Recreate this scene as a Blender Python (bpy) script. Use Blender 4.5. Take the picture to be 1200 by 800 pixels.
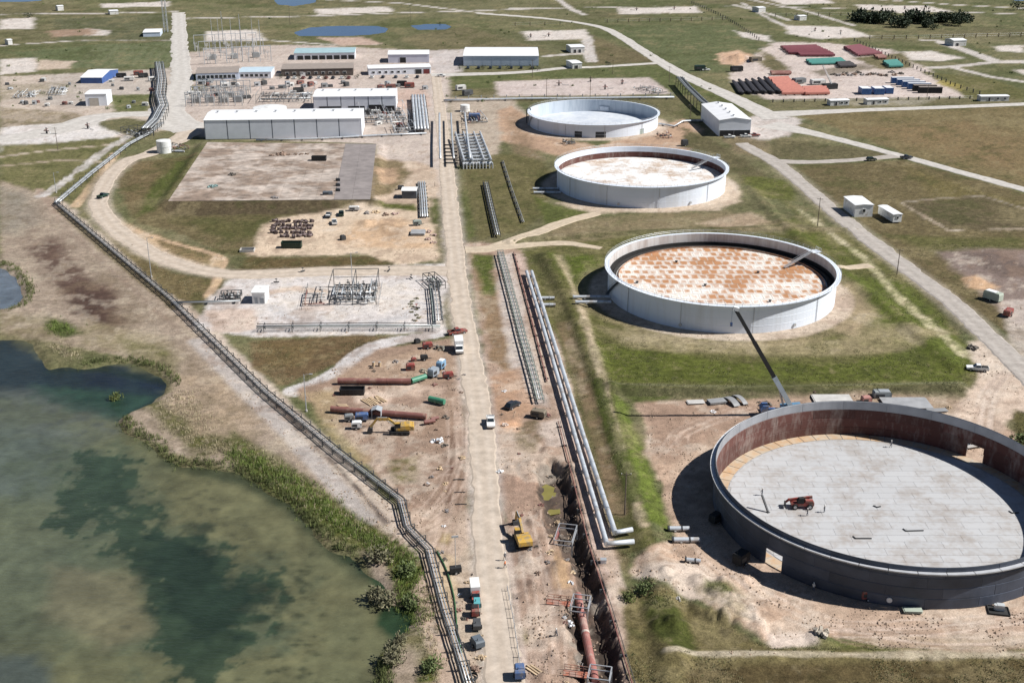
import bpy, bmesh, math, random
import numpy as np
from mathutils import Vector, Matrix
random.seed(7)
SC = bpy.context.scene
for o in list(bpy.data.objects): bpy.data.objects.remove(o)
COL = SC.collection
R = math.radians
# ------------------------------------------------------------------ camera, sky, sun, exposure
CAM_H = 125.0; PITCH = R(22.12); FPX = 1372.0
cam = bpy.data.cameras.new('camera'); cam.sensor_width = 36; cam.lens = 36*FPX/1200
cam.clip_start = 1; cam.clip_end = 60000
camo = bpy.data.objects.new('camera', cam); COL.objects.link(camo)
camo.location = (0, 0, CAM_H); camo.rotation_euler = (math.pi/2-PITCH, 0, 0); SC.camera = camo
SUN_EL, SUN_AZ = R(46), R(-4)          # sun stands to the right, a little on the camera's side
wd = bpy.data.worlds.new('World'); SC.world = wd; wd.use_nodes = True
nt = wd.node_tree; sky = nt.nodes.new('ShaderNodeTexSky'); sky.sky_type = 'NISHITA'; sky.sun_disc = False
sky.sun_elevation = SUN_EL; sky.sun_rotation = R(90)-SUN_AZ; sky.air_density = 0.8; sky.dust_density = 0.1; sky.altitude = 1500
bg = nt.nodes['Background']; bg.inputs[1].default_value = 0.05; nt.links.new(sky.outputs[0], bg.inputs[0])
sl = bpy.data.lights.new('sun', 'SUN'); sl.energy = 5.0; sl.angle = R(0.53); sl.color = (1.0, 0.975, 0.94)
so = bpy.data.objects.new('sun', sl); COL.objects.link(so)
sd = Vector((math.cos(SUN_EL)*math.cos(SUN_AZ), math.cos(SUN_EL)*math.sin(SUN_AZ), math.sin(SUN_EL)))
so.rotation_euler = sd.to_track_quat('Z', 'Y').to_euler(); so.location = (300, 0, 300)
vs = SC.view_settings; vs.view_transform = 'Standard'; vs.look = 'None'; vs.exposure = 0.48; vs.gamma = 1.0
vs.use_curve_mapping = False
SC.render.engine = 'CYCLES'

# ------------------------------------------------------------------ helpers
def P(u, v, z=0.0):
    """the spot of the ground (or of height z) that the photograph shows at pixel u, v"""
    X = (u-600)/FPX; Y = (400-v)/FPX
    dy = math.cos(PITCH)+Y*math.sin(PITCH); dz = -math.sin(PITCH)+Y*math.cos(PITCH)
    t = (z-CAM_H)/dz
    return Vector((X*t, dy*t, z))
def PN(uv):
    return np.array([P(u, v)[:2] for u, v in uv])
def lin(c): c /= 255.0; return c/12.92 if c <= 0.04045 else ((c+0.055)/1.055)**2.4
KD = 1.45
def D(r, g, b, k=1.0):
    g0 = (r+g+b)/3; return tuple(min(0.85, lin(x+(g0-x)*0.12)*k/KD) for x in (r, g, b))

MATS = {}
def mat(name, col, rough=0.7, metal=0.0, var=0.12, scale=0.6, bump=0.0, wear=None, wamt=0.0, wscale=0.35, objvar=0.0, world=False):
    """painted or bare surface: base colour with soft noise, optional second colour in worn patches"""
    if name in MATS: return MATS[name]
    m = bpy.data.materials.new(name); m.use_nodes = True; MATS[name] = m
    n = m.node_tree.nodes; l = m.node_tree.links; b = n['Principled BSDF']
    b.inputs['Roughness'].default_value = rough; b.inputs['Metallic'].default_value = metal
    tc = n.new('ShaderNodeTexCoord'); vec = n.new('ShaderNodeNewGeometry').outputs['Position'] if world else tc.outputs['Object']
    nz = n.new('ShaderNodeTexNoise'); nz.inputs['Scale'].default_value = scale; nz.inputs['Detail'].default_value = 6
    l.new(vec, nz.inputs['Vector'])
    mr = n.new('ShaderNodeMapRange'); mr.inputs['From Min'].default_value = 0.3; mr.inputs['From Max'].default_value = 0.7
    mr.inputs['To Min'].default_value = 1-var; mr.inputs['To Max'].default_value = 1+var
    l.new(nz.outputs[0], mr.inputs['Value'])
    rgb = n.new('ShaderNodeRGB'); rgb.outputs[0].default_value = (*col, 1)
    src = rgb.outputs[0]
    if wear:
        n2 = n.new('ShaderNodeTexNoise'); n2.inputs['Scale'].default_value = wscale; n2.inputs['Detail'].default_value = 8
        n2.inputs['Roughness'].default_value = 0.65
        l.new(vec, n2.inputs['Vector'])
        rm = n.new('ShaderNodeMapRange'); rm.inputs['From Min'].default_value = 0.62-wamt*0.4; rm.inputs['From Max'].default_value = 0.74-wamt*0.4
        l.new(n2.outputs[0], rm.inputs['Value'])
        mx = n.new('ShaderNodeMix'); mx.data_type = 'RGBA'
        l.new(rm.outputs[0], mx.inputs['Factor']); l.new(src, mx.inputs[6]); mx.inputs[7].default_value = (*wear, 1)
        src = mx.outputs[2]
    if objvar:
        oi = n.new('ShaderNodeObjectInfo'); om = n.new('ShaderNodeMapRange')
        om.inputs['To Min'].default_value = 1-objvar; om.inputs['To Max'].default_value = 1+objvar
        l.new(oi.outputs['Random'], om.inputs['Value'])
        mm = n.new('ShaderNodeMath'); mm.operation = 'MULTIPLY'; l.new(mr.outputs[0], mm.inputs[0]); l.new(om.outputs[0], mm.inputs[1])
        fac = mm.outputs[0]
    else: fac = mr.outputs[0]
    vm = n.new('ShaderNodeVectorMath'); vm.operation = 'SCALE'
    l.new(src, vm.inputs[0]); l.new(fac, vm.inputs['Scale']); l.new(vm.outputs[0], b.inputs['Base Color'])
    if bump:
        bp = n.new('ShaderNodeBump'); bp.inputs['Strength'].default_value = bump; bp.inputs['Distance'].default_value = 0.1
        l.new(nz.outputs[0], bp.inputs['Height']); l.new(bp.outputs[0], b.inputs['Normal'])
    return m

class MB:
    """collects shapes, built as one mesh object"""
    def __init__(s): s.v = []; s.f = []; s.m = []; s.mi = 0
    def add(s, vs, fs):
        o = len(s.v); s.v += [tuple(p) for p in vs]
        for q in fs: s.f.append(tuple(i+o for i in q)); s.m.append(s.mi)
        return s
    def box(s, c, d, rz=0.0, taper=1.0, tilt=None):
        x, y, z = d[0]/2, d[1]/2, d[2]/2; cs, sn = math.cos(rz), math.sin(rz); vs = []
        for kz in (-1, 1):
            t = taper if kz > 0 else 1.0
            for kx, ky in ((-1, -1), (1, -1), (1, 1), (-1, 1)):
                p = Vector((kx*x*t, ky*y*t, kz*z))
                if tilt is not None: p = tilt @ p
                vs.append((c[0]+p.x*cs-p.y*sn, c[1]+p.x*sn+p.y*cs, c[2]+p.z))
        return s.add(vs, [(0, 3, 2, 1), (4, 5, 6, 7), (0, 1, 5, 4), (1, 2, 6, 5), (2, 3, 7, 6), (3, 0, 4, 7)])
    def bar(s, a, b, w, h=None, up=(0, 0, 1)):
        a = Vector(a); b = Vector(b); h = h or w; d = (b-a).normalized(); u = Vector(up)
        if abs(d.dot(u)) > 0.97: u = Vector((1, 0, 0))
        r_ = d.cross(u).normalized(); u = r_.cross(d); vs = []
        for p in (a, b):
            for kx, ky in ((-1, -1), (1, -1), (1, 1), (-1, 1)): vs.append(p+r_*kx*w/2+u*ky*h/2)
        return s.add(vs, [(0, 3, 2, 1), (4, 5, 6, 7), (0, 1, 5, 4), (1, 2, 6, 5), (2, 3, 7, 6), (3, 0, 4, 7)])
    def tube(s, pts, r, n=8, cap=True, r2=None):
        pts = [Vector(p) for p in pts]; vs = []; fs = []; k = len(pts); pu = None
        for i, p in enumerate(pts):
            d = ((pts[min(i+1, k-1)]-pts[i]).normalized()+(pts[i]-pts[max(i-1, 0)]).normalized())
            d = d.normalized() if d.length > 1e-6 else Vector((0, 0, 1))
            u = Vector((0, 0, 1)) if abs(d.z) < 0.95 else Vector((1, 0, 0))
            if pu is not None: u = pu-d*pu.dot(d)
            u = (u-d*u.dot(d)).normalized(); pu = u; w = d.cross(u)
            rr = r if r2 is None else r+(r2-r)*i/max(1, k-1)
            for j in range(n):
                a = 2*math.pi*j/n; vs.append(p+u*math.cos(a)*rr+w*math.sin(a)*rr)
        for i in range(k-1):
            for j in range(n): fs.append((i*n+j, i*n+(j+1) % n, (i+1)*n+(j+1) % n, (i+1)*n+j))
        if cap: fs.append(tuple(range(n))[::-1]); fs.append(tuple((k-1)*n+j for j in range(n)))
        return s.add(vs, fs)
    def cyl(s, c, r, h, n=16, r2=None): return s.tube([c, (c[0], c[1], c[2]+h)], r, n, True, r2)
    def prism(s, pts, y0, y1):
        """profile in x,z extruded along y"""
        k = len(pts); vs = [(p[0], y0, p[1]) for p in pts]+[(p[0], y1, p[1]) for p in pts]
        fs = [tuple(range(k)), tuple(range(2*k-1, k-1, -1))]+[(i, i+k, (i+1) % k+k, (i+1) % k) for i in range(k)]
        return s.add(vs, fs)
    def lathe(s, prof, n=48, c=(0, 0, 0), closed=False, a0=0.0, a1=2*math.pi):
        k = len(prof); vs = []; fs = []; full = abs(a1-a0-2*math.pi) < 1e-6; nn = n if full else n+1
        for j in range(nn):
            a = a0+(a1-a0)*j/n
            for r_, z in prof: vs.append((c[0]+r_*math.cos(a), c[1]+r_*math.sin(a), c[2]+z))
        for j in range(n):
            j2 = (j+1) % nn
            for i in range(k if closed else k-1):
                i2 = (i+1) % k; fs.append((j*k+i, j2*k+i, j2*k+i2, j*k+i2))
        if closed and not full: fs.append(tuple(range(k))); fs.append(tuple((nn-1)*k+i for i in range(k))[::-1])
        return s.add(vs, fs)
    def mesh(s, name, mats, smooth=False):
        me = bpy.data.meshes.new(name); me.from_pydata(s.v, [], s.f)
        for m in (mats if isinstance(mats, (list, tuple)) else [mats]): me.materials.append(m)
        if any(s.m): me.polygons.foreach_set('material_index', s.m)
        b = bmesh.new(); b.from_mesh(me); bmesh.ops.recalc_face_normals(b, faces=b.faces); b.to_mesh(me); b.free()
        if smooth: me.polygons.foreach_set('use_smooth', [True]*len(me.polygons))
        me.update(); return me
    def build(s, name, mats, parent=None, smooth=False): return obj(name, s.mesh(name, mats, smooth), parent)
def obj(name, me, parent=None):
    o = bpy.data.objects.new(name, me); COL.objects.link(o)
    if parent is not None: o.parent = parent
    return o
def tag(o, label=None, cat=None, group=None, kind=None):
    if label: o['label'] = label
    if cat: o['category'] = cat
    if group: o['group'] = group
    if kind: o['kind'] = kind
    return o
def thing(name, label, cat, loc=(0, 0, 0), rz=0.0, group=None):
    o = bpy.data.objects.new(name, None); COL.objects.link(o); o.empty_display_size = 0.5
    o.location = loc; o.rotation_euler = (0, 0, rz); return tag(o, label, cat, group)
def copy_tree(o, parent=None):
    c = o.copy(); COL.objects.link(c); c.parent = parent
    for ch in o.children: copy_tree(ch, c)
    return c
def heading(a, b):
    d = b-a; return math.atan2(d.y, d.x)

# ------------------------------------------------------------------ noise and distance on arrays
def _hash(ix, iy, seed):
    h = (ix.astype(np.int64)*374761393+iy.astype(np.int64)*668265263+seed*982451653) & 0xffffffff
    h = ((h ^ (h >> 13))*1274126177) & 0xffffffff
    return ((h ^ (h >> 16)) & 0xffff)/65535.0
def vnoise(x, y, seed=0):
    ix = np.floor(x); iy = np.floor(y); fx = x-ix; fy = y-iy
    u = fx*fx*fx*(fx*(fx*6-15)+10); w = fy*fy*fy*(fy*(fy*6-15)+10)
    a = _hash(ix, iy, seed); b = _hash(ix+1, iy, seed); c = _hash(ix, iy+1, seed); d = _hash(ix+1, iy+1, seed)
    return (a*(1-u)+b*u)*(1-w)+(c*(1-u)+d*u)*w
def fbm(x, y, seed=0, oct=4):
    s = 0; a = 0.5; t = 0
    for o in range(oct):
        s = s+a*vnoise(x*2**o+17.3*o, y*2**o-9.1*o, seed+o); t += a; a *= 0.55
    return s/t
def sstep(e0, e1, x):
    t = np.clip((x-e0)/(e1-e0), 0, 1); return t*t*(3-2*t)
def poly_sdf(x, y, poly):
    """negative inside"""
    d = np.full(x.shape, 1e12); ins = np.zeros(x.shape, bool); n = len(poly)
    for i in range(n):
        ax, ay = poly[i]; bx, by = poly[(i+1) % n]; ex, ey = bx-ax, by-ay; L = ex*ex+ey*ey+1e-12
        t = np.clip(((x-ax)*ex+(y-ay)*ey)/L, 0, 1); d = np.minimum(d, (x-ax-ex*t)**2+(y-ay-ey*t)**2)
        c = ((ay > y) != (by > y)) & (x < (bx-ax)*(y-ay)/(by-ay+1e-12)+ax); ins ^= c
    d = np.sqrt(d); return np.where(ins, -d, d)
def line_dist(x, y, pts):
    d = np.full(x.shape, 1e12)
    for i in range(len(pts)-1):
        ax, ay = pts[i]; bx, by = pts[i+1]; ex, ey = bx-ax, by-ay; L = ex*ex+ey*ey+1e-12
        t = np.clip(((x-ax)*ex+(y-ay)*ey)/L, 0, 1); d = np.minimum(d, (x-ax-ex*t)**2+(y-ay-ey*t)**2)
    return np.sqrt(d)
def smooth_line(pts, n=6):
    """Catmull-Rom through world points"""
    pts = [np.array(p, float) for p in pts]; out = []
    for i in range(len(pts)-1):
        p0 = pts[max(i-1, 0)]; p1 = pts[i]; p2 = pts[i+1]; p3 = pts[min(i+2, len(pts)-1)]
        for k in range(n):
            t = k/n; out.append(0.5*((2*p1)+(p2-p0)*t+(2*p0-5*p1+4*p2-p3)*t*t+(3*p1-p0-3*p2+p3)*t**3))
    out.append(pts[-1]); return np.array(out)

TANKS = [(42.3, 608.2, 33.4), (54.1, 481.8, 35.2), (65.6, 348.8, 35.3), (77.7, 213.8, 35.3)]
# ------------------------------------------------------------------ relief
LAKE = [(-420,392),(0,394),(28,394),(46,399),(52,414),(62,427),(82,424),(100,428),(120,424),(140,421),(155,421),(176,428),(195,437),
 (205,449),(200,458),(189,463),(183,471),(172,476),(157,481),(146,490),(152,500),(170,509),(186,520),(200,534),(216,541),(236,540),(256,543),
 (278,547),(300,558),(325,572),(350,590),(362,606),(378,622),(396,638),(414,645),(428,655),(440,668),(452,674),(458,690),(470,700),(488,708),(494,722),
 (486,738),(470,748),(458,765),(450,785),(444,830),(440,1000),(-420,1000)]
POND = [(-90,300),(0,309),(10,312),(22,321),(31,333),(33,345),(25,355),(10,361),(0,362),(-90,372)]
LAKE_W = PN(LAKE); POND_W = PN(POND)
FARPONDS = [[(343,38),(362,32),(395,30),(440,30),(456,33),(452,38),(430,41),(400,42),(370,42),(350,42)],
            [(480,30),(500,28),(522,28),(530,31),(524,34),(490,35)], [(320,0),(372,-3),(370,3),(345,7),(325,5)],
            [(-60,-4),(60,-6),(48,1),(20,2),(-60,3)], [(1175,-6),(1300,-8),(1300,0),(1190,1)]]
ORD = ('leftmost','second from left','third from left','fourth from left','fifth from left','sixth from left','seventh from left','eighth from left','ninth from left','tenth from left','eleventh from left','twelfth from left','thirteenth from left','fourteenth from left','fifteenth from left','sixteenth from left','seventeenth from left','rightmost')
FARPONDS_W = [PN(p) for p in FARPONDS]
TRENCH = PN([(630,546),(648,536),(664,546),(671,578),(680,612),(687,642),(697,665),(707,690),(709,716),(719,750),(729,780),(736,815),(742,860),
             (690,860),(682,815),(679,775),(673,742),(667,716),(672,695),(671,668),(664,640),(652,634),(640,612),(632,585)])
PADW = np.array([P(u, v, 1.6)[:2] for u, v in ((196,237),(242,166),(442,168),(438,200),(435,235))])
BERMS = [(PN([(640,300),(668,350),(700,430),(728,520),(757,610),(775,690),(790,800)]), 4.5, 1.1),
         (PN([(722,457),(860,460),(1000,458),(1120,455)]), 4.0, 1.2),
         (PN([(600,283),(660,277),(760,272),(900,268),(1000,270)]), 4.0, 0.8),
         (PN([(830,150),(862,200),(905,250),(960,300),(1040,360),(1120,430)]), 4.0, 0.9),
         (PN([(790,772),(900,772),(1050,770),(1210,768)]), 3.5, 0.9)]
MOUNDS = [(430,262,4.0,1.6),(450,268,5.5,1.2),(416,284,3.5,1.0),(866,70,11,4.5),(884,72,8,2.5),(850,690,5,1.2),(838,712,5,1.4),
          (868,716,4,1.1),(806,676,5,0.9),(880,735,4,0.9),(788,668,4,0.7),(965,747,3,0.8),(1142,330,4,1.2),(1120,305,3,0.5),(604,492,1.6,0.5),
          (668,725,2.2,0.5),(697,703,2.2,1.3),(598,560,2.5,0.5),(484,240,2,.6),(1060,62,6,1.2),(640,600,2.6,.9),(632,640,2.4,.7),(655,668,2.6,.8),(628,700,2.0,.5),(664,745,2.4,.7),(712,735,2.0,.6),(642,528,2.4,.9),(620,560,2.2,.7),(668,545,1.8,.6),(690,640,1.5,.5),(650,770,2.2,.6),(612,545,1.6,.6)]
rm_ = random.Random(5)
for k_ in range(34): MOUNDS.append((rm_.uniform(760,900), rm_.uniform(672,740), rm_.uniform(1.2,3.0), rm_.uniform(.3,.9)))
for k_ in range(40):
    v_ = rm_.uniform(540,800); MOUNDS.append((590+(v_-540)*.1+rm_.uniform(-4,60+(v_-540)*.06), v_, rm_.uniform(.9,2.2), rm_.uniform(.2,.6)))
for k_ in range(24): MOUNDS.append((rm_.uniform(405,545), rm_.uniform(430,640), rm_.uniform(.8,1.8), rm_.uniform(.15,.4)))
MOUNDS_W = [(*P(u, v)[:2], r_, h) for u, v, r_, h in MOUNDS]
def relief(x, y):
    x = np.asarray(x, float); y = np.asarray(y, float); z = np.zeros(x.shape)
    near = y < 480
    if near.any():
        xn, yn = x[near], y[near]; zn = np.zeros(xn.shape)
        w = (fbm(xn/6, yn/6, 5)-0.5)*2.2
        for pl in (LAKE_W, POND_W): zn = np.minimum(zn, -1.6*sstep(1.2, -4.5, poly_sdf(xn, yn, pl)+w))
        w2 = (fbm(xn/3.4, yn/3.4, 8, 5)-0.5)*3.6
        zn -= (2.5+(fbm(xn/2.5, yn/2.5, 9)-.5)*1.4)*sstep(0.6, -1.5, poly_sdf(xn, yn, TRENCH)+w2)
        for ln, hw, hh in BERMS: zn += hh*(1-sstep(0.8, hw, line_dist(xn, yn, ln)))*(0.85+0.3*fbm(xn/9, yn/9, 3))
        z[near] = zn
    far = (y > 700)
    if far.any():
        xf, yf = x[far], y[far]; zf = np.zeros(xf.shape)
        for pl in FARPONDS_W: zf = np.minimum(zf, -1.2*sstep(2, -5, poly_sdf(xf, yf, pl)))
        z[far] = zf
    m = (y > 380) & (y < 560) & (x < 0)
    if m.any(): z[m] += 1.6*sstep(6.0, .8, poly_sdf(x[m], y[m], PADW))
    for mx, my, mr, mh in MOUNDS_W:
        k = (np.abs(x-mx) < mr*1.6) & (np.abs(y-my) < mr*1.6)
        if k.any():
            d = np.hypot(x[k]-mx, y[k]-my)/mr+(fbm(x[k]/2, y[k]/2, 11)-0.5)*0.5
            z[k] += mh*np.clip(1-d, 0, 1)**0.9
    return z
def gz(x, y): return float(relief(np.array([x]), np.array([y]))[0])
def G(u, v, dz=0.0):
    p = P(u, v); p.z = gz(p.x, p.y)+dz; return p
# ------------------------------------------------------------------ ground sheet
us = np.concatenate([np.array([-6000,-3500,-2000,-1200,-800,-560,-420,-330]), np.arange(-270, 1471, 2.3), np.array([1530,1620,1780,2000,2400,3200,4700,7200])])
vsr = np.concatenate([np.array([6000,3000,2000,1500,1250,1100,1000,940,900]), np.arange(870, 150, -2.0), np.arange(150, -8, -1.25), np.arange(-8, -110, -4),
                      np.array([-113,-122,-131,-139,-146,-151,-154.5])])
def PV(u, v):
    X = (u-600)/FPX; Y = (400-v)/FPX
    dy = math.cos(PITCH)+Y*math.sin(PITCH); dz = -math.sin(PITCH)+Y*math.cos(PITCH); t = -CAM_H/dz
    return X*t, dy*t
UU, VV = np.meshgrid(us, vsr); GX, GY = PV(UU, VV); gx = GX.ravel(); gy = GY.ravel()
gzv = relief(gx, gy)
nrm = np.clip(gy/260.0, 0.6, 6)                     # pieces of cover get coarser where the ground is farther off
NZ = {s: fbm(gx/s, gy/s, int(s*10) % 97, 4)-0.5 for s in (120., 40., 14., 5., 2.)}
col = np.empty((len(gx), 3)); veg = np.ones(len(gx))
def blend(mask, c, vg, idx=None):
    global col, veg
    c = np.array(c)
    if vg >= .5: c = (c+(c-c.mean())*.04*vg)*(1-.2*vg)*np.array((1.03,1.0,.97))
    else: c = c*np.array((1.0,.99,1.03))
    if idx is None: idx = slice(None)
    m = mask[:, None]; col[idx] = col[idx]*(1-m)+np.array(c)*m; veg[idx] = veg[idx]*(1-mask)+vg*mask
base0 = np.array(D(98,102,64)); base1 = np.array(D(122,118,82))
t = sstep(-0.22, 0.22, NZ[40.]+NZ[120.]*0.6)[:, None]; col[:] = base0*(1-t)+base1*t
t = sstep(0.03, 0.25, NZ[120.]-NZ[14.]*0.5); blend(t*0.5, D(112,104,78), 1)
t = sstep(0.1, 0.3, NZ[14.]+NZ[40.]*0.5); blend(t*0.35, D(150,138,110), 0.8)
def bbox(pts, pad):
    return np.nonzero((gx > pts[:, 0].min()-pad) & (gx < pts[:, 0].max()+pad) & (gy > pts[:, 1].min()-pad) & (gy < pts[:, 1].max()+pad))[0]
def fin(d, idx, c, soft, warp, op, vg, mott, ms):
    k = np.clip(gy[idx]/300.0, 0.7, 3.2)
    d = d+(NZ[5.][idx]*1.5+NZ[2.][idx]*0.8+NZ[14.][idx]*1.2)*warp*k
    m = sstep(soft*k, -soft*k, d)*op
    if mott: m = m*(1-mott+mott*sstep(-0.13, 0.13, NZ[ms][idx]+NZ[2.][idx]*0.4))
    blend(m, c, vg, idx)
def poly(pts, c, vg=0, soft=1.2, warp=1.5, op=1.0, mott=0, ms=5.):
    w = PN(pts); idx = bbox(w, (soft+warp*2)*4)
    if len(idx): fin(poly_sdf(gx[idx], gy[idx], w), idx, D(*c), soft, warp, op, vg, mott, ms)
def line(pts, width, c, vg=0, soft=0.5, warp=0.5, op=1.0, mott=0, ms=5., sm=0):
    w = PN(pts)
    if sm: w = smooth_line(w, sm)
    idx = bbox(w, width+(soft+warp*2)*4)
    if len(idx): fin(line_dist(gx[idx], gy[idx], w)-width/2, idx, D(*c), soft, warp, op, vg, mott, ms)
def ring(cx, cy, r0, r1, c, vg=0, soft=1.0, warp=1.0, op=1.0, mott=0, ms=5.):
    idx = np.nonzero((np.abs(gx-cx) < r1+12) & (np.abs(gy-cy) < r1+12))[0]
    if len(idx):
        r_ = np.hypot(gx[idx]-cx, gy[idx]-cy); fin(np.abs(r_-(r0+r1)/2)-(r1-r0)/2, idx, D(*c), soft, warp, op, vg, mott, ms)
# display colours of sunlit covers
TAN=(206,184,162); PALE=(214,200,184); WHITE=(224,216,206); ORANGE=(216,176,134); BROWN=(164,134,110); DKBROWN=(120,98,82)
GREEN=(100,108,54); BGREEN=(112,124,58); OLIVE=(116,110,76); DRY=(172,152,118); MARSH=(158,142,118); PINK=(206,182,164); DKOL=(98,94,66)
# --- far fields
poly([(10,62),(100,54),(205,48),(207,79),(90,80),(40,72)], (112,122,84), 1)
for k in range(9): line([(88+k*13,80),(118+k*11,52)], 5, (128,134,100), 1, op=.7)
poly([(60,22),(205,18),(206,46),(70,50)], (112,114,84), 1)
poly([(216,12),(620,0),(700,25),(520,20),(420,28),(216,32)], (128,126,92), 1, soft=6)
poly([(460,32),(680,40),(760,72),(690,80),(530,84),(520,56),(460,58)], (118,118,84), 1)
poly([(470,45),(545,30),(640,60),(600,62),(500,62)], (132,122,92), 1, op=.7)
poly([(700,30),(860,30),(900,60),(860,84),(800,86)], (110,118,80), 1)
poly([(690,40),(740,60),(770,72),(700,76)], (122,108,80), 1, op=.7)
poly([(930,133),(1200,124),(1300,122),(1300,250),(1200,222),(1060,180)], (136,122,86), 1)
poly([(1010,150),(1130,142),(1200,160),(1200,205),(1100,180)], (150,126,92), 1, soft=6, op=.8, mott=.5, ms=14.)
poly([(905,160),(1050,181),(1000,187),(905,186)], (114,108,78), 1)
poly([(930,194),(1060,188),(1200,226),(1300,250),(1300,420),(1195,400),(1110,345)], (120,108,76), 1)
poly([(1060,195),(1200,240),(1200,262),(1100,235)], (128,118,70), 1, op=.6, soft=4)
poly([(1050,240),(1150,228),(1240,262),(1200,268),(1110,270)], (108,98,74), 1, op=.8)
line([(1055,237),(1110,232),(1152,230),(1240,256)], 1.6, (150,138,116), 0); line([(1055,237),(1112,270),(1230,268)], 1.6, (168,152,126), 0, warp=1)
poly([(1040,275),(1200,280),(1200,300),(1100,300)], (104,108,58), 1, op=.7, soft=3)
poly([(1095,294),(1160,291),(1300,296),(1300,400),(1190,380),(1150,345)], (142,124,112), 0, soft=2)
poly([(1120,296),(1170,294),(1220,320),(1180,328)], (112,96,86), 0, op=.8, soft=2)
poly([(1125,325),(1145,322),(1172,336),(1160,342),(1135,338)], ORANGE, 0)
poly([(1170,352),(1300,345),(1300,560),(1190,520),(1195,430)], PALE, 0, op=.7)
poly([(1180,478),(1300,490),(1300,620),(1196,540)], (104,98,60), 1)
# --- top strip: lanes, pads
for pts, w in (([(0,17),(120,16),(205,14)],6), ([(216,22),(370,19),(480,15),(555,13),(640,10)],6), ([(385,0),(470,4),(560,15),(640,22)],5),
               ([(600,10),(640,10),(760,8),(900,8),(1050,12),(1200,17)],5), ([(655,0),(668,10),(685,18)],6), ([(880,0),(940,12),(1000,30)],5),
               ([(1035,0),(1120,6),(1200,10)],6), ([(320,48),(380,52),(440,52)],5), ([(216,55),(250,58),(262,66)],4), ([(0,54),(25,52),(90,48),(200,48)],4),
               ([(1080,47),(1100,48),(1170,72),(1200,72)],7), ([(1100,50),(1135,62),(1165,73)],5), ([(1085,80),(1120,78),(1165,73),(1200,74)],7), ([(1120,80),(1160,90),(1200,96)],6),
               ([(860,6),(900,16),(925,24)],5), ([(850,70),(900,86)],6), ([(870,4),(905,24),(930,35)],4), ([(640,66),(690,62),(686,48)],6),([(688,44),(690,60),(693,72)],8)):
    line(pts, w, (208,200,188), 0, warp=.5)
for pts in ([(0,23),(40,21),(38,34),(0,35)], [(118,5),(200,2),(196,8),(120,9)], [(240,37),(300,35),(312,48),(240,49)], [(370,11),(455,8),(461,14),(372,18)],
            [(612,37),(685,35),(693,46),(618,48)], [(722,10),(815,8),(823,15),(727,17)], [(1003,6),(1085,7),(1112,13),(1060,16),(1008,11)], [(920,30),(990,32),(1022,43),(960,46),(925,40)],
            [(0,70),(40,68),(48,76),(40,84),(0,88)], [(1040,62),(1090,60),(1130,68),(1100,72),(1060,70)], [(1165,54),(1200,53),(1200,62),(1170,60)], [(900,0),(960,-2),(980,4),(920,6)],
            [(1190,82),(1260,80),(1260,90),(1200,88)],[(860,36),(900,42),(905,50),(870,44)],[(100,34),(130,36),(125,42),(100,42)]):
    poly(pts, (222,212,198), 0, soft=1, warp=1)
poly([(55,36),(105,34),(118,40),(60,44)], (168,140,114), 0); poly([(40,70),(90,72),(80,80),(45,82)], (214,192,168), 0, op=.9)
poly([(372,44),(425,44),(450,52),(400,54)], (200,172,150), 0); poly([(842,62),(865,59),(892,68),(898,76),(870,80),(845,72)], (216,176,140), 0)
poly([(840,66),(848,62),(858,76),(846,76)], (222,184,150),0)
# --- plant in the distance
poly([(0,90),(90,86),(190,84),(216,100),(215,150),(150,160),(60,170),(0,176)], (206,190,170), 0)
poly([(60,88),(200,80),(214,96),(205,112),(130,118),(100,128),(40,120)], (196,184,168), 0)
poly([(0,100),(80,95),(85,110),(0,118)], (150,140,112), 1, op=.6, mott=.6); poly([(125,112),(180,110),(175,130),(135,132)], (116,122,78), 1)
poly([(0,126),(90,132),(110,145),(60,150),(0,154)], (150,134,102), 1, op=.8, mott=.4)
poly([(0,150),(60,145),(130,142),(160,150),(130,162),(60,170),(0,178)], (226,220,210), 0)
poly([(112,142),(150,138),(172,142),(178,152),(155,160),(120,150)], (120,118,84), 1)
poly([(214,60),(340,52),(510,60),(530,84),(520,200),(438,246),(440,170),(235,160),(205,140)], (204,188,172), 0)
poly([(216,32),(240,30),(238,60),(216,62)], (110,114,80), 1); poly([(218,88),(250,86),(250,94),(218,96)], (92,104,66),1); poly([(218,100),(245,100),(243,106),(218,108)], (128,122,88),1)
poly([(300,94),(400,92),(400,104),(300,106)], (214,194,178), 0); poly([(500,60),(550,58),(540,84),(505,86)], (206,196,186), 0)
poly([(430,108),(500,104),(505,125),(470,128)], (208,180,160), 0); poly([(425,140),(520,135),(520,160),(425,164)], (200,186,170), 0, op=.8)
poly([(528,90),(600,86),(775,76),(830,112),(780,112),(760,92),(580,95),(575,104),(530,104)], (108,116,72), 1)
poly([(530,104),(580,104),(790,112),(830,118),(800,140),(690,118),(600,120),(530,125)], (124,118,84), 1, op=.9)
poly([(580,96),(660,93),(760,91),(788,110),(700,112),(584,113)], (212,196,184), 0, soft=1, warp=.7)
poly([(790,86),(860,118),(895,130),(850,122),(800,100)], (106,114,68), 1); poly([(800,115),(830,120),(825,150),(800,140)], (110,112,74), 1)
poly([(525,115),(600,115),(620,135),(590,160),(580,190),(530,195)], (200,182,160), 0, op=.85)
poly([(583,130),(600,124),(650,160),(700,172),(800,140),(822,150),(815,172),(800,180),(650,182),(590,165)], (196,162,130), 0)
poly([(594,135),(606,130),(624,165),(640,190),(600,180)], (140,116,88), 0, op=.7, mott=.4)
poly([(865,140),(905,132),(940,140),(925,160),(890,165),(860,160)], (212,202,190), 0, soft=1)
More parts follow.
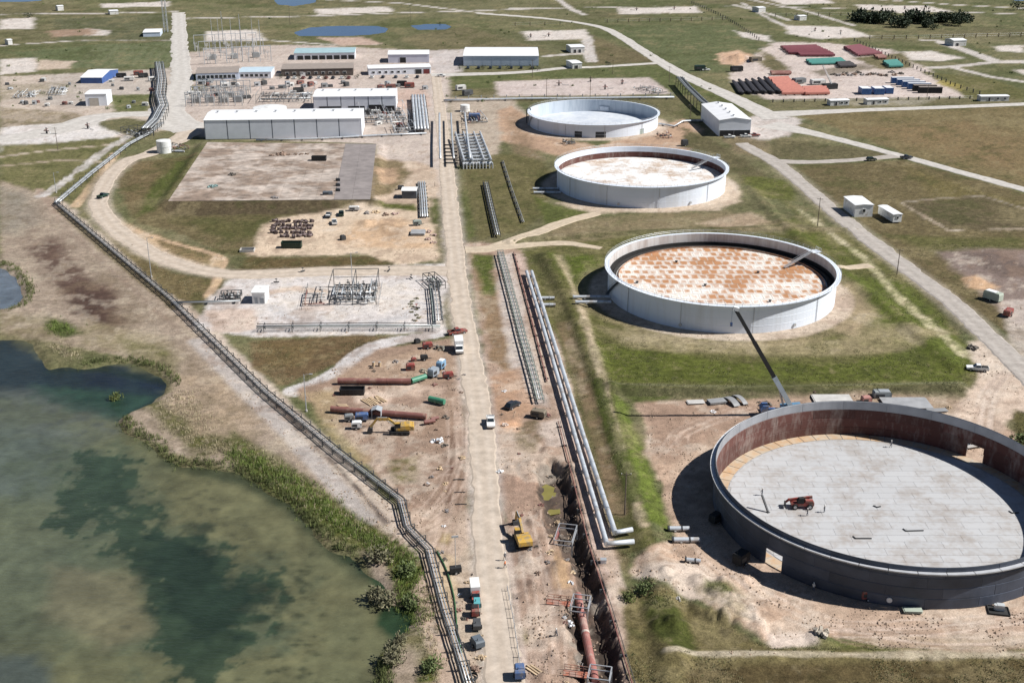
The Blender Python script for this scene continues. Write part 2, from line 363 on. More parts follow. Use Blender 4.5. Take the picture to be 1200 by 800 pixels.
poly([(800,150),(830,160),(900,205),(870,215),(840,180),(800,172)], (110,104,74), 1); poly([(840,155),(900,165),(900,185),(860,180)], (146,130,104), 1, op=.8)
# pipe yard
poly([(880,68),(905,50),(960,50),(1040,58),(1085,80),(1120,100),(1130,114),(900,117),(870,104),(850,92)], (214,198,184), 0, soft=1)
poly([(893,60),(912,68),(925,82),(905,84),(890,74)], (124,116,86), 1); poly([(1000,68),(1060,62),(1072,80),(1030,82)], (132,124,92), 1); poly([(950,84),(1010,74),(1030,80),(960,90)], (118,106,84), 1, op=.7)
poly([(1080,84),(1160,92),(1200,106),(1200,118),(1140,118),(1110,100)], (118,116,72), 1); poly([(1095,92),(1130,100),(1125,106),(1100,98)], (186,170,88), 1, op=.8)
poly([(900,117),(1130,114),(1200,116),(1200,123),(905,128)], (128,122,90), 1, mott=.2); poly([(990,118),(1100,116),(1080,124),(1000,124)], (196,188,170), 0, op=.5, mott=.5)
# --- left: roadside, marsh, bank
poly([(0,170),(60,168),(150,160),(140,190),(80,240),(40,225),(0,215)], (126,124,82), 1)
line([(0,184),(60,176),(150,168)], 3, (186,170,146)); line([(0,195),(70,188),(130,190)], 3, (190,170,146), op=.8, mott=.4)
poly([(0,212),(40,222),(66,240),(120,290),(200,352),(280,420),(330,470),(420,560),(460,610),(490,660),(510,800),(440,830),(470,740),(420,640),(300,550),(200,530),(140,490),(205,455),(180,425),(60,400),(0,390)], (168,150,128), .45, soft=1.5)
poly([(0,220),(30,225),(45,262),(20,275),(0,270)], (150,144,126), .45, op=.8, soft=4)
poly([(10,240),(50,245),(90,290),(60,300),(20,280)], (124,104,88), .3, op=.5, soft=4, warp=4, mott=.5)
poly([(100,300),(150,330),(190,372),(150,385),(120,350)], (120,104,80), .4, op=.6, soft=4, warp=4, mott=.5)
poly([(205,400),(250,430),(300,485),(270,500),(220,450)], (132,114,88), .4, op=.5, soft=3, warp=4, mott=.5)
poly([(36,290),(60,282),(95,310),(130,350),(135,380),(100,375),(60,330)], (100,78,66), .3, op=.95, soft=3, warp=3.5)
poly([(70,335),(110,340),(140,370),(130,388),(90,370)], (86,66,56), .3, op=.9, soft=3, warp=3.5)
poly([(0,365),(50,370),(95,388),(80,402),(30,395),(0,392)], (134,122,88), .49, op=.8, soft=3, mott=.5)
poly([(55,372),(85,378),(100,390),(75,396),(55,388)], (74,92,36), 1, soft=2, op=.9)
poly([(100,375),(190,395),(215,420),(200,440),(150,415),(90,405)], (150,138,100), .49, op=.8, soft=3, mott=.4)
poly([(140,395),(200,410),(208,440),(190,432),(150,418)], (104,106,54), 1, op=.7, soft=2, mott=.4)
poly([(205,440),(260,440),(300,490),(290,530),(230,520),(190,490)], (186,164,138), .5, op=.8, soft=3, mott=.4)
line([(60,232),(110,275),(180,330),(250,395),(320,465),(400,545),(450,600),(485,650)], 5, (206,188,166), 0, soft=1.2, warp=1.2, sm=5)
line([(45,222),(66,245),(72,256)], 4, (172,150,128), 0); line([(85,258),(160,320),(230,382)], 1.2, (150,130,112), 0, op=.8, sm=4)
line([(72,262),(140,325),(215,392),(300,470),(370,540)], 1.0, (156,136,116), 0, op=.8, sm=4)
line([(230,400),(330,500),(395,570),(430,610)], 4.5, (190,180,168), 0, soft=1.2, sm=4); line([(305,455),(390,540),(455,612)], .8, (120,108,98), 0, sm=4)
line([(345,500),(420,575),(468,640),(490,690)], .8, (112,98,86), 0, sm=4, op=.8)
for pts in ([(180,475),(215,505),(240,528)],[(240,515),(270,520),(300,545)],[(300,545),(345,575),(380,605)],[(345,560),(400,610),(440,640)],[(420,620),(470,645),(486,665)],[(470,660),(480,690),(490,705)],[(450,755),(490,745),(505,770)]):
    line(pts, 6, (92,96,42), 1, soft=2, warp=2, op=.85, mott=.4, ms=2.)
poly([(270,505),(330,535),(400,590),(430,615),(470,645),(460,655),(400,635),(350,590),(300,555)], (96,104,44), 1, soft=1.6, warp=2, op=.85, mott=.3)
poly([(440,620),(486,655),(490,700),(465,690),(450,650)], (88,100,36), 1, soft=1.4, warp=1.5)
poly([(480,690),(505,660),(520,700),(535,800),(505,810),(495,740)], (196,170,146), .2, soft=1, warp=1, op=.9)
poly([(495,760),(515,765),(512,800),(490,800)], (106,110,52), 1, mott=.5, ms=2.)
# --- curve road surroundings
poly([(130,205),(200,188),(215,205),(195,236),(260,260),(330,258),(330,300),(270,300),(200,270),(160,262)], (124,112,80), 1)
poly([(150,190),(232,182),(200,232),(180,225),(150,245)], (128,112,80), 1)
poly([(205,190),(228,186),(196,236),(160,255),(170,228)], (88,102,46), 1, soft=1.5, op=.85)
poly([(200,240),(440,238),(490,245),(500,258),(420,255),(330,275),(270,278),(200,262)], (112,104,70), 1); poly([(195,238),(436,236),(440,250),(300,252),(190,252)], (98,86,66), 1, op=.9)
poly([(230,262),(330,258),(335,280),(260,282)], (96,98,54), 1, op=.5, soft=3)
poly([(125,255),(160,265),(200,285),(262,302),(262,314),(220,312),(160,290),(128,270)], (216,184,142), 0, soft=1.2, warp=2, op=.9)
poly([(178,275),(210,283),(248,300),(245,312),(200,298)], (142,122,86), 1, soft=1, warp=1.5, op=.9); line([(152,268),(215,288),(262,302),(258,318)], 1.8, (220,186,146), 0, sm=4)
line([(88,242),(110,215),(135,180)], 4, (218,186,146), 0, op=.9, sm=3); poly([(104,215),(120,195),(118,240),(100,238)], (124,110,78), 1, op=.8)
line([(50,230),(85,205),(120,178),(150,160)], 5, (214,208,198), 0, warp=1.4, mott=.3)
poly([(115,262),(150,290),(200,320),(262,330),(260,355),(205,352),(150,305)], (126,112,78), 1)
line([(70,245),(120,290),(205,360)], 3.5, (128,114,84), 1, op=.8); line([(258,318),(252,335),(244,346)], 3, (216,184,142), 0)
poly([(290,300),(330,302),(430,300),(470,306),(455,314),(330,316),(280,318)], (114,98,66), 1)
# --- yard of fittings, gravel pad
poly([(290,300),(310,262),(330,255),(420,242),(500,244),(512,270),(518,304),(470,312),(430,298),(330,300)], (222,198,166), 0, soft=1.2)
poly([(395,282),(420,258),(470,256),(505,270),(510,292),(470,290),(430,290)], (216,178,136), 0, soft=2, op=.8); poly([(445,262),(475,266),(468,285),(452,280)], (166,136,104), 0, op=.7, soft=1.5)
poly([(440,185),(490,190),(520,200),(518,240),(490,246),(436,236)], (206,182,154), 0); poly([(438,190),(470,188),(480,205),(462,225),(436,236)], (132,116,82), 1, op=.9); poly([(440,200),(462,196),(468,212),(448,218)], (206,170,134), 0, op=.8)
poly([(445,238),(490,240),(492,248),(450,244)], (104,110,56), 1); poly([(505,232),(517,232),(519,262),(508,262)], (102,108,60), 1); poly([(510,266),(520,268),(522,290),(512,288)], (112,106,70), 1)
poly([(243,352),(265,330),(290,318),(524,308),(530,330),(526,390),(300,396),(230,385)], (222,214,204), 0, soft=1)
poly([(330,335),(480,330),(490,352),(470,366),(340,370),(320,352)], (226,218,206), 0, op=.7); poly([(240,364),(300,360),(300,388),(250,390)], (216,192,170), 0, op=.9)
line([(316,350),(335,372),(400,380),(470,372),(500,350)], 4, (208,204,198), 0, sm=5, op=.8); line([(320,342),(345,338),(380,342)], 4, (216,182,148), 0, op=.6)
poly([(352,352),(392,352),(390,364),(350,364)], (218,198,180), 0, op=.7); poly([(523,342),(528,330),(530,388),(520,384)], (112,110,72), 1, op=.9)
poly([(290,400),(420,392),(460,394),(400,425),(330,452),(296,430)], (120,100,72), 1, soft=1)
poly([(300,402),(380,398),(350,430),(310,430)], (130,112,74), 1, op=.6, soft=3)
line([(510,392),(440,405),(390,440),(345,458)], 6, (212,206,198), 0, sm=5, warp=.8)
poly([(345,455),(395,442),(440,410),(530,395),(540,430),(545,480),(550,560),(548,640),(520,680),(505,640),(470,590),(400,510)], (168,140,116), 0, soft=1.2)
poly([(400,430),(530,400),(535,440),(470,452),(395,446)], (182,154,126), 0, op=.8, soft=2); poly([(392,455),(520,450),(525,475),(440,480),(400,475)], (168,140,118), 0, op=.9)
poly([(415,460),(440,455),(460,462),(455,474),(420,472)], (222,194,168), 0, soft=1.2); poly([(468,448),(520,455),(515,470),(470,462)], (218,192,166), 0, op=.7, mott=.4)
poly([(355,460),(392,455),(400,505),(440,540),(420,545),(385,510)], (178,156,112), .4, op=.7, soft=2)
poly([(420,510),(500,510),(540,530),(545,590),(500,600),(450,570)], (162,136,114), 0, op=.8, soft=3, mott=.3)
poly([(452,540),(490,535),(488,565),(462,570)], (120,116,66), 1, op=.8, soft=1.5, mott=.5, ms=2.)
line([(532,510),(526,560),(524,600),(528,625)], 2.2, (132,104,84), 0, sm=4); line([(520,600),(528,620),(546,636)], 1.2, (110,88,72), 0, sm=3)
poly([(470,600),(520,590),(552,600),(556,700),(562,800),(530,800),(515,700)], (206,182,156), 0, soft=1.5, op=.85)
poly([(510,640),(535,655),(535,700),(525,720),(512,690)], (206,180,140), .2, op=.8); poly([(516,622),(530,626),(526,640),(514,634)], (186,164,98), .6, op=.6)
for a in range(3): line([(532,(562,577,591)[a]),(545,(562,577,591)[a])], .5, (120,98,80), 0, warp=.1, soft=.2)
# --- strip between the road and the white pipelines
poly([(545,285),(600,285),(640,320),(660,400),(690,500),(722,640),(748,810),(612,810),(600,680),(585,560),(570,440),(555,340)], (182,154,130), 0, soft=1)
poly([(552,300),(575,298),(582,350),(600,410),(598,440),(575,420),(560,350)], (150,124,94), .5, op=.9); poly([(552,298),(578,300),(578,345),(566,345)], (96,110,48), 1, op=.95)
poly([(583,300),(600,296),(622,400),(640,475),(610,470),(590,390)], (206,194,180), 0, op=.9); poly([(575,440),(610,430),(625,480),(600,500),(580,490)], (190,150,116), 0, op=.8)
poly([(603,500),(630,490),(640,510),(625,530),(605,525)], (112,98,70), .8, op=.8, mott=.4, ms=2.); poly([(590,495),(608,492),(606,506),(594,504)], (228,178,136), 0)
poly([(632,495),(660,488),(672,520),(640,525)], (212,194,176), 0, op=.8); poly([(580,555),(620,548),(660,560),(645,620),(605,600)], (176,144,120), 0, op=.8, mott=.3)
poly([(588,640),(640,636),(645,690),(600,690)], (158,132,112), 0, op=.9, soft=1); poly([(648,640),(666,640),(672,690),(650,688)], (206,168,122), 0, op=.8)
poly([(600,690),(670,720),(686,790),(620,800)], (184,156,132), 0, op=.8); poly([(606,734),(618,736),(622,752),(608,756)], (132,122,80), 1, mott=.5, ms=2., op=.8)
line([(612,300),(650,420),(690,560),(715,680),(745,810)], 5, (212,186,168), 0, soft=1, op=.9)
poly([(700,640),(720,640),(735,700),(748,800),(740,800),(720,710)], (200,176,150), 0, op=.8); poly([(718,640),(735,645),(740,680),(726,670)], (128,112,80), .8, op=.7)
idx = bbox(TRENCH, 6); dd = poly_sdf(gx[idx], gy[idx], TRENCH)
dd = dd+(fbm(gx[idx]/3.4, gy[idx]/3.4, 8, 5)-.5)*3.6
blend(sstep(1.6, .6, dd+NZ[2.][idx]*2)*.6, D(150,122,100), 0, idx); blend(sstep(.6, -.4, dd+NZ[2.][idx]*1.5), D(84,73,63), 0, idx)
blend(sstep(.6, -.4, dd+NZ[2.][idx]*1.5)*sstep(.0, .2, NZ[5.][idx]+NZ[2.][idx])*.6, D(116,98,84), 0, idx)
# --- grass round the tanks
poly([(531,222),(552,215),(560,278),(545,282)], (104,110,64), 1); poly([(540,185),(600,180),(640,190),(650,210),(640,250),(610,270),(560,280),(545,215)], (118,112,74), 1)
poly([(625,230),(650,240),(690,246),(680,258),(640,264)], (100,112,52), 1, op=.8)
poly([(612,296),(640,285),(760,275),(1000,272),(1060,320),(1145,420),(1140,452),(1000,460),(720,458),(755,600),(775,650),(730,645),(690,520),(660,420)], (110,110,64), 1)
poly([(690,400),(760,410),(860,425),(1000,425),(1110,395),(1145,425),(1130,448),(720,448)], (100,110,46), 1, op=.9, soft=2)
poly([(640,296),(700,300),(712,340),(690,345),(660,330)], (100,112,48), 1, op=.9, soft=2); poly([(675,300),(712,302),(712,330),(680,330)], (100,118,44), 1, op=.5, soft=2)
poly([(985,320),(1060,330),(1140,415),(1120,430),(1050,400),(990,360)], (104,116,50), 1, op=.9, soft=2)
poly([(930,255),(1020,300),(1000,312),(960,290),(900,266)], (104,112,52), 1, op=.9); poly([(868,205),(930,212),(930,235),(890,232)], (106,112,54), 1, op=.9)
line([(935,245),(975,275),(1010,300),(1040,335),(1080,372),(1130,415)], 3, (206,196,150), .3, soft=.8, warp=1.5, mott=.6, ms=2.)
line([(902,222),(950,262),(1000,305)], 3, (114,116,66), 1, op=.6)
poly([(700,382),(760,392),(850,400),(980,398),(1030,378),(1110,388),(1060,412),(960,418),(840,415),(740,408)], (172,158,122), .6, soft=2, op=.8, mott=.35, ms=5.)
poly([(985,330),(1000,335),(1030,370),(1000,395),(975,385)], (186,164,128), .3, soft=2, op=.85, mott=.25)
poly([(640,265),(740,250),(850,248),(880,255),(1000,272),(760,272),(640,290)], (150,134,104), .7, soft=1.5, op=.85, mott=.35)
poly([(815,262),(880,248),(905,260),(860,268)], (186,162,132), .2, op=.8, mott=.3); line([(640,282),(760,272),(900,266),(1000,268)], 3, (96,98,62), 1, op=.7)
line([(655,300),(680,360),(700,430),(730,540),(755,620)], 2.2, (196,176,142), .3, soft=1, warp=1.5, mott=.5, ms=5., sm=3)
line([(630,300),(660,370),(690,480),(712,570),(735,640)], 5, (100,98,62), 1, soft=1.2, op=.9, sm=3)
line([(660,380),(680,440),(705,520),(725,600)], 4, (146,118,92), .3, soft=1, op=.6, mott=.5, sm=3)
poly([(716,462),(735,470),(760,540),(785,605),(790,625),(760,615),(735,540)], (112,128,56), 1, soft=1.5); poly([(712,455),(760,460),(790,464),(770,472),(740,472)], (84,98,40), 1, op=.8)
line([(700,450),(720,520),(745,590)], 3, (86,100,40), 1, op=.8, sm=3); line([(722,452),(860,455),(1000,453),(1125,450)], 3.4, (138,138,104), .9, soft=.8, op=.9); line([(722,462),(1000,463),(1140,458)], 3, (92,92,62), 1, op=.8)
# --- dirt round the nearest tank
poly([(745,472),(860,468),(1010,462),(1130,468),(1150,470),(1200,520),(1280,560),(1280,742),(1200,742),(1050,742),(900,752),(850,728),(790,690),(735,672),(745,655),(790,630),(780,590),(760,530)], (196,166,138), 0, soft=1.2, warp=1.8)
poly([(755,470),(860,468),(905,480),(840,520),(790,540),(765,530)], (172,142,118), 0, soft=1.5, op=.85); poly([(850,464),(1120,462),(1145,470),(1120,486),(1000,470)], (160,142,114), .4, op=.7, mott=.4)
poly([(738,676),(760,668),(830,655),(880,690),(900,740),(850,720),(800,700)], (222,204,182), 0, soft=1.5, op=.85); poly([(895,742),(955,738),(962,755),(905,760)], (230,208,188), 0)
poly([(815,690),(860,685),(880,700),(880,730),(850,735),(820,710)], (150,136,104), .6, soft=1.5, op=.7, mott=.5, ms=2.); poly([(825,682),(850,684),(870,695),(850,702),(828,694)], (96,106,48), 1, op=.8, mott=.3, ms=2.)
poly([(745,690),(765,686),(768,705),(748,712),(735,705)], (96,112,48), 1, mott=.3, ms=2.)
poly([(728,690),(790,695),(850,728),(880,750),(910,762),(1280,748),(1280,860),(742,860)], (124,114,76), 1, soft=1.2)
poly([(745,700),(788,702),(812,745),(820,775),(790,770),(765,750)], (78,88,38), 1, soft=1.5, op=.9); poly([(960,752),(1280,748),(1280,764),(960,768)], (112,116,62), 1, op=.8)
poly([(800,782),(1280,775),(1280,850),(800,850)], (98,84,56), 1, soft=1.2, op=.9, mott=.2); line([(780,770),(880,770),(1000,772),(1250,770)], 1.6, (196,182,152), .2, warp=1, mott=.35)
poly([(1100,500),(1150,440),(1165,410),(1200,420),(1280,470),(1280,500),(1190,480),(1165,520),(1190,560)], (218,194,168), 0, soft=1.2)
poly([(1135,400),(1165,395),(1200,425),(1180,440),(1150,440)], (216,196,172), 0)
for tx, ty, tr in TANKS:
    ring(tx, ty, tr-8, tr+6.0, (212,192,168) if ty > 220 else (204,176,148), 0, soft=.8, warp=.6, op=.95, mott=.1)
ring(TANKS[3][0]+2, TANKS[3][1]-1, TANKS[3][2]+4, TANKS[3][2]+12, (206,178,150), 0, soft=2, warp=1, op=.8)
poly([(640,236),(700,250),(760,248),(840,246),(866,236),(870,225),(850,215),(840,235),(740,246)], (212,190,162), 0, op=.9)
ring(TANKS[2][0], TANKS[2][1], TANKS[2][2]+6, TANKS[2][2]+10, (176,158,126), .5, soft=2, warp=2, op=.6, mott=.4)
line([(600,860),(592,800),(573,640),(562,490),(547,400),(534.5,310),(523.5,200),(512,100)], 7.6, (212,198,184), 0, soft=1.6, warp=.7, op=.8)
line([(524,317),(460,317),(380,318),(310,321),(265,321),(225,314),(182,299),(152,281),(130,263),(116,240),(121,220),(134,200),(152,187)], 9, (208,192,170), 0, soft=1.6, warp=.7, op=.8, sm=5)
line([(905,188),(930,207),(985,254),(1050,305),(1110,350),(1162,397),(1200,432)], 9, (188,174,152), 0, soft=1.6, warp=.7, op=.6, sm=4)
# wheel ruts pressed into the bare soil
rr = random.Random(3)
def rut(pts, c, op=.5, gap=2.0, wd_=.55):
    w = smooth_line(PN(pts), 6); d = np.gradient(w, axis=0); nn = np.stack([-d[:, 1], d[:, 0]], 1)/(np.hypot(d[:, 0], d[:, 1])[:, None]+1e-9)
    for s in (-1, 1):
        ww = w+nn*s*gap/2; idx = bbox(ww, 3)
        if len(idx): fin(line_dist(gx[idx], gy[idx], ww)-wd_/2, idx, D(*c), .3, .15, op, 0, .3, 5.)
for k in range(26):
    a = R(-150+k*5.0); r0 = 40.5+rr.uniform(0, 7); cx, cy = TANKS[3][:2]
    if k % 2 == 0:
        for s in (0, 2.0):
            ang = np.linspace(a-.3, a+rr.uniform(.2, .5), 14); ww = np.stack([cx+(r0+s)*np.cos(ang), cy+(r0+s)*np.sin(ang)*1.02], 1); idx = bbox(ww, 3)
            if len(idx): fin(line_dist(gx[idx], gy[idx], ww)-.3, idx, D(*((168,138,112) if k % 4 else (226,204,182))), .3, .15, .55, 0, .3, 5.)
for k in range(14):
    x0 = 520+rr.uniform(0, 30); rut([(x0-60+rr.uniform(-30, 30), 640+rr.uniform(-160, 100)), (x0, 560+rr.uniform(-40, 60)), (x0+rr.uniform(-10, 12), 480+rr.uniform(-40, 40))], (226,200,176) if k % 2 else (140,112,92), .4)
for k in range(10):
    x0 = 600+k*4; rut([(x0+20, 790), (x0+10+rr.uniform(-8, 8), 700), (x0-8+rr.uniform(-8, 8), 600)], (226,204,182) if k % 2 else (158,130,108), .4)
for k in range(12):
    rut([(1000+rr.uniform(-90, 60), 735+rr.uniform(-6, 8)), (1090, 732+rr.uniform(-6, 8)), (1200, 728+rr.uniform(-8, 12))], (168,138,112) if k % 2 else (228,206,184), .5)
for k in range(9):
    rut([(1195-k*3, 425+k*2), (1160+rr.uniform(-8, 8), 465), (1140+rr.uniform(-14, 20), 515+rr.uniform(-8, 8))], (170,142,116) if k % 2 else (230,210,190), .45)
for k in range(9):
    rut([(765+k*6, 535-k*3), (800+rr.uniform(-5, 12), 505), (880+rr.uniform(-15, 20), 478+rr.uniform(-3, 6))], (160,132,110) if k % 2 else (216,190,166), .5)
for k in range(8): rut([(855+rr.uniform(-20,20), 650+rr.uniform(-6,10)), (890+rr.uniform(-15,15), 672+rr.uniform(-6,12)), (950, 705+rr.uniform(-4,14))], (172,142,116) if k%2 else (228,206,184), .45)

# mottling that belongs to the soil and the sward: sand washes, damp soil, straw and lush patches
kk_ = np.clip(gy/300., .8, 4)
A5 = fbm(gx/4.3, gy/4.3, 31, 5)-.5; A2 = fbm(gx/1.7, gy/1.7, 37, 4)-.5; A12 = fbm(gx/13., gy/13., 41, 5)-.5; A30 = fbm(gx/34., gy/34., 43, 5)-.5
soil = 1-np.clip(veg, 0, 1); near_ = np.clip(1.6-gy/600., .35, 1)
mixn = A5*.8+A12*.8+A30*.5
def tint(mask, c): 
    global col
    m_ = np.clip(mask, 0, 1)[:, None]; col = col*(1-m_)+np.array(c)*m_
tint(soil*sstep(.06, .2, mixn)*.35*near_, D(226,210,190)); tint(soil*sstep(.08, .26, -mixn)*.45*near_, D(158,130,110)); tint(soil*sstep(.16, .26, A2*.7+A5*.5)*.5, D(138,110,90)); tint(soil*sstep(.16, .26, -A2*.7+A12*.4)*.3, D(232,218,202))
tint(veg*sstep(.08, .24, A5*.6+A12*.7+A30*.7)*.34, D(150,136,98)); tint(veg*sstep(.06, .22, -(A5*.5+A12*.7+A30*.6))*.45, D(78,84,42)); tint(veg*sstep(.14, .26, A2*.8+A5*.4)*.45, D(74,70,42)); tint(veg*sstep(.15, .26, -A2*.8+A12*.4)*.25, D(170,154,116))
col *= (1+(A2*.5+A5*.35)*(.6+.4*veg))[:, None]
GSX, GSY, GSV = gx.copy(), gy.copy(), veg.copy(); GSU, GSW = UU.ravel(), VV.ravel()
nr, nc = UU.shape
ii = np.arange(nr*nc).reshape(nr, nc)
quads = np.stack([ii[:-1, :-1], ii[:-1, 1:], ii[1:, 1:], ii[1:, :-1]], -1).reshape(-1, 4)
def grid_mesh(name, verts, quads, colr, extra, mat_):
    me = bpy.data.meshes.new(name); me.vertices.add(len(verts)); me.vertices.foreach_set('co', verts.astype(np.float32).ravel())
    me.loops.add(quads.size); me.loops.foreach_set('vertex_index', quads.astype(np.int32).ravel())
    me.polygons.add(len(quads)); me.polygons.foreach_set('loop_start', np.arange(0, quads.size, 4, dtype=np.int32))
    me.update(calc_edges=True)
    a = me.attributes.new('cover', 'FLOAT_COLOR', 'POINT'); a.data.foreach_set('color', np.concatenate([colr, np.ones((len(colr), 1))], 1).astype(np.float32).ravel())
    b = me.attributes.new('veg', 'FLOAT', 'POINT'); b.data.foreach_set('value', extra.astype(np.float32))
    me.polygons.foreach_set('use_smooth', np.ones(len(quads), bool)); me.materials.append(mat_); return me
# ground material: cover colour from the soil map, broken up by grain, tufts and stones
gm = bpy.data.materials.new('ground_cover'); gm.use_nodes = True; n = gm.node_tree.nodes; l = gm.node_tree.links; b = n['Principled BSDF']
b.inputs['Roughness'].default_value = 0.95; b.inputs['Specular IOR Level'].default_value = 0.1
at = n.new('ShaderNodeAttribute'); at.attribute_name = 'cover'; av = n.new('ShaderNodeAttribute'); av.attribute_name = 'veg'
tc = n.new('ShaderNodeTexCoord')
def noise(sc, det=6, ro=.6, dist=0):
    q = n.new('ShaderNodeTexNoise'); q.inputs['Scale'].default_value = sc; q.inputs['Detail'].default_value = det; q.inputs['Roughness'].default_value = ro
    q.inputs['Distortion'].default_value = dist; l.new(tc.outputs['Object'], q.inputs['Vector']); return q
def mrange(s, a, b_, c, d):
    q = n.new('ShaderNodeMapRange'); l.new(s, q.inputs['Value'])
    for k_, v_ in zip(('From Min', 'From Max', 'To Min', 'To Max'), (a, b_, c, d)): q.inputs[k_].default_value = v_
    return q.outputs[0]
def math2(op, a, b_):
    q = n.new('ShaderNodeMath'); q.operation = op
    for i_, s in enumerate((a, b_)):
        if isinstance(s, (int, float)): q.inputs[i_].default_value = s
        else: l.new(s, q.inputs[i_])
    return q.outputs[0]
n1 = noise(0.55, 8, .7); n2 = noise(2.4, 6, .75); n3 = noise(0.09, 5, .6)
f_soil = math2('MULTIPLY', mrange(n1.outputs[0], .3, .7, .72, 1.24), mrange(n2.outputs[0], .3, .7, .78, 1.22))
f_veg = math2('MULTIPLY', mrange(n1.outputs[0], .3, .7, .52, 1.46), mrange(n2.outputs[0], .3, .7, .55, 1.5))
mxf = n.new('ShaderNodeMix'); mxf.data_type = 'FLOAT'; l.new(av.outputs['Fac'], mxf.inputs[0]); l.new(f_soil, mxf.inputs[2]); l.new(f_veg, mxf.inputs[3])
fac = math2('MULTIPLY', mxf.outputs[0], mrange(n3.outputs[0], .3, .7, .9, 1.1))
vm = n.new('ShaderNodeVectorMath'); vm.operation = 'SCALE'; l.new(at.outputs['Color'], vm.inputs[0]); l.new(fac, vm.inputs['Scale'])
# straw showing between grass tufts
n4 = noise(0.32, 7, .7, .6); stw = math2('MULTIPLY', math2('MULTIPLY', mrange(n4.outputs[0], .57, .7, 0, .4), av.outputs['Fac']), 1.0)
mx = n.new('ShaderNodeMix'); mx.data_type = 'RGBA'; l.new(stw, mx.inputs['Factor']); l.new(vm.outputs[0], mx.inputs[6]); mx.inputs[7].default_value = (*D(160,142,106), 1)
n5 = noise(1.1, 4, .8, .3); spk = mrange(n5.outputs[0], .60, .70, 1, .62)
vs2 = n.new('ShaderNodeVectorMath'); vs2.operation = 'SCALE'; l.new(mx.outputs[2], vs2.inputs[0]); l.new(spk, vs2.inputs['Scale']); n6 = noise(5.5, 3, .7); fine = mrange(n6.outputs[0], .3, .7, .72, 1.28)
vs3 = n.new('ShaderNodeVectorMath'); vs3.operation = 'SCALE'; l.new(vs2.outputs[0], vs3.inputs[0]); l.new(fine, vs3.inputs['Scale']); l.new(vs3.outputs[0], b.inputs['Base Color'])
bp = n.new('ShaderNodeBump'); bp.inputs['Strength'].default_value = .55; bp.inputs['Distance'].default_value = .25
hh = math2('ADD', n1.outputs[0], math2('MULTIPLY', n2.outputs[0], .5)); l.new(hh, bp.inputs['Height']); l.new(bp.outputs[0], b.inputs['Normal'])
zz = gzv+np.where((gy < 420), NZ[2.]*0.12+NZ[5.]*0.12, 0)*np.clip(1-0*veg, 0, 1)
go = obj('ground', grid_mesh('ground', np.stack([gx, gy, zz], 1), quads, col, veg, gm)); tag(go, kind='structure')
# ------------------------------------------------------------------ lake and ponds
WATER_Z = -0.75
lu = np.arange(-420, 520, 2.6); lv = np.concatenate([np.array([1000, 960, 920]), np.arange(890, 286, -2.4)])
LU, LV = np.meshgrid(lu, lv); lx, ly = PV(LU, LV)
gx = lx.ravel(); gy = ly.ravel(); NZ = {s: fbm(gx/s, gy/s, int(s*10) % 97, 4)-0.5 for s in (120., 40., 14., 5., 2.)}
col = np.empty((len(gx), 3)); veg = np.ones(len(gx)); col[:] = np.array(D(114,112,78))
t = sstep(-.15, .2, NZ[14.]+NZ[40.]); blend(t*.5, D(96,100,70), 0)
poly([(-400,380),(60,430),(160,560),(170,640),(90,760),(-400,800)], (90,100,76), 0, soft=14, warp=6, op=.7)
poly([(-400,380),(20,394),(60,424),(130,424),(206,440),(200,462),(150,486),(100,478),(40,462),(-400,440)], (36,50,54), 0, soft=3, warp=3)
poly([(90,432),(140,428),(150,450),(100,450)], (30,42,56), 0, soft=3, warp=2); poly([(160,438),(205,444),(196,458),(170,455)], (30,42,56), 0, soft=2, warp=2)
poly([(40,448),(110,454),(180,462),(146,488),(90,480),(40,466)], (48,76,58), 0, soft=3, warp=3, op=.9)
poly([(-400,440),(40,452),(130,485),(150,500),(90,520),(0,500),(-400,490)], (88,94,84), 0, soft=4, warp=4, op=.8, mott=.6, ms=5.)
poly([(-400,470),(60,500),(100,530),(60,580),(-400,600)], (84,94,84), 0, soft=5, warp=4, op=.8, mott=.4, ms=14.)
def weedbed(pts, c, big, small, e0, e1, op, sd):
    w = PN(pts); idx = bbox(w, 40)
    d = poly_sdf(gx[idx], gy[idx], w)+(fbm(gx[idx]/13, gy[idx]/13, sd, 5)-.5)*big+(fbm(gx[idx]/3.0, gy[idx]/3.0, sd+5, 5)-.5)*small; blend(sstep(e0, e1, d)*op, D(*c), 0, idx)
weedbed([(10,515),(140,528),(184,562),(194,598),(255,630),(330,675),(338,702),(312,738),(265,775),(180,785),(120,760),(90,690),(50,620)], (82,92,68), 34, 14, 4, -9, .75, 61)
weedbed([(70,528),(140,533),(182,566),(190,600),(245,630),(318,668),(335,694),(314,728),(268,766),(205,775),(160,752),(150,700),(130,650),(95,590)], (50,68,48), 20, 20, 1.2, -3.0, .9, 67)
weedbed([(160,600),(250,632),(322,686),(306,728),(250,766),(185,755),(180,690)], (38,54,40), 22, 14, 1.5, -5, .75, 69)
poly([(-100,600),(80,640),(110,680),(60,690),(-100,660)], (92,100,76), 0, soft=5, warp=4, op=.7, mott=.4, ms=14.)
poly([(-300,770),(40,762),(66,790),(40,840),(-300,850)], (74,86,82), 0, soft=4, warp=3, op=.8)
poly([(60,660),(160,670),(180,740),(120,760),(60,720)], (122,114,84), 0, soft=4, warp=3, op=.6)
for k in range(90):
    u = random.gauss(345, 26); v = random.uniform(640, 800)
    if u < 300 and v < 700: continue
    poly([(u-5, v), (u, v-2.2), (u+6, v), (u+1, v+2.4)], (56,62,42), 0, soft=.7, warp=.8, op=random.uniform(.3, .8))
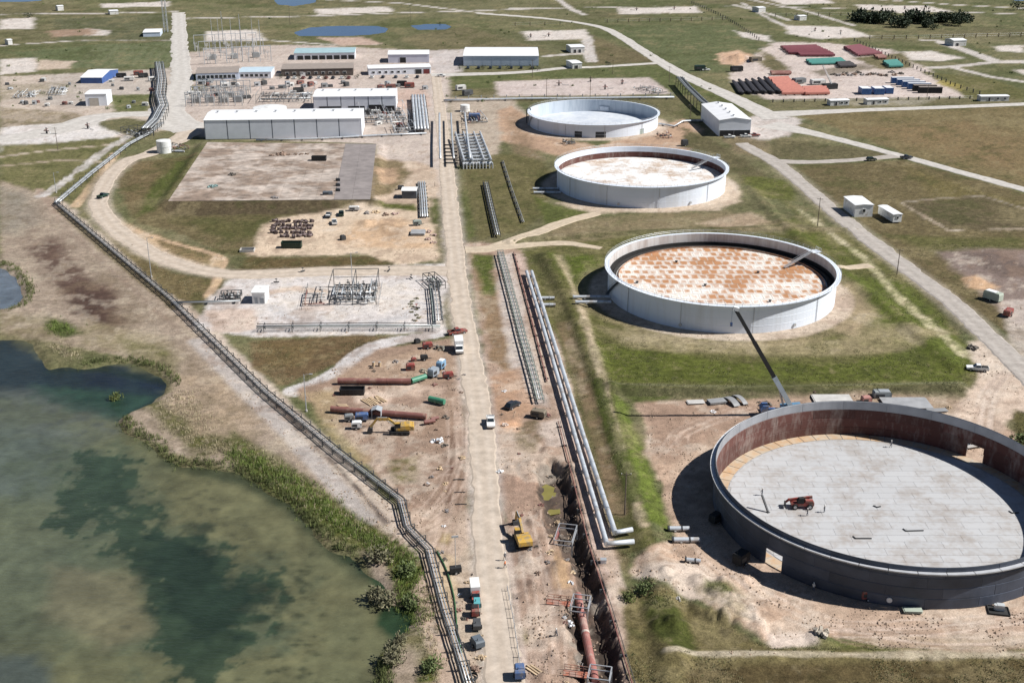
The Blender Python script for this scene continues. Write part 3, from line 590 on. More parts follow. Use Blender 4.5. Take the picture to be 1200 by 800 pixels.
for k in range(26): u = random.uniform(180, 300); v = 560+(u-180)*.55+random.gauss(0, 14); poly([(u-3, v), (u, v-1.4), (u+4, v), (u+1, v+1.6)], (70,72,52), 0, soft=.6, warp=.6, op=.5)
poly([(392,630),(420,640),(450,668),(462,690),(490,706),(498,722),(488,742),(462,748),(440,728),(450,700),(430,672),(405,655)], (36,66,42), 0, soft=1.6, warp=1.5, op=.9)
line([(200,534),(240,548),(300,562),(350,595),(395,642),(430,665)], 5, (50,62,44), 0, soft=2.5, warp=1.5, op=.75)
line([(60,432),(120,430),(200,446),(196,462),(150,490),(180,520)], 3, (34,48,36), 0, soft=2, warp=1, op=.7)
poly([(-200,290),(60,300),(60,380),(-200,380)], (104,116,126), 0, soft=1)
A5 = fbm(gx/3.5, gy/5., 51, 5)-.5; A15 = fbm(gx/15., gy/11., 53, 5)-.5; col *= (1+A5*.5+A15*.6)[:, None]
wm = bpy.data.materials.new('lake_water'); wm.use_nodes = True; n = wm.node_tree.nodes; l = wm.node_tree.links; b = n['Principled BSDF']
b.inputs['Roughness'].default_value = .1; b.inputs['IOR'].default_value = 1.33
at = n.new('ShaderNodeAttribute'); at.attribute_name = 'cover'; tc = n.new('ShaderNodeTexCoord')
mp = n.new('ShaderNodeMapping'); mp.inputs['Rotation'].default_value = (0, 0, R(25)); mp.inputs['Scale'].default_value = (.45, 1.6, 1); l.new(tc.outputs['Object'], mp.inputs[0])
q = n.new('ShaderNodeTexNoise'); q.inputs['Scale'].default_value = .9; q.inputs['Detail'].default_value = 6; q.inputs['Roughness'].default_value = .65; l.new(mp.outputs[0], q.inputs['Vector'])
q2 = n.new('ShaderNodeTexNoise'); q2.inputs['Scale'].default_value = .35; q2.inputs['Detail'].default_value = 8; l.new(tc.outputs['Object'], q2.inputs['Vector'])
mr = n.new('ShaderNodeMapRange'); l.new(q2.outputs[0], mr.inputs['Value']); mr.inputs['From Min'].default_value = .3; mr.inputs['From Max'].default_value = .7; mr.inputs['To Min'].default_value = .82; mr.inputs['To Max'].default_value = 1.2
vm = n.new('ShaderNodeVectorMath'); vm.operation = 'SCALE'; l.new(at.outputs['Color'], vm.inputs[0]); l.new(mr.outputs[0], vm.inputs['Scale']); l.new(vm.outputs[0], b.inputs['Base Color'])
bp = n.new('ShaderNodeBump'); bp.inputs['Strength'].default_value = .9; bp.inputs['Distance'].default_value = .3; l.new(q.outputs[0], bp.inputs['Height']); l.new(bp.outputs[0], b.inputs['Normal'])
ii = np.arange(LU.size).reshape(LU.shape); lq = np.stack([ii[:-1, :-1], ii[:-1, 1:], ii[1:, 1:], ii[1:, :-1]], -1).reshape(-1, 4)
lverts = np.stack([gx, gy, np.full(len(gx), WATER_Z)], 1)
cq = lverts[lq].mean(1)
keep = (poly_sdf(cq[:, 0], cq[:, 1], LAKE_W) < 5)
keepp = (poly_sdf(cq[:, 0], cq[:, 1], POND_W) < 5) & ~keep
def sub(qs):
    u_, inv = np.unique(qs.ravel(), return_inverse=True); return u_, inv.reshape(-1, 4)
for nm, kq in (('lake', keep), ('pond', keepp)):
    ui, qq = sub(lq[kq]); tag(obj(nm, grid_mesh(nm, lverts[ui], qq, col[ui], veg[ui], wm)), kind='structure')
fw = mat('pond_water', D(66,92,132), .12, 0, .1, .02)
for pl in FARPONDS_W:
    m = MB(); c = pl.mean(0); q = [(p[0]+(p[0]-c[0])*.04, p[1]+(p[1]-c[1])*.04, -.35) for p in pl]; m.add(q, [tuple(range(len(q)))]); tag(m.build('pond', fw), kind='structure')
mp_ = mat('puddle_water', D(150,140,70), .1, 0, .12, .4)
pw = PN([(630,562),(640,556),(650,560),(655,575),(657,590),(645,592),(636,586),(632,574)]); m = MB(); m.add([(a, c_, -2.35) for a, c_ in pw], [tuple(range(len(pw)))]); tag(m.build('puddle', mp_), kind='structure')

# ------------------------------------------------------------------ roads
def road_mat(name, c, tr):
    m = bpy.data.materials.new(name); m.use_nodes = True; n = m.node_tree.nodes; l = m.node_tree.links; b = n['Principled BSDF']; b.inputs['Roughness'].default_value = .95
    b.inputs['Specular IOR Level'].default_value = .1
    at = n.new('ShaderNodeAttribute'); at.attribute_name = 'across'; tc = n.new('ShaderNodeTexCoord')
    q = n.new('ShaderNodeTexNoise'); q.inputs['Scale'].default_value = .35; q.inputs['Detail'].default_value = 9; q.inputs['Roughness'].default_value = .7; l.new(tc.outputs['Object'], q.inputs['Vector'])
    q2 = n.new('ShaderNodeTexNoise'); q2.inputs['Scale'].default_value = .07; q2.inputs['Detail'].default_value = 5; l.new(tc.outputs['Object'], q2.inputs['Vector'])
    ab = n.new('ShaderNodeMath'); ab.operation = 'ABSOLUTE'; l.new(at.outputs['Fac'], ab.inputs[0])
    sb = n.new('ShaderNodeMath'); sb.operation = 'SUBTRACT'; l.new(ab.outputs[0], sb.inputs[0]); sb.inputs[1].default_value = .42
    ab2 = n.new('ShaderNodeMath'); ab2.operation = 'ABSOLUTE'; l.new(sb.outputs[0], ab2.inputs[0])
    mr = n.new('ShaderNodeMapRange'); l.new(ab2.outputs[0], mr.inputs['Value']); mr.inputs['From Min'].default_value = .05; mr.inputs['From Max'].default_value = .3; mr.inputs['To Min'].default_value = .8; mr.inputs['To Max'].default_value = 0
    mm = n.new('ShaderNodeMath'); mm.operation = 'MULTIPLY'; l.new(mr.outputs[0], mm.inputs[0]); l.new(q2.outputs[0], mm.inputs[1])
    mx = n.new('ShaderNodeMix'); mx.data_type = 'RGBA'; l.new(mm.outputs[0], mx.inputs['Factor']); mx.inputs[6].default_value = (*D(*c), 1); mx.inputs[7].default_value = (*D(*tr), 1)
    mr2 = n.new('ShaderNodeMapRange'); l.new(q.outputs[0], mr2.inputs['Value']); mr2.inputs['From Min'].default_value = .3; mr2.inputs['From Max'].default_value = .7; mr2.inputs['To Min'].default_value = .74; mr2.inputs['To Max'].default_value = 1.2
    vm = n.new('ShaderNodeVectorMath'); vm.operation = 'SCALE'; l.new(mx.outputs[2], vm.inputs[0]); l.new(mr2.outputs[0], vm.inputs['Scale']); l.new(vm.outputs[0], b.inputs['Base Color'])
    bp = n.new('ShaderNodeBump'); bp.inputs['Strength'].default_value = .3; bp.inputs['Distance'].default_value = .15; l.new(q.outputs[0], bp.inputs['Height']); l.new(bp.outputs[0], b.inputs['Normal'])
    return m
RM = {'a': road_mat('caliche_road', (210,192,172), (228,212,194)), 'b': road_mat('worn_asphalt_road', (190,180,170), (206,198,188)), 'd': road_mat('pale_gravel_road', (210,203,194), (226,220,212)), 'c': road_mat('sandy_road', (214,194,166), (226,208,184))}
ROADZ = [0.10]
def road(name, pts, widths, m, edge=.36, n_=8):
    w = smooth_line(PN(pts), n_); wd_ = np.interp(np.linspace(0, len(pts)-1, len(w)), range(len(pts)), widths) if not isinstance(widths, (int, float)) else np.full(len(w), float(widths))
    # resample to about 2 m steps near, longer far
    seg = np.hypot(*np.diff(w, axis=0).T); s = np.concatenate([[0], np.cumsum(seg)]); k = max(8, int(s[-1]/max(1.5, w[:, 1].mean()/160)))
    ss = np.linspace(0, s[-1], k); w = np.stack([np.interp(ss, s, w[:, 0]), np.interp(ss, s, w[:, 1])], 1); wd_ = np.interp(ss, s, wd_)
    d = np.gradient(w, axis=0); nn = np.stack([-d[:, 1], d[:, 0]], 1)/(np.hypot(d[:, 0], d[:, 1])[:, None]+1e-9)
    ac = np.array([-1.06, -.86, -.3, .3, .86, 1.06]); vs = []; av = []
    e0 = (fbm(ss/9, ss*0+3.3, 2)-.5+(vnoise(ss/2.1, ss*0+1.7, 6)-.5)*.5)*edge*4; e1 = (fbm(ss/9, ss*0+9.1, 4)-.5+(vnoise(ss/2.1, ss*0+5.1, 7)-.5)*.5)*edge*4
    for i in range(k):
        for a in ac:
            off = a*wd_[i]/2+(e0[i] if a < -.8 else e1[i] if a > .8 else 0); p = w[i]+nn[i]*off; vs.append(p); av.append(a)
    vs = np.array(vs); z = relief(vs[:, 0], vs[:, 1])+ROADZ[0]; z[np.abs(np.array(av)) > 1] -= ROADZ[0]+.09; ROADZ[0] += .006
    q = []
    for i in range(k-1):
        for j in range(5): o = i*6+j; q.append((o, o+1, o+7, o+6))
    me = bpy.data.meshes.new(name); me.from_pydata([(*p, zz_) for p, zz_ in zip(vs, z)], [], q); me.materials.append(RM[m])
    a = me.attributes.new('across', 'FLOAT', 'POINT'); a.data.foreach_set('value', np.array(av, np.float32)); me.update()
    return tag(obj(name, me), kind='structure')
road('main_road', [(600,860),(592,800),(573,640),(562,490),(547,400),(534.5,310),(523.5,200),(512,100),(509,86)], [6.6,6.4,6.2,6.6,6.4,6.8,6.8,6.6,6.8], 'a')
road('perimeter_road', [(524,317),(460,317),(380,318),(310,321),(265,321),(225,314),(182,299),(152,281),(130,263),(116,240),(121,220),(134,200),(152,187),(176,180),(205,166),(228,152)], [10,10,9.5,9,8.5,8,8,8,8,7.5,7.5,7.5,8,9,11,14], 'a')
road('plant_road', [(228,152),(205,144),(196,130),(205,112),(213,92),(211,62),(209,15)], [22,24,20,16,14,13,12], 'd', edge=.8)
road('gravel_lane', [(200,134),(150,134),(112,138),(70,152),(0,164),(-40,170)], [14,14,18,22,16,14], 'd', edge=1)
road('yard_road', [(505,88),(600,85.5),(660,80),(700,78.5),(772,74)], [14,9,8,7,7], 'd')
road('field_road', [(560,16),(640,22),(700,31),(727,43),(752,59),(776,74),(805,90),(845,108),(885,127),(910,140)], [8,8,8,9,9,10,11,12,13,16], 'd')
road('east_road', [(905,134),(1000,129.5),(1100,126),(1200,122),(1290,119)], [16,9,8,8,8], 'd')
road('south_road', [(900,146),(960,158),(1050,181),(1130,203),(1200,222),(1290,247)], [22,9,7,7,7,7], 'd')
road('tank_road', [(868,168),(888,179),(905,188),(930,207),(985,254),(1050,305),(1110,350),(1162,397),(1210,445),(1270,510)], [7,8,8,7.5,7.5,7.5,7.5,7.5,7.5,7.5], 'b')
road('link_road', [(905,189),(950,190),(1000,187.5),(1050,183)], [9,6,6,7], 'b')
road('tank_track', [(545,293),(575,291),(600,282),(630,272),(662,260),(700,250)], [8,7,6,6,6,5], 'c')
road('stub_track', [(575,292),(610,288),(660,285),(705,291)], [6,5,5,3], 'c')
road('field_lane', [(1020,311),(1000,313),(975,316)], [5,4,2], 'c')
# ------------------------------------------------------------------ tanks
def shell(R_, H_, th, n_=144, openings=(), bands=None):
    """thick cylinder wall with door cut-outs; slot 0 outside, 1 inside, 2 edges"""
    ang = sorted(set([round(2*math.pi*i/n_, 6) for i in range(n_)]+[round((a+s*hw/R_) % (2*math.pi), 6) for a, hw, h in openings for s in (-1, 1)]))
    zs = sorted(set([0.0, H_]+[h for a, hw, h in openings]+list(bands or []))); N = len(ang); Z = len(zs); m = MB()
    for r_ in (R_, R_-th):
        for a in ang:
            for z in zs: m.v.append((r_*math.cos(a), r_*math.sin(a), z))
    def solid(i, k):
        if k < 0 or k >= Z-1: return False
        am = ang[i]+((ang[(i+1) % N]-ang[i]) % (2*math.pi))/2; zm = (zs[k]+zs[k+1])/2
        for a, hw, h in openings:
            if abs((am-a+math.pi) % (2*math.pi)-math.pi) < hw/R_ and zm < h: return False
        return True
    def V(s, i, k): return s*N*Z+(i % N)*Z+k
    for i in range(N):
        for k in range(Z-1):
            if not solid(i, k): continue
            m.f.append((V(0,i,k), V(0,i+1,k), V(0,i+1,k+1), V(0,i,k+1))); m.m.append(0)
            m.f.append((V(1,i+1,k), V(1,i,k), V(1,i,k+1), V(1,i+1,k+1))); m.m.append(1)
            if not solid(i, k+1): m.f.append((V(0,i,k+1), V(0,i+1,k+1), V(1,i+1,k+1), V(1,i,k+1))); m.m.append(2)
            if not solid(i, k-1) and k > 0: m.f.append((V(0,i,k), V(1,i,k), V(1,i+1,k), V(0,i+1,k))); m.m.append(2)
            if not solid((i+1) % N, k): m.f.append((V(0,i+1,k), V(1,i+1,k), V(1,i+1,k+1), V(0,i+1,k+1))); m.m.append(2)
            if not solid((i-1) % N, k): m.f.append((V(0,i,k), V(0,i,k+1), V(1,i,k+1), V(1,i,k))); m.m.append(2)
    return m
def rust_mat(name, base, rust, amt, sc=.12, edge=False, streak=False, rough=.6, objvar=.06, gain=1.0):
    """paint with rust that has a shape of its own: blotches, plate centres, or streaks running down"""
    m = bpy.data.materials.new(name); m.use_nodes = True; n = m.node_tree.nodes; l = m.node_tree.links; b = n['Principled BSDF']; b.inputs['Roughness'].default_value = rough
    tc = n.new('ShaderNodeTexCoord'); ge = n.new('ShaderNodeNewGeometry'); mp = n.new('ShaderNodeMapping'); l.new(ge.outputs['Position'], mp.inputs[0])
    if streak: mp.inputs['Scale'].default_value = (1, 1, .12 if streak is True else streak)
    q = n.new('ShaderNodeTexNoise'); q.inputs['Scale'].default_value = sc; q.inputs['Detail'].default_value = 9; q.inputs['Roughness'].default_value = .68; l.new(mp.outputs[0], q.inputs['Vector'])
    q2 = n.new('ShaderNodeTexNoise'); q2.inputs['Scale'].default_value = sc*7; q2.inputs['Detail'].default_value = 6; l.new(mp.outputs[0], q2.inputs['Vector'])
    ad = n.new('ShaderNodeMath'); ad.operation = 'MULTIPLY_ADD'; l.new(q2.outputs[0], ad.inputs[0]); ad.inputs[1].default_value = .45; gn = n.new('ShaderNodeMath'); gn.operation = 'MULTIPLY_ADD'; l.new(q.outputs[0], gn.inputs[0]); gn.inputs[1].default_value = gain; gn.inputs[2].default_value = .5*(1-gain); l.new(gn.outputs[0], ad.inputs[2]); v = ad.outputs[0]
    if edge:
        sx = n.new('ShaderNodeSeparateXYZ'); l.new(tc.outputs['Generated'], sx.inputs[0]); prod = None
        for ax in ('X', 'Y'):
            a = n.new('ShaderNodeMath'); a.operation = 'SUBTRACT'; l.new(sx.outputs[ax], a.inputs[0]); a.inputs[1].default_value = .5
            a2 = n.new('ShaderNodeMath'); a2.operation = 'ABSOLUTE'; l.new(a.outputs[0], a2.inputs[0])
            mr = n.new('ShaderNodeMapRange'); l.new(a2.outputs[0], mr.inputs['Value']); mr.inputs['From Min'].default_value = .48; mr.inputs['From Max'].default_value = .24; mr.inputs['To Min'].default_value = -.16; mr.inputs['To Max'].default_value = .07
            if prod is None: prod = mr.outputs[0]
            else:
                s = n.new('ShaderNodeMath'); s.operation = 'MINIMUM'; l.new(prod, s.inputs[0]); l.new(mr.outputs[0], s.inputs[1]); prod = s.outputs[0]
        s = n.new('ShaderNodeMath'); s.operation = 'ADD'; l.new(v, s.inputs[0]); l.new(prod, s.inputs[1]); v = s.outputs[0]
        oi0 = n.new('ShaderNodeObjectInfo'); s0 = n.new('ShaderNodeMath'); s0.operation = 'MULTIPLY_ADD'; l.new(oi0.outputs['Random'], s0.inputs[0]); s0.inputs[1].default_value = .13; l.new(v, s0.inputs[2]); v = s0.outputs[0]
    mr = n.new('ShaderNodeMapRange'); l.new(v, mr.inputs['Value']); c0 = .92-amt*.4; mr.inputs['From Min'].default_value = c0-.13; mr.inputs['From Max'].default_value = c0+.17
    oi = n.new('ShaderNodeObjectInfo'); om = n.new('ShaderNodeMapRange'); l.new(oi.outputs['Random'], om.inputs['Value']); om.inputs['To Min'].default_value = 1-objvar; om.inputs['To Max'].default_value = 1+objvar
    mx = n.new('ShaderNodeMix'); mx.data_type = 'RGBA'; l.new(mr.outputs[0], mx.inputs['Factor']); mx.inputs[6].default_value = (*base, 1); mx.inputs[7].default_value = (*rust, 1)
    vm = n.new('ShaderNodeVectorMath'); vm.operation = 'SCALE'; l.new(mx.outputs[2], vm.inputs[0]); l.new(om.outputs[0], vm.inputs['Scale']); l.new(vm.outputs[0], b.inputs['Base Color'])
    return m
TW = rust_mat('tank_white_paint', (.70,.75,.82), (.58,.60,.62), .2, .09, streak=True, rough=.45, objvar=0)
TIN_RED = rust_mat('rusted_shell_inside', (.10,.038,.029), (.24,.19,.165), .24, .22, streak=.4, rough=.85, objvar=.25)
TIN_GREY = rust_mat('clean_shell_inside', (.56,.54,.52), (.36,.30,.27), .3, .2, streak=True, rough=.6, objvar=0)
TIN_BLUE = rust_mat('pale_shell_inside', (.52,.57,.62), (.34,.40,.46), .3, .2, streak=True, rough=.6, objvar=0)
SEAL_SHADE = mat('seal_rubber_and_wall_shade', (.02,.018,.016), .8, 0, .3)
STEELG = mat('weathered_steel_plate', (.058,.07,.098), .6, .2, .25, .25, objvar=.22, world=True)
STEELL = mat('bare_steel_rim', (.50,.51,.53), .5, .3, .12, .5)
GALV = mat('galvanised_steel', (.48,.49,.50), .5, .5, .12, 1.0)
DKSTEEL = mat('dark_steel', (.06,.062,.065), .6, .4, .2, 1.0)
def handrail(parent, R_, z, n_=72, a0=0.0, a1=2*math.pi):
    m = MB(); rr_ = [(R_*math.cos(a0+(a1-a0)*i/n_), R_*math.sin(a0+(a1-a0)*i/n_)) for i in range(n_+1)]
    for dz in (.55, 1.05): m.tube([(x, y, z+dz) for x, y in rr_], .035, 4, False)
    for x, y in rr_[::1]: m.bar((x, y, z), (x, y, z+1.05), .06)
    return m.build('handrail', GALV, parent)
def plates(parent, R_, z, pw_, pl_, m_, name='deck_plate', th=.03, gap=.05, rot=0.0, stagger=.5, rmin_pts=3):
    """rectangular plates in staggered rows clipped to a circle, each its own object, whole ones sharing one mesh"""
    rows = int(2*R_/pw_)+1; whole = None; cnt = 0
    for r_ in range(rows):
        y0 = -R_+r_*pw_; y1 = min(y0+pw_-gap, R_)
        off = -(pl_*((r_*0.37) % 1.0)) if stagger < 0 else -(pl_*stagger) if r_ % 2 else 0.0
        k = int(2*R_/pl_)+2
        for c in range(k):
            x0 = -R_+c*pl_+off; x1 = x0+pl_-gap
            cor = [(x0, y0), (x1, y0), (x1, y1), (x0, y1)]; ins = [math.hypot(*p) <= R_ for p in cor]
            if all(ins):
                if whole is None:
                    w2 = (pl_-gap)/2; h2 = (pw_-gap)/2; m = MB(); m.box((0, 0, th/2), (2*w2, 2*h2, th)); whole = m.mesh(name, m_)
                o = obj(name, whole, parent); o.location = ((x0+x1)/2, (y0+y1)/2, z); cnt += 1; continue
            # clip the rectangle by the circle
            pts = []; S = 10
            for i in range(4):
                a = cor[i]; b_ = cor[(i+1) % 4]
                for s in range(S): pts.append((a[0]+(b_[0]-a[0])*s/S, a[1]+(b_[1]-a[1])*s/S))
            pts = [p for p in pts if math.hypot(*p) <= R_]
            if len(pts) < rmin_pts: continue
            xs = [p[0] for p in pts]; ys = [p[1] for p in pts]
            if (max(xs)-min(xs))*(max(ys)-min(ys)) < .4: continue
            a_ = sum(xs)/len(xs); b2 = sum(ys)/len(ys)
            m = MB(); kk = len(pts); m.add([(p[0]-a_, p[1]-b2, th) for p in pts]+[(p[0]-a_, p[1]-b2, 0) for p in pts], [tuple(range(kk))]+[(i, i+kk, (i+1) % kk+kk, (i+1) % kk) for i in range(kk)])
            o = m.build(name, m_, parent); o.location = (a_, b2, z); cnt += 1
    return cnt
def stair(parent, R_, H_, a0, a1, m_, name='stair'):
    m = MB(); n_ = 34
    for i in range(n_):
        a = a0+(a1-a0)*i/n_; z = H_*(i+1)/n_; c, s = math.cos(a), math.sin(a)
        m.box(((R_+.55)*c, (R_+.55)*s, z), (.9, .36, .05), a)
    for rr_ in (R_+.12, R_+1.0):
        for dz in (0, 1.0):
            m.tube([(rr_*math.cos(a0+(a1-a0)*i/12), rr_*math.sin(a0+(a1-a0)*i/12), H_*i/12+dz) for i in range(13)], .05, 4)
    for i in range(0, 13, 1):
        a = a0+(a1-a0)*i/12; m.bar(((R_+1.0)*math.cos(a), (R_+1.0)*math.sin(a), H_*i/12), ((R_+1.0)*math.cos(a), (R_+1.0)*math.sin(a), H_*i/12+1), .05)
    return m.build(name, m_, parent)
def girder(parent, R_, z, w, m_, name='wind_girder', th=.12, n_=144):
    m = MB(); m.lathe([(R_+.02, z), (R_+w, z), (R_+w, z+th), (R_+.02, z+th)], n_, closed=True); return m.build(name, m_, parent)

# far tank: empty, doors cut in its shell
x, y, r_ = TANKS[0]; Ht = 6.6
t1 = thing('storage_tank', 'farthest white round tank, empty, with three openings cut in its shell', 'storage tank', (x, y, 0))
A = lambda u, v, T: math.atan2(P(u, v).y-T[1], P(u, v).x-T[0])
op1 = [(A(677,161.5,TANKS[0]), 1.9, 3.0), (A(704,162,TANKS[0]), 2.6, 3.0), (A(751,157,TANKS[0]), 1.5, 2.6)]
shell(r_, Ht, .25, 144, op1).build('shell', [TW, TIN_BLUE, TW], t1, False)
m = MB(); m.lathe([(0.01, .3), (r_-.3, .3)], 96); m.build('floor', rust_mat('pale_tank_floor', (.60,.62,.64), (.42,.46,.52), .5, .06, objvar=0), t1)
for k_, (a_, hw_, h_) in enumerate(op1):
    m = MB(); m.lathe([(r_-.22, .05), (r_-.22, h_), (r_-.16, h_), (r_-.16, .05)], 3, closed=True, a0=a_-hw_/r_, a1=a_+hw_/r_); m.build('opening_fill', mat('opening_shade', (.05,.055,.06), .7) if k_ < 2 else mat('green_sheet', (.34,.40,.36), .7), t1)  # added sheets in the openings; the two dark ones stand in for shade
girder(t1, r_, Ht-.2, 1.0, TW); handrail(t1, r_+.95, Ht-.08, 72)
m = MB(); m.box((0, 0, 1.5), (5, .3, 2.4)); o = m.build('inner_panel', mat('primed_panel', (.55,.6,.66), .6), t1); o.location = (8, 31.6, .4); o.rotation_euler = (0, 0, -.25)
stair(t1, r_, Ht-.3, R(186), R(200), GALV)
m = MB(); m.tube([(-r_-1.2, 3, 0), (-r_-1.2, 3, 6.9), (-r_-.6, 3, 7.6), (-r_+.6, 3, 7.6), (-r_+.9, 3, 6.6)], .28, 8); m.build('fill_pipe', DKSTEEL, t1)
# second tank: white roof
x, y, r_ = TANKS[1]; Ht = 8.7
t2 = thing('storage_tank', 'white round tank with an almost clean white floating roof, second farthest', 'storage tank', (x, y, 0))
shell(r_, Ht, .25, 144).build('shell', [TW, TIN_RED, TW], t2)
m = MB(); m.lathe([(r_-.27, Ht-2.2), (r_-.27, Ht-.02)], 144); m.build('clean_top_course', TW, t2)
m = MB(); m.lathe([(0.01, 4.1), (r_-1.3, 4.1), (r_-.8, 4.0), (r_-.3, 4.0)], 96); m.build('floating_roof', rust_mat('white_roof_base', (.60,.60,.59), (.40,.33,.27), .35, .1, objvar=0), t2)
plates(t2, r_-1.5, 4.14, 3.0, 9.2, rust_mat('white_roof_plate', (.74,.73,.71), (.44,.33,.24), .36, .10, objvar=.06, gain=1.6), gap=.1)
girder(t2, r_, Ht-.2, 1.15, TW); handrail(t2, r_+1.1, Ht-.08, 84)
# third tank: rusted roof
x, y, r_ = TANKS[2]; Ht = 8.7
t3 = thing('storage_tank', 'white round tank with a rust-blotched tiled floating roof, in the middle of the row', 'storage tank', (x, y, 0))
shell(r_, Ht, .25, 160).build('shell', [TW, SEAL_SHADE, TW], t3)  # seal black on the inside paints the shadow on the lower wall
m = MB(); m.lathe([(r_-.27, Ht-2.9), (r_-.27, Ht-.02)], 160); m.build('clean_top_course', TIN_GREY, t3)
RUSTY = rust_mat('rusted_roof_plate', (.74,.70,.64), (.39,.19,.085), .52, .05, edge=True, objvar=.06, gain=1.9)
DZ = .8; m = MB(); m.lathe([(0.01, 3.7+DZ), (r_-2.6, 3.7+DZ)], 96); m.build('floating_roof', rust_mat('roof_seam', (.68,.65,.60), (.46,.30,.18), .3, .1, objvar=0), t3)
m = MB(); m.lathe([(r_-2.6, 3.7+DZ), (r_-2.5, 4.15+DZ), (r_-1.6, 4.15+DZ), (r_-1.5, 3.6+DZ), (r_-.3, 3.4+DZ)], 96); m.build('rim_seal', SEAL_SHADE, t3)
m = MB(); m.lathe([(r_-3.4, 3.72+DZ), (r_-3.4, 4.3+DZ), (r_-3.32, 4.3+DZ), (r_-3.32, 3.72+DZ)], 96, closed=True); m.build('foam_dam', rust_mat('rusted_dam', (.5,.4,.32), (.28,.12,.05), .7, .2, objvar=0), t3)
plates(t3, r_-2.75, 3.74+DZ, 4.6, 2.75, RUSTY, gap=.22, stagger=.5)
for (a, q_) in ((.4, 14), (2.2, 20), (4.0, 9), (5.2, 24), (3.3, 27)):
    m = MB(); m.cyl((q_*math.cos(a), q_*math.sin(a), 3.75+DZ), .35, .5, 10); m.cyl((q_*math.cos(a), q_*math.sin(a), 4.25+DZ), .5, .1, 10); m.build('roof_vent', DKSTEEL, t3)
girder(t3, r_, Ht-.2, 1.2, TW); handrail(t3, r_+1.15, Ht-.08, 96)
stair(t3, r_, Ht-.3, R(184), R(203), mat('stair_grating', (.10,.11,.11), .6, .4))
for T_, aa in ((t2, R(22)), (t3, R(24))):
    rr_ = 35.3; c, s = math.cos(aa), math.sin(aa)
    m = MB(); m.box(((rr_+.5)*c, (rr_+.5)*s, 8.9), (3.2, 3.0, .12), aa)
    for k in range(-2, 3):
        m.bar(((rr_+2)*c-s*k*.7, (rr_+2)*s+c*k*.7, 8.9), ((rr_+2)*c-s*k*.7, (rr_+2)*s+c*k*.7, 10), .07)
    m.bar(((rr_+2)*c-s*1.4, (rr_+2)*s+c*1.4, 10), ((rr_+2)*c+s*1.4, (rr_+2)*s-c*1.4, 10), .07); m.build('gauge_platform', TW, T_)
    m = MB(); e = Vector((rr_*c*.985, rr_*s*.985, 9.0)); f_ = Vector((rr_*c*.69, rr_*s*.69, 5.0)); sd_ = Vector((-s, c, 0))*.4
    for k in (-1, 1): m.bar(e+sd_*k, f_+sd_*k, .16, .3); m.bar(e+sd_*k+Vector((0, 0, .9)), f_+sd_*k+Vector((0, 0, .9)), .07)
    for i in range(22): p = e.lerp(f_, i/21); m.bar(p-sd_, p+sd_, .25, .05)
    m.build('rolling_ladder', GALV, T_)
    for ax in (R(-62), R(-110) if T_ is t2 else R(-118)):
        m = MB(); m.cyl((0, 0, 0), .5, .35, 12); o = m.build('manway', GALV, T_); o.location = (35.3*math.cos(ax), 35.3*math.sin(ax), 1.2); o.rotation_euler = (0, math.pi/2, ax)
for T_, r0_, h0_ in ((t1, 33.4, 6.6), (t2, 35.2, 8.7), (t3, 35.3, 8.7)):
    for k in range(1, 4):
        m = MB(); z0 = h0_*k/4; m.lathe([(r0_, z0-.05), (r0_+.035, z0-.02), (r0_+.035, z0+.02), (r0_, z0+.05)], 144); m.build('weld_seam', TW, T_)
    for ax in (R(-150), R(-118), R(-84), R(-47)):
        m = MB(); c, s = math.cos(ax), math.sin(ax); m.tube([((r0_+.18)*c, (r0_+.18)*s, .2), ((r0_+.18)*c, (r0_+.18)*s, h0_-.3)], .09, 6); m.build('drain_pipe', GALV, T_)
# nearest tank: bare steel, roofless, shell plates one by one
x, y, r_ = TANKS[3]; Ht = 8.8
t4 = thing('storage_tank', 'nearest and largest-looking tank, unpainted grey steel shell, roofless with bare plate floor', 'storage tank', (x, y, 0))
doorA = A(912, 662, TANKS[3]); doorB = A(1128, 546, TANKS[3]); NP = 22; course = Ht/4; da = 2*math.pi/NP
def shell_plate(name, a0, a1, z0, z1, mo, mi):
    k = 7; m = MB(); ch = .06; ins = .12
    for si, (rr_, ia, iz) in enumerate(((r_, ins, ins), (r_-ch, 0, 0), (r_-.2, 0, 0), (r_-.2-ch, ins, ins))):
        for i in range(k+1):
            a = a0+ia/r_+(a1-a0-2*ia/r_)*i/k
            for z in (z0+iz, z1-iz): m.v.append((rr_*math.cos(a), rr_*math.sin(a), z))
    def V(s, i, t): return s*(k+1)*2+i*2+t
    for s in range(3):
        mi_ = (0, 2, 1)[s]
        for i in range(k):
            for t in (0, 1): m.f.append((V(s,i,t), V(s,i+1,t), V(s+1,i+1,t), V(s+1,i,t))); m.m.append(mi_ if s != 2 else 1)
        for i in (0, k): m.f.append((V(s,i,0), V(s,i,1), V(s+1,i,1), V(s+1,i,0))); m.m.append(mi_ if s != 2 else 1)
    for i in range(k):
        m.f.append((V(0,i,0), V(0,i+1,0), V(0,i+1,1), V(0,i,1))); m.m.append(0); m.f.append((V(3,i,0), V(3,i+1,0), V(3,i+1,1), V(3,i,1))); m.m.append(1)
    return m.mesh(name, [mo, mi, DKSTEEL])
cm = [shell_plate('shell_plate', 0, da, c*course, (c+1)*course, STEELG, TIN_RED if c < 3 else mat('new_steel_inside', (.33,.34,.36), .55, .3, .15, .3, objvar=.08)) for c in range(4)]
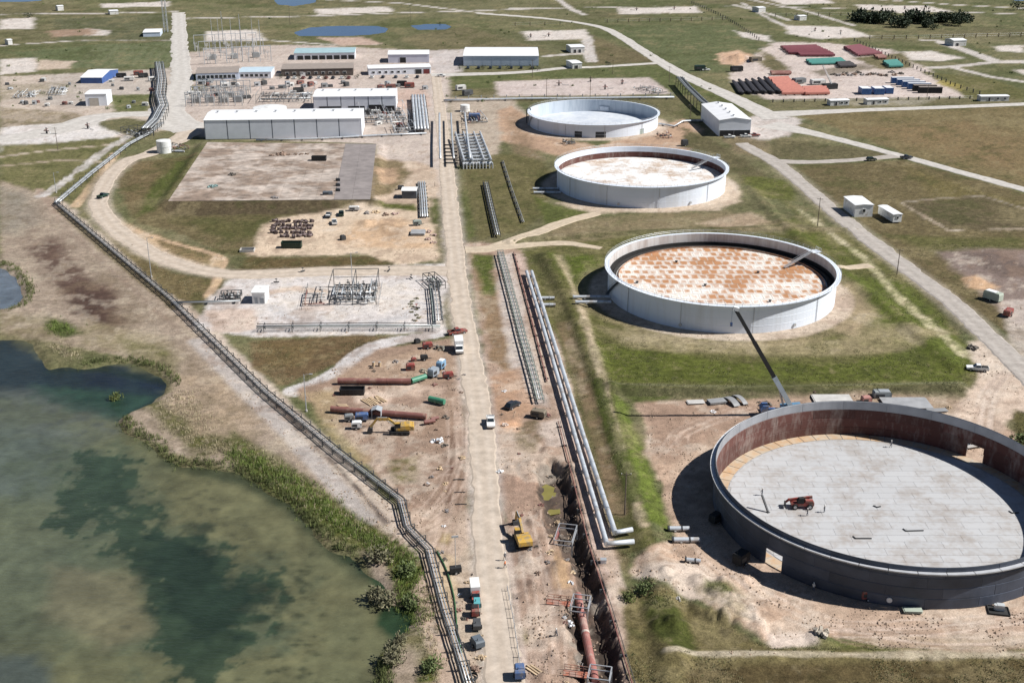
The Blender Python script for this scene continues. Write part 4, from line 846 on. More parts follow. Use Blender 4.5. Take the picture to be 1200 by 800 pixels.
for c in range(4):
    for i in range(NP):
        a = i*da+(da/2 if c % 2 else 0.2*da); hit = None
        if c < 2:
            for dA in (doorA, doorB):
                if abs((a+da/2-dA+math.pi) % (2*math.pi)-math.pi) < da/2+2.2/r_: hit = dA
        if hit is None:
            o = obj('shell_plate', cm[c], t4); o.rotation_euler = (0, 0, a)
        else:
            d0 = (hit-a+math.pi) % (2*math.pi)-math.pi; hw = 2.0/r_; zt = 3.6
            z0, z1 = c*course, (c+1)*course
            pcs = []
            if d0-hw > .02: pcs.append((0, min(d0-hw, da), z0, z1))
            if d0+hw < da-.02: pcs.append((max(0, d0+hw), da, z0, z1))
            if z1 > zt and zt > z0: pcs.append((max(0, d0-hw), min(da, d0+hw), zt, z1))
            for p_ in pcs:
                o = obj('shell_plate', shell_plate('shell_plate', *p_, STEELG, TIN_RED), t4); o.rotation_euler = (0, 0, a)
m = MB(); NG = 44
gme = MB().lathe([(r_+.02, Ht-1.05), (r_+.95, Ht-1.05), (r_+.95, Ht-.8), (r_+.87, Ht-.92), (r_+.02, Ht-.92)], 4, closed=True, a0=.002, a1=2*math.pi/NG-.002).mesh('wind_girder', STEELL)
for i in range(NG): o = obj('wind_girder', gme, t4); o.rotation_euler = (0, 0, i*2*math.pi/NG)
m = MB(); m.lathe([(0.01, .12), (r_-.3, .12)], 96); m.build('floor_bed', mat('floor_underlay', (.33,.32,.31), .9), t4)
FLOORP = rust_mat('bare_floor_plate', (.43,.43,.43), (.33,.30,.275), .34, .13, rough=.6, objvar=.03, gain=1.3)
plates(t4, r_-3.1, .17, 2.45, 7.4, FLOORP, 'floor_plate', gap=.05, stagger=-1)
ANN = rust_mat('annular_plate', (.44,.37,.28), (.44,.25,.11), .42, .12, rough=.7, objvar=.06); NA = 64
ame = MB().lathe([(r_-3.0, .14), (r_-.3, .14), (r_-.3, .2), (r_-3.0, .2)], 3, closed=True, a0=.0025, a1=2*math.pi/NA-.0025).mesh('annular_plate', ANN)
for i in range(NA): o = obj('annular_plate', ame, t4); o.rotation_euler = (0, 0, i*2*math.pi/NA)
m = MB(); m.lathe([(r_-1.25, Ht-1.5), (r_-.27, Ht-1.5), (r_-.27, Ht-1.42), (r_-1.25, Ht-1.42)], 120, closed=True)
# ------------------------------------------------------------------ paints
def paint_(name, c, rough=.4, **k): return mat('paint_'+name, c, rough, 0, k.pop('var', .1), k.pop('scale', .8), **k)
WHITE_P = paint_('white', (.72,.72,.70), wear=(.5,.46,.4), wamt=.15); OFFW = paint_('off_white', (.62,.61,.58), .5, wear=(.44,.4,.35), wamt=.2)
YEL = paint_('machine_yellow', (.50,.30,.05), .55, wear=(.30,.22,.11), wamt=.4, wscale=.9); RED = paint_('red', (.27,.055,.045), .55, wear=(.22,.13,.1), wamt=.4, wscale=.9)
BLUE = paint_('blue', (.06,.12,.27), .55, wear=(.15,.16,.2), wamt=.4, wscale=.9); TEAL = paint_('teal', (.10,.36,.38), .5); GREENP = paint_('epoxy_green', (.05,.21,.125), .5, wear=(.12,.24,.17), wamt=.3, wscale=.9)
BLACK = mat('black_rubber', (.018,.018,.018), .85, 0, .2); GLASS = mat('dark_glass', (.02,.028,.035), .08, 0, .05); DKGREEN = paint_('dumpster_green', (.012,.035,.022), .5)
OXIDE = mat('oxide_primed_pipe', (.20,.085,.07), .6, 0, .15, .5, wear=(.28,.17,.13), wamt=.25); ORANGE_P = paint_('safety_orange', (.36,.13,.08), .6, wear=(.3,.2,.16), wamt=.35)
PIPEW = mat('pipe_white_coat', (.52,.55,.58), .42, .25, .12, .4, wear=(.38,.36,.34), wamt=.25); PIPEG = mat('pipe_grey', (.27,.28,.28), .5, .3, .15, .5, objvar=.25); PIPED = mat('pipe_dark', (.085,.088,.09), .55, .3, .2, .5, objvar=.3)
CONC = mat('concrete', (.42,.40,.37), .9, 0, .12, .5, bump=.2); PIPES = mat('pipe_silver', (.52,.54,.55), .4, .4, .12, .6, objvar=.12); GRNG = mat('grey_green_paint', (.26,.30,.27), .55, 0, .15, .5)
WOOD = mat('weathered_wood', (.13,.10,.075), .9, 0, .25, 1.5); LUMBER = mat('sawn_lumber', (.48,.36,.23), .85, 0, .2, 1.5, objvar=.15); PLAST = mat('white_sheeting', (.66,.67,.68), .5, 0, .2, .8)
DIRTM = mat('spoil_soil', D(150,122,98), .95, 0, .25, .8, bump=.5)

# ------------------------------------------------------------------ pipe runs
def offset_path(w, off):
    d = np.gradient(w, axis=0)
    for i in range(len(w)):      # mitre the bends
        a = w[i]-w[max(i-1, 0)]; b_ = w[min(i+1, len(w)-1)]-w[i]
        a = a/(np.hypot(*a)+1e-9); b_ = b_/(np.hypot(*b_)+1e-9); d[i] = a+b_
    nn = np.stack([-d[:, 1], d[:, 0]], 1)/(np.hypot(d[:, 0], d[:, 1])[:, None]+1e-9)
    return w+nn*off
def along(w, step):
    s = np.concatenate([[0], np.cumsum(np.hypot(*np.diff(w, axis=0).T))]); k = max(2, int(s[-1]/step)); ss = np.linspace(step*.3, s[-1]-step*.3, k)
    x = np.interp(ss, s, w[:, 0]); y = np.interp(ss, s, w[:, 1]); out = []
    for a, b_, q in zip(x, y, ss):
        j = min(np.searchsorted(s, q), len(w)-1); d = w[j]-w[max(j-1, 0)]; out.append((a, b_, math.atan2(d[1], d[0])))
    return out
def dense(w, step=8.0):
    out = [w[0]]
    for i in range(len(w)-1):
        k = max(1, int(np.hypot(*(w[i+1]-w[i]))/step))
        for j in range(1, k+1): out.append(w[i]+(w[i+1]-w[i])*j/k)
    return np.array(out)
def pipe_run(name, label, cat, pts, pipes, step=6.0, sup='sleeper', width=3.0, z=.8, group=None, smooth=0, zpx=None, supmat=None):
    """pipes: list of (lateral, height above z, radius, material)"""
    w = PN(pts) if zpx is None else np.array([P(u, v, zpx)[:2] for u, v in pts])
    if smooth: w = smooth_line(w, smooth)
    o0 = w[0]; t = thing(name, label, cat, (o0[0], o0[1], gz(*o0)), 0, group); base = gz(*o0)
    wdn = dense(w, 10)
    for lat, dz, r_, m_ in pipes:
        ow = offset_path(w, lat); ow = dense(ow, 12) if not smooth else ow
        zz_ = np.maximum(relief(ow[:, 0], ow[:, 1]), -.2)*0+z+dz
        m = MB(); m.tube([(p[0]-o0[0], p[1]-o0[1], q) for p, q in zip(ow, zz_)], r_, 8 if r_ > .2 else 6); m.build('pipe', m_, t, True)
    m = MB(); h = z
    if sup == 'sleeper':
        m.box((0, 0, h*.5-.15), (.35, width, .3)); [m.box((0, s*width*.38, h*.25-.3), (.3, .3, h*.5+.6)) for s in (-1, 1)]; m.box((0, 0, h-.12), (.2, width, .16))
    elif sup == 'frame':
        for s in (-1, 1): m.bar((0, s*width/2, -.4), (0, s*width/2, h+.9), .16)
        m.bar((0, -width/2, h-.14), (0, width/2, h-.14), .18); m.bar((0, -width/2, h+.9), (0, width/2, h+.9), .12)
    elif sup == 'tall':
        for s in (-1, 1): m.bar((0, s*width/2, -.3), (0, s*width/2, h), .3)
        m.bar((0, -width/2, h-.2), (0, width/2, h-.2), .3); m.bar((0, -width/2, h*.5), (0, width/2, h*.5), .2)
    sm = m.mesh('support', supmat or PIPED)
    for a, b_, hd in along(w, step):
        o = obj('support', sm, t); o.location = (a-o0[0], b_-o0[1], 0); o.rotation_euler = (0, 0, hd)
    return t

# ------------------------------------------------------------------ buildings
def building(name, label, cat, a, b_, h, depth, wall, roof, rise=.8, panels=0, gable='x', doors=(), windows=(), group=None, over=.25, vents=0, joint=None):
    """a, b_: pixels of the front corners at the ground. doors / windows: (position 0..1, width, height, sill, material) on the front"""
    A_, B_ = P(*a), P(*b_); L = (B_-A_).length; rz = heading(A_, B_); t = thing(name, label, cat, (A_.x, A_.y, 0), rz, group)
    if panels:
        m = MB(); m.box((L/2, depth/2, h/2), (L-.3, depth-.3, h)); m.build('core', joint or DKSTEEL, t)
        pw_ = L/panels; pm = MB().box((0, 0, h/2+.15), (pw_-.5, .2, h-.3)).mesh('wall_panel', wall)
        for i in range(panels): o = obj('wall_panel', pm, t); o.location = (pw_*(i+.5), .05, 0)
        for x0 in (0, L): m = MB(); m.box((x0, depth/2, h/2+.15), (.2, depth-.2, h-.3)); m.build('end_wall', wall, t)
        m = MB(); m.box((L/2, depth, h/2), (L, .2, h)); m.build('rear_wall', wall, t)
    else:
        m = MB(); m.box((L/2, depth/2, h/2), (L, depth, h)); m.build('wall', wall, t)
    m = MB(); o_ = over
    if gable == 'x':   # ridge runs along the front
        m.prism([(-o_, h), (depth/2, h+rise), (depth+o_, h), (depth+o_, h+.18), (depth/2, h+rise+.2), (-o_, h+.18)], -o_, L+o_)
        m.v = [(p[1], p[0], p[2]) for p in m.v]
    else:
        m.prism([(-o_, h), (L/2, h+rise), (L+o_, h), (L+o_, h+.18), (L/2, h+rise+.2), (-o_, h+.18)], -o_, depth+o_)
    rf = m.build('roof', roof, t)
    for e_ in (0, 1):
        m = MB(); x0 = L*e_; y0 = depth*e_
        if gable == 'x': m.add([(x0, 0.01, h), (x0, depth-.01, h), (x0, depth/2, h+rise)], [(0, 1, 2)])
        else: m.add([(0.01, y0, h), (L-.01, y0, h), (L/2, y0, h+rise)], [(0, 1, 2)])
        m.build('gable', wall, t)
    for k in range(vents):
        m = MB(); m.cyl((0, 0, 0), .45, .7, 10); m.cyl((0, 0, .7), .7, .15, 10); o = m.build('roof_vent', GALV, rf)
        q = (k+.5)/vents; o.location = ((L*q, depth/2, h+rise+.1) if gable == 'x' else (L/2, depth*q, h+rise+.1))
    for nm, lst in (('door', doors), ('window', windows)):
        for pos, w_, hh_, sill, m_ in lst:
            m = MB(); m.box((0, 0, hh_/2), (w_, .12, hh_)); o = m.build(nm, m_, t); o.location = (L*pos, -.08, sill+.02)
            m = MB(); e = .12
            for sx in (-1, 1): m.box((sx*(w_/2+e/2), 0, hh_/2), (e, .18, hh_))
            m.box((0, 0, hh_+e/2), (w_+2*e, .18, e)); m.build('frame', WHITE_P if nm == 'window' else GALV, o)
    return t
# ------------------------------------------------------------------ vehicles
def wheel_mesh(r_, w_):
    m = MB(); m.tube([(0, -w_/2, 0), (0, w_/2, 0)], r_, 14); m.mi = 1; m.tube([(0, -w_/2-.02, 0), (0, w_/2+.02, 0)], r_*.55, 10); return m.mesh('wheel', [BLACK, GALV])
def put_wheels(t, xs, y_, r_, w_=.26):
    wm_ = wheel_mesh(r_, w_)
    for x0 in xs:
        for s in (-1, 1): o = obj('wheel', wm_, t); o.location = (x0, s*y_, r_)
def profile_body(m, prof, w_, top_in=0.0, z_in=0.0):
    """side profile (x,z) extruded to width, upper points drawn in"""
    k = len(prof); vs = []
    for s in (-1, 1):
        for x0, z0 in prof: vs.append((x0, s*(w_/2-(top_in if z0 > z_in else 0)), z0))
    m.add(vs, [tuple(range(k)), tuple(range(2*k-1, k-1, -1))]+[(i, (i+1) % k, (i+1) % k+k, i+k) for i in range(k)])
def pickup(label, p, rz, m_, load=None, group=None, name='pickup_truck'):
    t = thing(name, label, 'pickup truck', p, rz, group)
    m = MB(); profile_body(m, [(-2.85,.5),(2.75,.5),(2.85,.75),(2.8,1.0),(1.35,1.15),(.95,1.2),(-.85,1.2),(-.85,.72),(-2.72,.72),(-2.72,.75),(-2.85,.75)], 1.95)
    for s in (-1, 1): m.box((-1.82, s*.92, .9), (2.0, .1, .62))
    m.box((-2.8, 0, .9), (.1, 1.9, .62)); m.build('body', m_, t)
    m = MB(); profile_body(m, [(1.05,1.15),(.35,1.82),(-.7,1.86),(-.9,1.15)], 1.86, .16, 1.5); m.build('cab', m_, t)
    for nm, pr, w_ in (('windscreen', [(1.06,1.22),(.42,1.76),(.38,1.76),(1.0,1.22)], 1.6), ('rear_window', [(-.92,1.3),(-.76,1.76),(-.8,1.76),(-.96,1.3)], 1.45)):
        m = MB(); profile_body(m, [(a+.03*(1 if nm == 'windscreen' else -1), b_+.02) for a, b_ in pr], w_, .08, 1.5); m.build(nm, GLASS, t)
    for s in (-1, 1):
        m = MB(); m.add([(.85, s*.945, 1.25), (.3, s*.80, 1.74), (-.62, s*.80, 1.76), (-.78, s*.945, 1.25)], [(0, 1, 2, 3)]); m.build('side_window', GLASS, t)
        m = MB(); m.box((2.84, s*.72, .82), (.06, .34, .18)); m.build('headlight', OFFW, t)
    m = MB(); m.box((-1.8, 0, .74), (1.9, 1.75, .04)); m.build('bed_floor', BLACK, t)
    if load: m = MB(); m.box((-1.9, 0, 1.05), (1.3, 1.6, .55)); m.build('tool_box', load, t)
    put_wheels(t, (-1.75, 1.75), .86, .4); return t
def car(label, p, rz, m_, name='parked_car', cat='car'):
    t = thing(name, label, cat, p, rz); m = MB()
    profile_body(m, [(-2.3,.4),(2.3,.4),(2.35,.7),(2.2,.92),(1.1,1.05),(-2.2,1.08),(-2.35,.8)], 1.85); m.build('body', m_, t)
    m = MB(); profile_body(m, [(1.15,1.03),(.45,1.62),(-1.7,1.66),(-2.2,1.06)], 1.75, .18, 1.4); m.build('cab', GLASS, t)
    m = MB(); profile_body(m, [(.45,1.6),(.4,1.68),(-1.65,1.72),(-1.7,1.64)], 1.45); m.build('roof', m_, t); put_wheels(t, (-1.4, 1.4), .82, .36); return t
def box_truck(label, p, rz, m_, cabm):
    t = thing('box_truck', label, 'truck', p, rz); m = MB(); m.box((-1.3, 0, 2.1), (4.6, 2.4, 2.5)); m.build('cargo_box', m_, t)
    m = MB(); profile_body(m, [(1.1,.6),(3.2,.6),(3.3,1.2),(2.6,1.5),(2.1,2.3),(1.1,2.35)], 2.1, .1, 2); m.build('cab', cabm, t)
    m = MB(); profile_body(m, [(2.62,1.55),(2.14,2.24),(2.2,2.26),(2.68,1.57)], 1.8); m.build('windscreen', GLASS, t); m = MB(); m.box((-.3, 0, .7), (6.2, .9, .3)); m.build('chassis', BLACK, t)
    put_wheels(t, (-2.4, 2.3), .95, .46, .35); return t
def machine(name, label, cat, p, rz, size, m_, trailer=True, top=None, group=None):
    """tow-behind set: housing with louvred ends, sloped lid, fender, drawbar"""
    L, W, H_ = size; t = thing(name, label, cat, p, rz, group); z0 = .55 if trailer else .12
    m = MB(); profile_body(m, [(-L/2,z0),(L/2,z0),(L/2,z0+H_*.8),(L/2-.25,z0+H_),(-L/2+.25,z0+H_),(-L/2,z0+H_*.8)], W, .06, z0+H_*.9); m.build('housing', m_, t)
    m = MB(); [m.box((L/2+.02, 0, z0+H_*(.25+.12*k)), (.05, W*.75, .05)) for k in range(4)]; m.box((-L*.15, -W/2-.02, z0+H_*.45), (L*.5, .05, H_*.45)); m.build('louvre', DKSTEEL, t)['kind'] = 'stuff'
    m = MB(); m.cyl((-L*.25, W*.2, z0+H_), .07, .4, 8); m.build('exhaust', DKSTEEL, t)
    if top: m = MB(); m.box((L*.1, 0, z0+H_+.06), (L*.6, W*.8, .12)); m.build('lid', top, t)
    if trailer:
        m = MB(); m.bar((L/2, .3, z0), (L/2+1.1, 0, z0-.05), .1); m.bar((L/2, -.3, z0), (L/2+1.1, 0, z0-.05), .1); m.box((0, 0, z0-.08), (L*.95, W*.7, .14)); m.build('drawbar', DKSTEEL, t); put_wheels(t, (0,), W/2+.08, .36)
    else:
        m = MB(); [m.box((0, s*W*.35, .06), (L*1.04, .16, .12)) for s in (-1, 1)]; m.build('skid', DKSTEEL, t)
    return t
def dumpster(name, label, cat, p, rz, size, m_, ribs=8, lining=None, open_=True, group=None):
    L, W, H_ = size; t = thing(name, label, cat, p, rz, group); e = .12; m = MB()
    m.box((0, 0, .2), (L, W, .2))
    for s in (-1, 1): m.box((0, s*(W/2-e/2), H_/2+.1), (L, e, H_)); m.box((s*(L/2-e/2), 0, H_/2+.1), (e, W-2*e-.004, H_))
    m.build('body', m_, t); m = MB()
    for s in (-1, 1): m.bar((-L/2, s*W/2, H_+.1), (L/2, s*W/2, H_+.1), .16); m.bar((s*L/2, -W/2, H_+.1), (s*L/2, W/2, H_+.1), .16)
    m.build('rim', m_, t); rb = MB().box((0, 0, H_/2+.1), (.12, .14, H_-.1)).mesh('rib', m_)
    for k in range(ribs):
        for s in (-1, 1): o = obj('rib', rb, t); o.location = (-L/2+L*(k+.5)/ribs, s*(W/2+.05), 0)
    if open_: m = MB(); m.box((0, 0, .5), (L-.3, W-.3, .5)); m.build('contents', lining or BLACK, t)
    else: m = MB(); m.box((0, 0, H_+.12), (L-.1, W-.1, .1)); m.build('lid', lining or m_, t)
    return t
def excavator(label, p, rz, swing, boom_pts, m_):
    """tracks along local x, upper works turned by swing; boom points in the upper works' x,z plane"""
    t = thing('excavator', label, 'excavator', p, rz)
    for s in (-1, 1):
        m = MB(); m.prism([(-2.4,.45),(-2.1,.08),(2.1,.08),(2.4,.45),(2.35,.8),(1.9,1.0),(-1.9,1.0),(-2.35,.8)], s*1.35-.32, s*1.35+.32); tr = m.build('track', BLACK, t)
        m = MB(); [m.tube([(x0, s*1.35-.36, .5), (x0, s*1.35+.36, .5)], .24, 10) for x0 in (-1.8, -.6, .6, 1.8)]; m.build('roller', DKSTEEL, tr)['kind'] = 'stuff'
    m = MB(); m.box((0, 0, .8), (2.2, 2.1, .4)); m.cyl((0, 0, .95), .9, .3, 16); m.build('undercarriage', DKSTEEL, t)
    def up(m): c, s = math.cos(swing), math.sin(swing); m.v = [(x0*c-y0*s, x0*s+y0*c, z0) for x0, y0, z0 in m.v]; return m
    m = MB(); m.box((-.9, 0, 1.55), (3.6, 2.9, .6)); profile_body(m, [(-2.95,1.3),(-.2,1.3),(-.2,2.3),(-2.2,2.45),(-2.95,2.2)], 2.9, .08, 2.2); up(m).build('house', m_, t)
    m = MB(); profile_body(m, [(-3.35,1.3),(-2.95,1.25),(-2.95,2.3),(-3.3,2.15)], 2.8); up(m).build('counterweight', m_, t)
    m = MB(); profile_body(m, [(-.1,1.3),(1.25,1.3),(1.3,2.2),(.95,3.0),(-.15,3.05)], 1.0, .06, 2.8); m.v = [(a, b_+.9, c) for a, b_, c in m.v]; cb = up(m).build('cab', BLACK, t)
    m = MB(); m.box((.55, .9, 3.08), (1.2, 1.0, .08)); up(m).build('cab_roof', m_, cb); m = MB(); profile_body(m, [(1.28,1.6),(1.33,2.25),(1.02,2.9),(1.06,2.9),(1.37,2.25),(1.32,1.6)], .85); m.v = [(a, b_+.9, c) for a, b_, c in m.v]; up(m).build('windscreen', GLASS, cb)
    (x0, z0), (x1, z1), (x2, z2), (x3, z3) = boom_pts; dy = -.25
    m = MB(); m.bar((x0, dy, z0), ((x0+x1)/2, dy, (z0+z1)/2+.9), .45, .75); m.bar(((x0+x1)/2, dy, (z0+z1)/2+.9), (x1, dy, z1), .45, .6); up(m).build('boom', m_, t)
    m = MB(); m.bar((x1, dy, z1+.3), (x2, dy, z2), .36, .5); up(m).build('stick', m_, t)
    m = MB(); m.bar((x0+.3, dy-.3, z0-.2), ((x0+x1)/2, dy-.3, (z0+z1)/2+.6), .16); m.bar((x0+.3, dy+.3, z0-.2), ((x0+x1)/2, dy+.3, (z0+z1)/2+.6), .16); m.bar(((x0+x1)/2, dy, (z0+z1)/2+1.3), (x1, dy, z1+.5), .16); up(m).build('hydraulic_ram', GALV, t)
    m = MB(); m.prism([(x2+.1,z2+.1),(x2-.5,z2-.1),(x3-.5,z3),(x3+.2,z3-.15),(x3+.8,z3+.3),(x2+.4,z2-.1)], dy-.65, dy+.65); up(m).build('bucket', DKSTEEL, t); return t
# ------------------------------------------------------------------ posts, poles
def light_pole(label, u, v, h, m_=None, arm=1.4, two=False, name='light_pole', group=None):
    p = G(u, v); t = thing(name, label, 'light pole', p, 0, group); m = MB(); m.cyl((0, 0, -.3), .16, h+.3, 8, .09); m.build('pole', m_ or GALV, t)
    m = MB(); m.cyl((0, 0, 0), .32, .5, 10); m.build('base', CONC, t)
    for s in ((1, -1) if two else (1,)):
        m = MB(); m.tube([(0, 0, h-.4), (s*.5, 0, h), (s*arm, 0, h+.1)], .05, 6); m.build('arm', m_ or GALV, t); m = MB(); m.box((s*(arm+.35), 0, h+.1), (.8, .34, .16)); m.build('lamp_head', GALV, t)
    return t
def utility_pole(label, u, v, h, group=None, name='utility_pole'):
    p = G(u, v); t = thing(name, label, 'utility pole', p, random.uniform(-.2, .2), group); m = MB(); m.cyl((0, 0, -.5), .17, h+.5, 8, .1); m.build('pole', WOOD, t)
    m = MB(); m.box((0, 0, h-.6), (2.2, .12, .14)); m.build('crossarm', WOOD, t)
    for s in (-1, 0, 1): m = MB(); m.cyl((s*.95, 0, h-.53), .05, .25, 6, .09); m.build('insulator', OFFW, t)
    return t
def fence(label, pts, step, h, m_=None, rails=2, name='fence'):
    w = PN(pts); t = thing(name, label, 'fence', (w[0][0], w[0][1], 0)); o0 = w[0]; pw0 = .14 if w[:, 1].mean() < 600 else .5; pm = MB().box((0, 0, h/2-.1), (pw0, pw0, h+.2)).mesh('post', m_ or WOOD)
    for a, b_, hd in along(w, step): o = obj('post', pm, t); o.location = (a-o0[0], b_-o0[1], 0); o.rotation_euler = (0, 0, hd)
    for k in range(rails):
        m = MB(); m.tube([(p[0]-o0[0], p[1]-o0[1], h*(.45+.5*k/max(1, rails-1))) for p in w], .03, 4); m.build('rail', GALV, t)
    return t
# ------------------------------------------------------------------ process piping
def manifold(name, label, cat, a, b_, depth, h, seed, nx=6, ny=5, frame=True, mats=None, col=PIPED, group=None, dens=.75):
    A_, B_ = G(*a), G(*b_); L = (B_-A_).length; t = thing(name, label, cat, A_, heading(A_, B_), group); r0 = random.Random(seed); mats = mats or [PIPES, PIPEG, PIPEW]
    if frame:
        for i in range(3):
            for j in range(2): m = MB(); m.bar((L*i/2, depth*j, -.1), (L*i/2, depth*j, h), .2); m.build('column', col, t)
        m = MB()
        for j in range(2): m.bar((0, depth*j, h), (L, depth*j, h), .18); m.bar((0, depth*j, h*.55), (L, depth*j, h*.55), .14)
        for i in range(3): m.bar((L*i/2, 0, h), (L*i/2, depth, h), .18)
        m.build('beam', col, t)
    for j in range(ny):
        y0 = depth*(j+.5)/ny; z0 = .7+.35*(j % 2); rr_ = .13+r0.random()*.14; m = MB(); m.tube([(L*.03, y0, z0), (L*.97, y0, z0)], rr_, 8); m.build('header', mats[j % len(mats)], t, True)
    for i in range(nx):
        x0 = L*(i+.5)/nx+r0.uniform(-.2, .2); z1 = 1.5+r0.random()*min(1.6, h*.4); m = MB(); y1, y2 = depth*r0.uniform(.05, .3), depth*r0.uniform(.65, .95)
        m.tube([(x0, y1, .4), (x0, y1, z1), (x0, y2, z1), (x0, y2, .4)], .11+.08*r0.random(), 7); m.build('riser', mats[i % len(mats)], t, True)
    for k in range(int(nx*ny*dens)):
        x0 = L*r0.random(); y0 = depth*r0.random(); z0 = .6+r0.random()*1.3; m = MB(); w_ = .3+.3*r0.random()
        m.tube([(x0-w_, y0, z0), (x0+w_, y0, z0)], .26, 8); m.cyl((x0, y0, z0), .09, .8, 6); m.cyl((x0, y0, z0+.8), .32, .06, 10); m.build('valve', (mats+[WHITE_P, DKSTEEL])[k % (len(mats)+2)], t)
    return t
def heap(name, label, cat, p, r_, h, m_, seed, flat=.5, group=None):
    """irregular pile of lumps and broken sheets"""
    r0 = random.Random(seed); t = thing(name, label, cat, p, r0.random()*6, group); m = MB()
    for k in range(14):
        a = r0.random()*6.28; q = r_*math.sqrt(r0.random())*.8; s = r_*r0.uniform(.18, .42)
        tl = Matrix.Rotation(r0.uniform(-.7, .7), 3, 'X') @ Matrix.Rotation(r0.uniform(-.7, .7), 3, 'Y'); m.box((q*math.cos(a), q*math.sin(a), h*(1-q/r_)*r0.random()+s*.2), (s*1.6, s, s*flat), r0.random()*3, .8, tl)
    m.build('lump', m_, t); return t
def pipe_stack(label, quad, n_, rad, m_, layers=1, jit=.6, group='pipe stacks in the pipe yard', seed=1, name='pipe_stack'):
    """joints of pipe side by side on dunnage; quad: A-B is one row of ends, C-D the other"""
    A_, B_, C_, D_ = [P(*q) for q in quad]; t = thing(name, label, 'pipe stack', A_, 0, group); r0 = random.Random(seed); pitch = (B_-A_).length/n_; rad = min(rad, pitch*.49); m = MB()
    for k in range(n_):
        f = (k+.5)/n_; a = A_.lerp(B_, f)-A_; b2 = D_.lerp(C_, f)-A_; d = (b2-a).normalized()
        for ly in range(layers):
            z = .35+rad+ly*rad*1.8; a2 = a+d*r0.uniform(-jit, jit); b3 = b2+d*r0.uniform(-jit, jit); m.tube([(a2.x, a2.y, z), (b3.x, b3.y, z)], rad, 7)
    o = m.build('pipes', m_, t, False); o['kind'] = 'stuff'
    m = MB()
    for f in (.15, .5, .85): a = A_.lerp(D_, f)-A_; b2 = B_.lerp(C_, f)-A_; m.bar((a.x, a.y, .16), (b2.x, b2.y, .16), .3, .3)
    m.build('dunnage', WOOD, t); return t
# ------------------------------------------------------------------ people
def person_mesh(name, pose, shirt, trouser, skin_, vest=None):
    J = {'pel': (0,0,.95), 'sp': (.02,0,1.2), 'ch': (.03,0,1.42), 'nk': (.04,0,1.54), 'hd': (.06,0,1.62), 'ht': (.06,0,1.76)}
    for s, S in ((1, 'l'), (-1, 'r')):
        st = pose.get('step', .15)*s
        J.update({'hip'+S: (0, s*.1, .9), 'kn'+S: (st*.6+.04, s*.12, .5), 'an'+S: (st, s*.12, .09), 'to'+S: (st+.17, s*.14, .05), 'sh'+S: (.02, s*.21, 1.42),
                  'el'+S: (pose.get('arm', .1), s*.28, 1.14), 'wr'+S: (pose.get('arm', .1)+pose.get('reach', .12), s*.25, .92+pose.get('lift', 0)), 'ha'+S: (pose.get('arm', .1)+pose.get('reach', .12)+.07, s*.24, .83+pose.get('lift', 0)*1.1)})
    rad = {'pel': .155, 'sp': .14, 'ch': .165, 'nk': .06, 'hd': .1, 'ht': .085, 'hip': .1, 'kn': .07, 'an': .05, 'to': .045, 'sh': .075, 'el': .05, 'wr': .036, 'ha': .045}
    E_ = [('pel','sp'),('sp','ch'),('ch','nk'),('nk','hd'),('hd','ht')]
    for S in 'lr': E_ += [('pel','hip'+S),('hip'+S,'kn'+S),('kn'+S,'an'+S),('an'+S,'to'+S),('ch','sh'+S),('sh'+S,'el'+S),('el'+S,'wr'+S),('wr'+S,'ha'+S)]
    ks = list(J); me = bpy.data.meshes.new(name); me.from_pydata([J[k] for k in ks], [(ks.index(a), ks.index(b_)) for a, b_ in E_], [])
    o = bpy.data.objects.new('tmp', me); COL.objects.link(o); sk = o.modifiers.new('s', 'SKIN'); sv = me.skin_vertices
    if not sv: me.skin_vertices.new() if hasattr(me.skin_vertices, 'new') else None
    for i, k in enumerate(ks):
        r_ = rad.get(k, rad.get(k[:-1], .06)); me.skin_vertices[0].data[i].radius = (r_, r_*(1.15 if k in ('pel','sp','ch') else 1)); me.skin_vertices[0].data[i].use_root = (k == 'pel')
    o.modifiers.new('u', 'SUBSURF').levels = 1; dg = bpy.context.evaluated_depsgraph_get(); dg.update()
    nm = bpy.data.meshes.new_from_object(o.evaluated_get(dg)); nm.name = name; bpy.data.objects.remove(o)
    nm.materials.clear()
    for m_ in (shirt, trouser, skin_, BLACK): nm.materials.append(m_)
    for pl in nm.polygons:
        c = pl.center; pl.material_index = 3 if c.z < .14 else 1 if c.z < .96 and abs(c.y) < .2+.0*c.z and not (c.z > .7 and abs(c.y) > .19) else 2 if (c.z > 1.52 or (abs(c.y) > .2 and c.z < .97)) else 0
    return nm
SKIN = mat('skin', (.36,.22,.15), .6); DENIM = mat('denim', (.05,.065,.10), .85); VEST = mat('orange_vest', (.72,.20,.06), .7); SHIRT = mat('grey_shirt', (.10,.10,.11), .85); HAT = paint_('hard_hat', (.7,.7,.66)); LIME = mat('lime_vest', (.42,.52,.08), .7)
def person(label, p, rz, shirt, pose, zbase=None):
    t = thing('person', label, 'person', p, rz); o = obj('body', person_mesh('body', pose, shirt, DENIM, SKIN), t)
    m = MB(); m.lathe([(.001,1.86),(.07,1.85),(.12,1.78),(.125,1.72),(.16,1.71),(.16,1.70),(.12,1.70)], 12, (.06, 0, 0)); m.build('hard_hat', HAT, t, True)
    m = MB(); m.bar((.155, 0, 1.66), (.185, 0, 1.63), .03, .05); m.build('nose', SKIN, t); return t
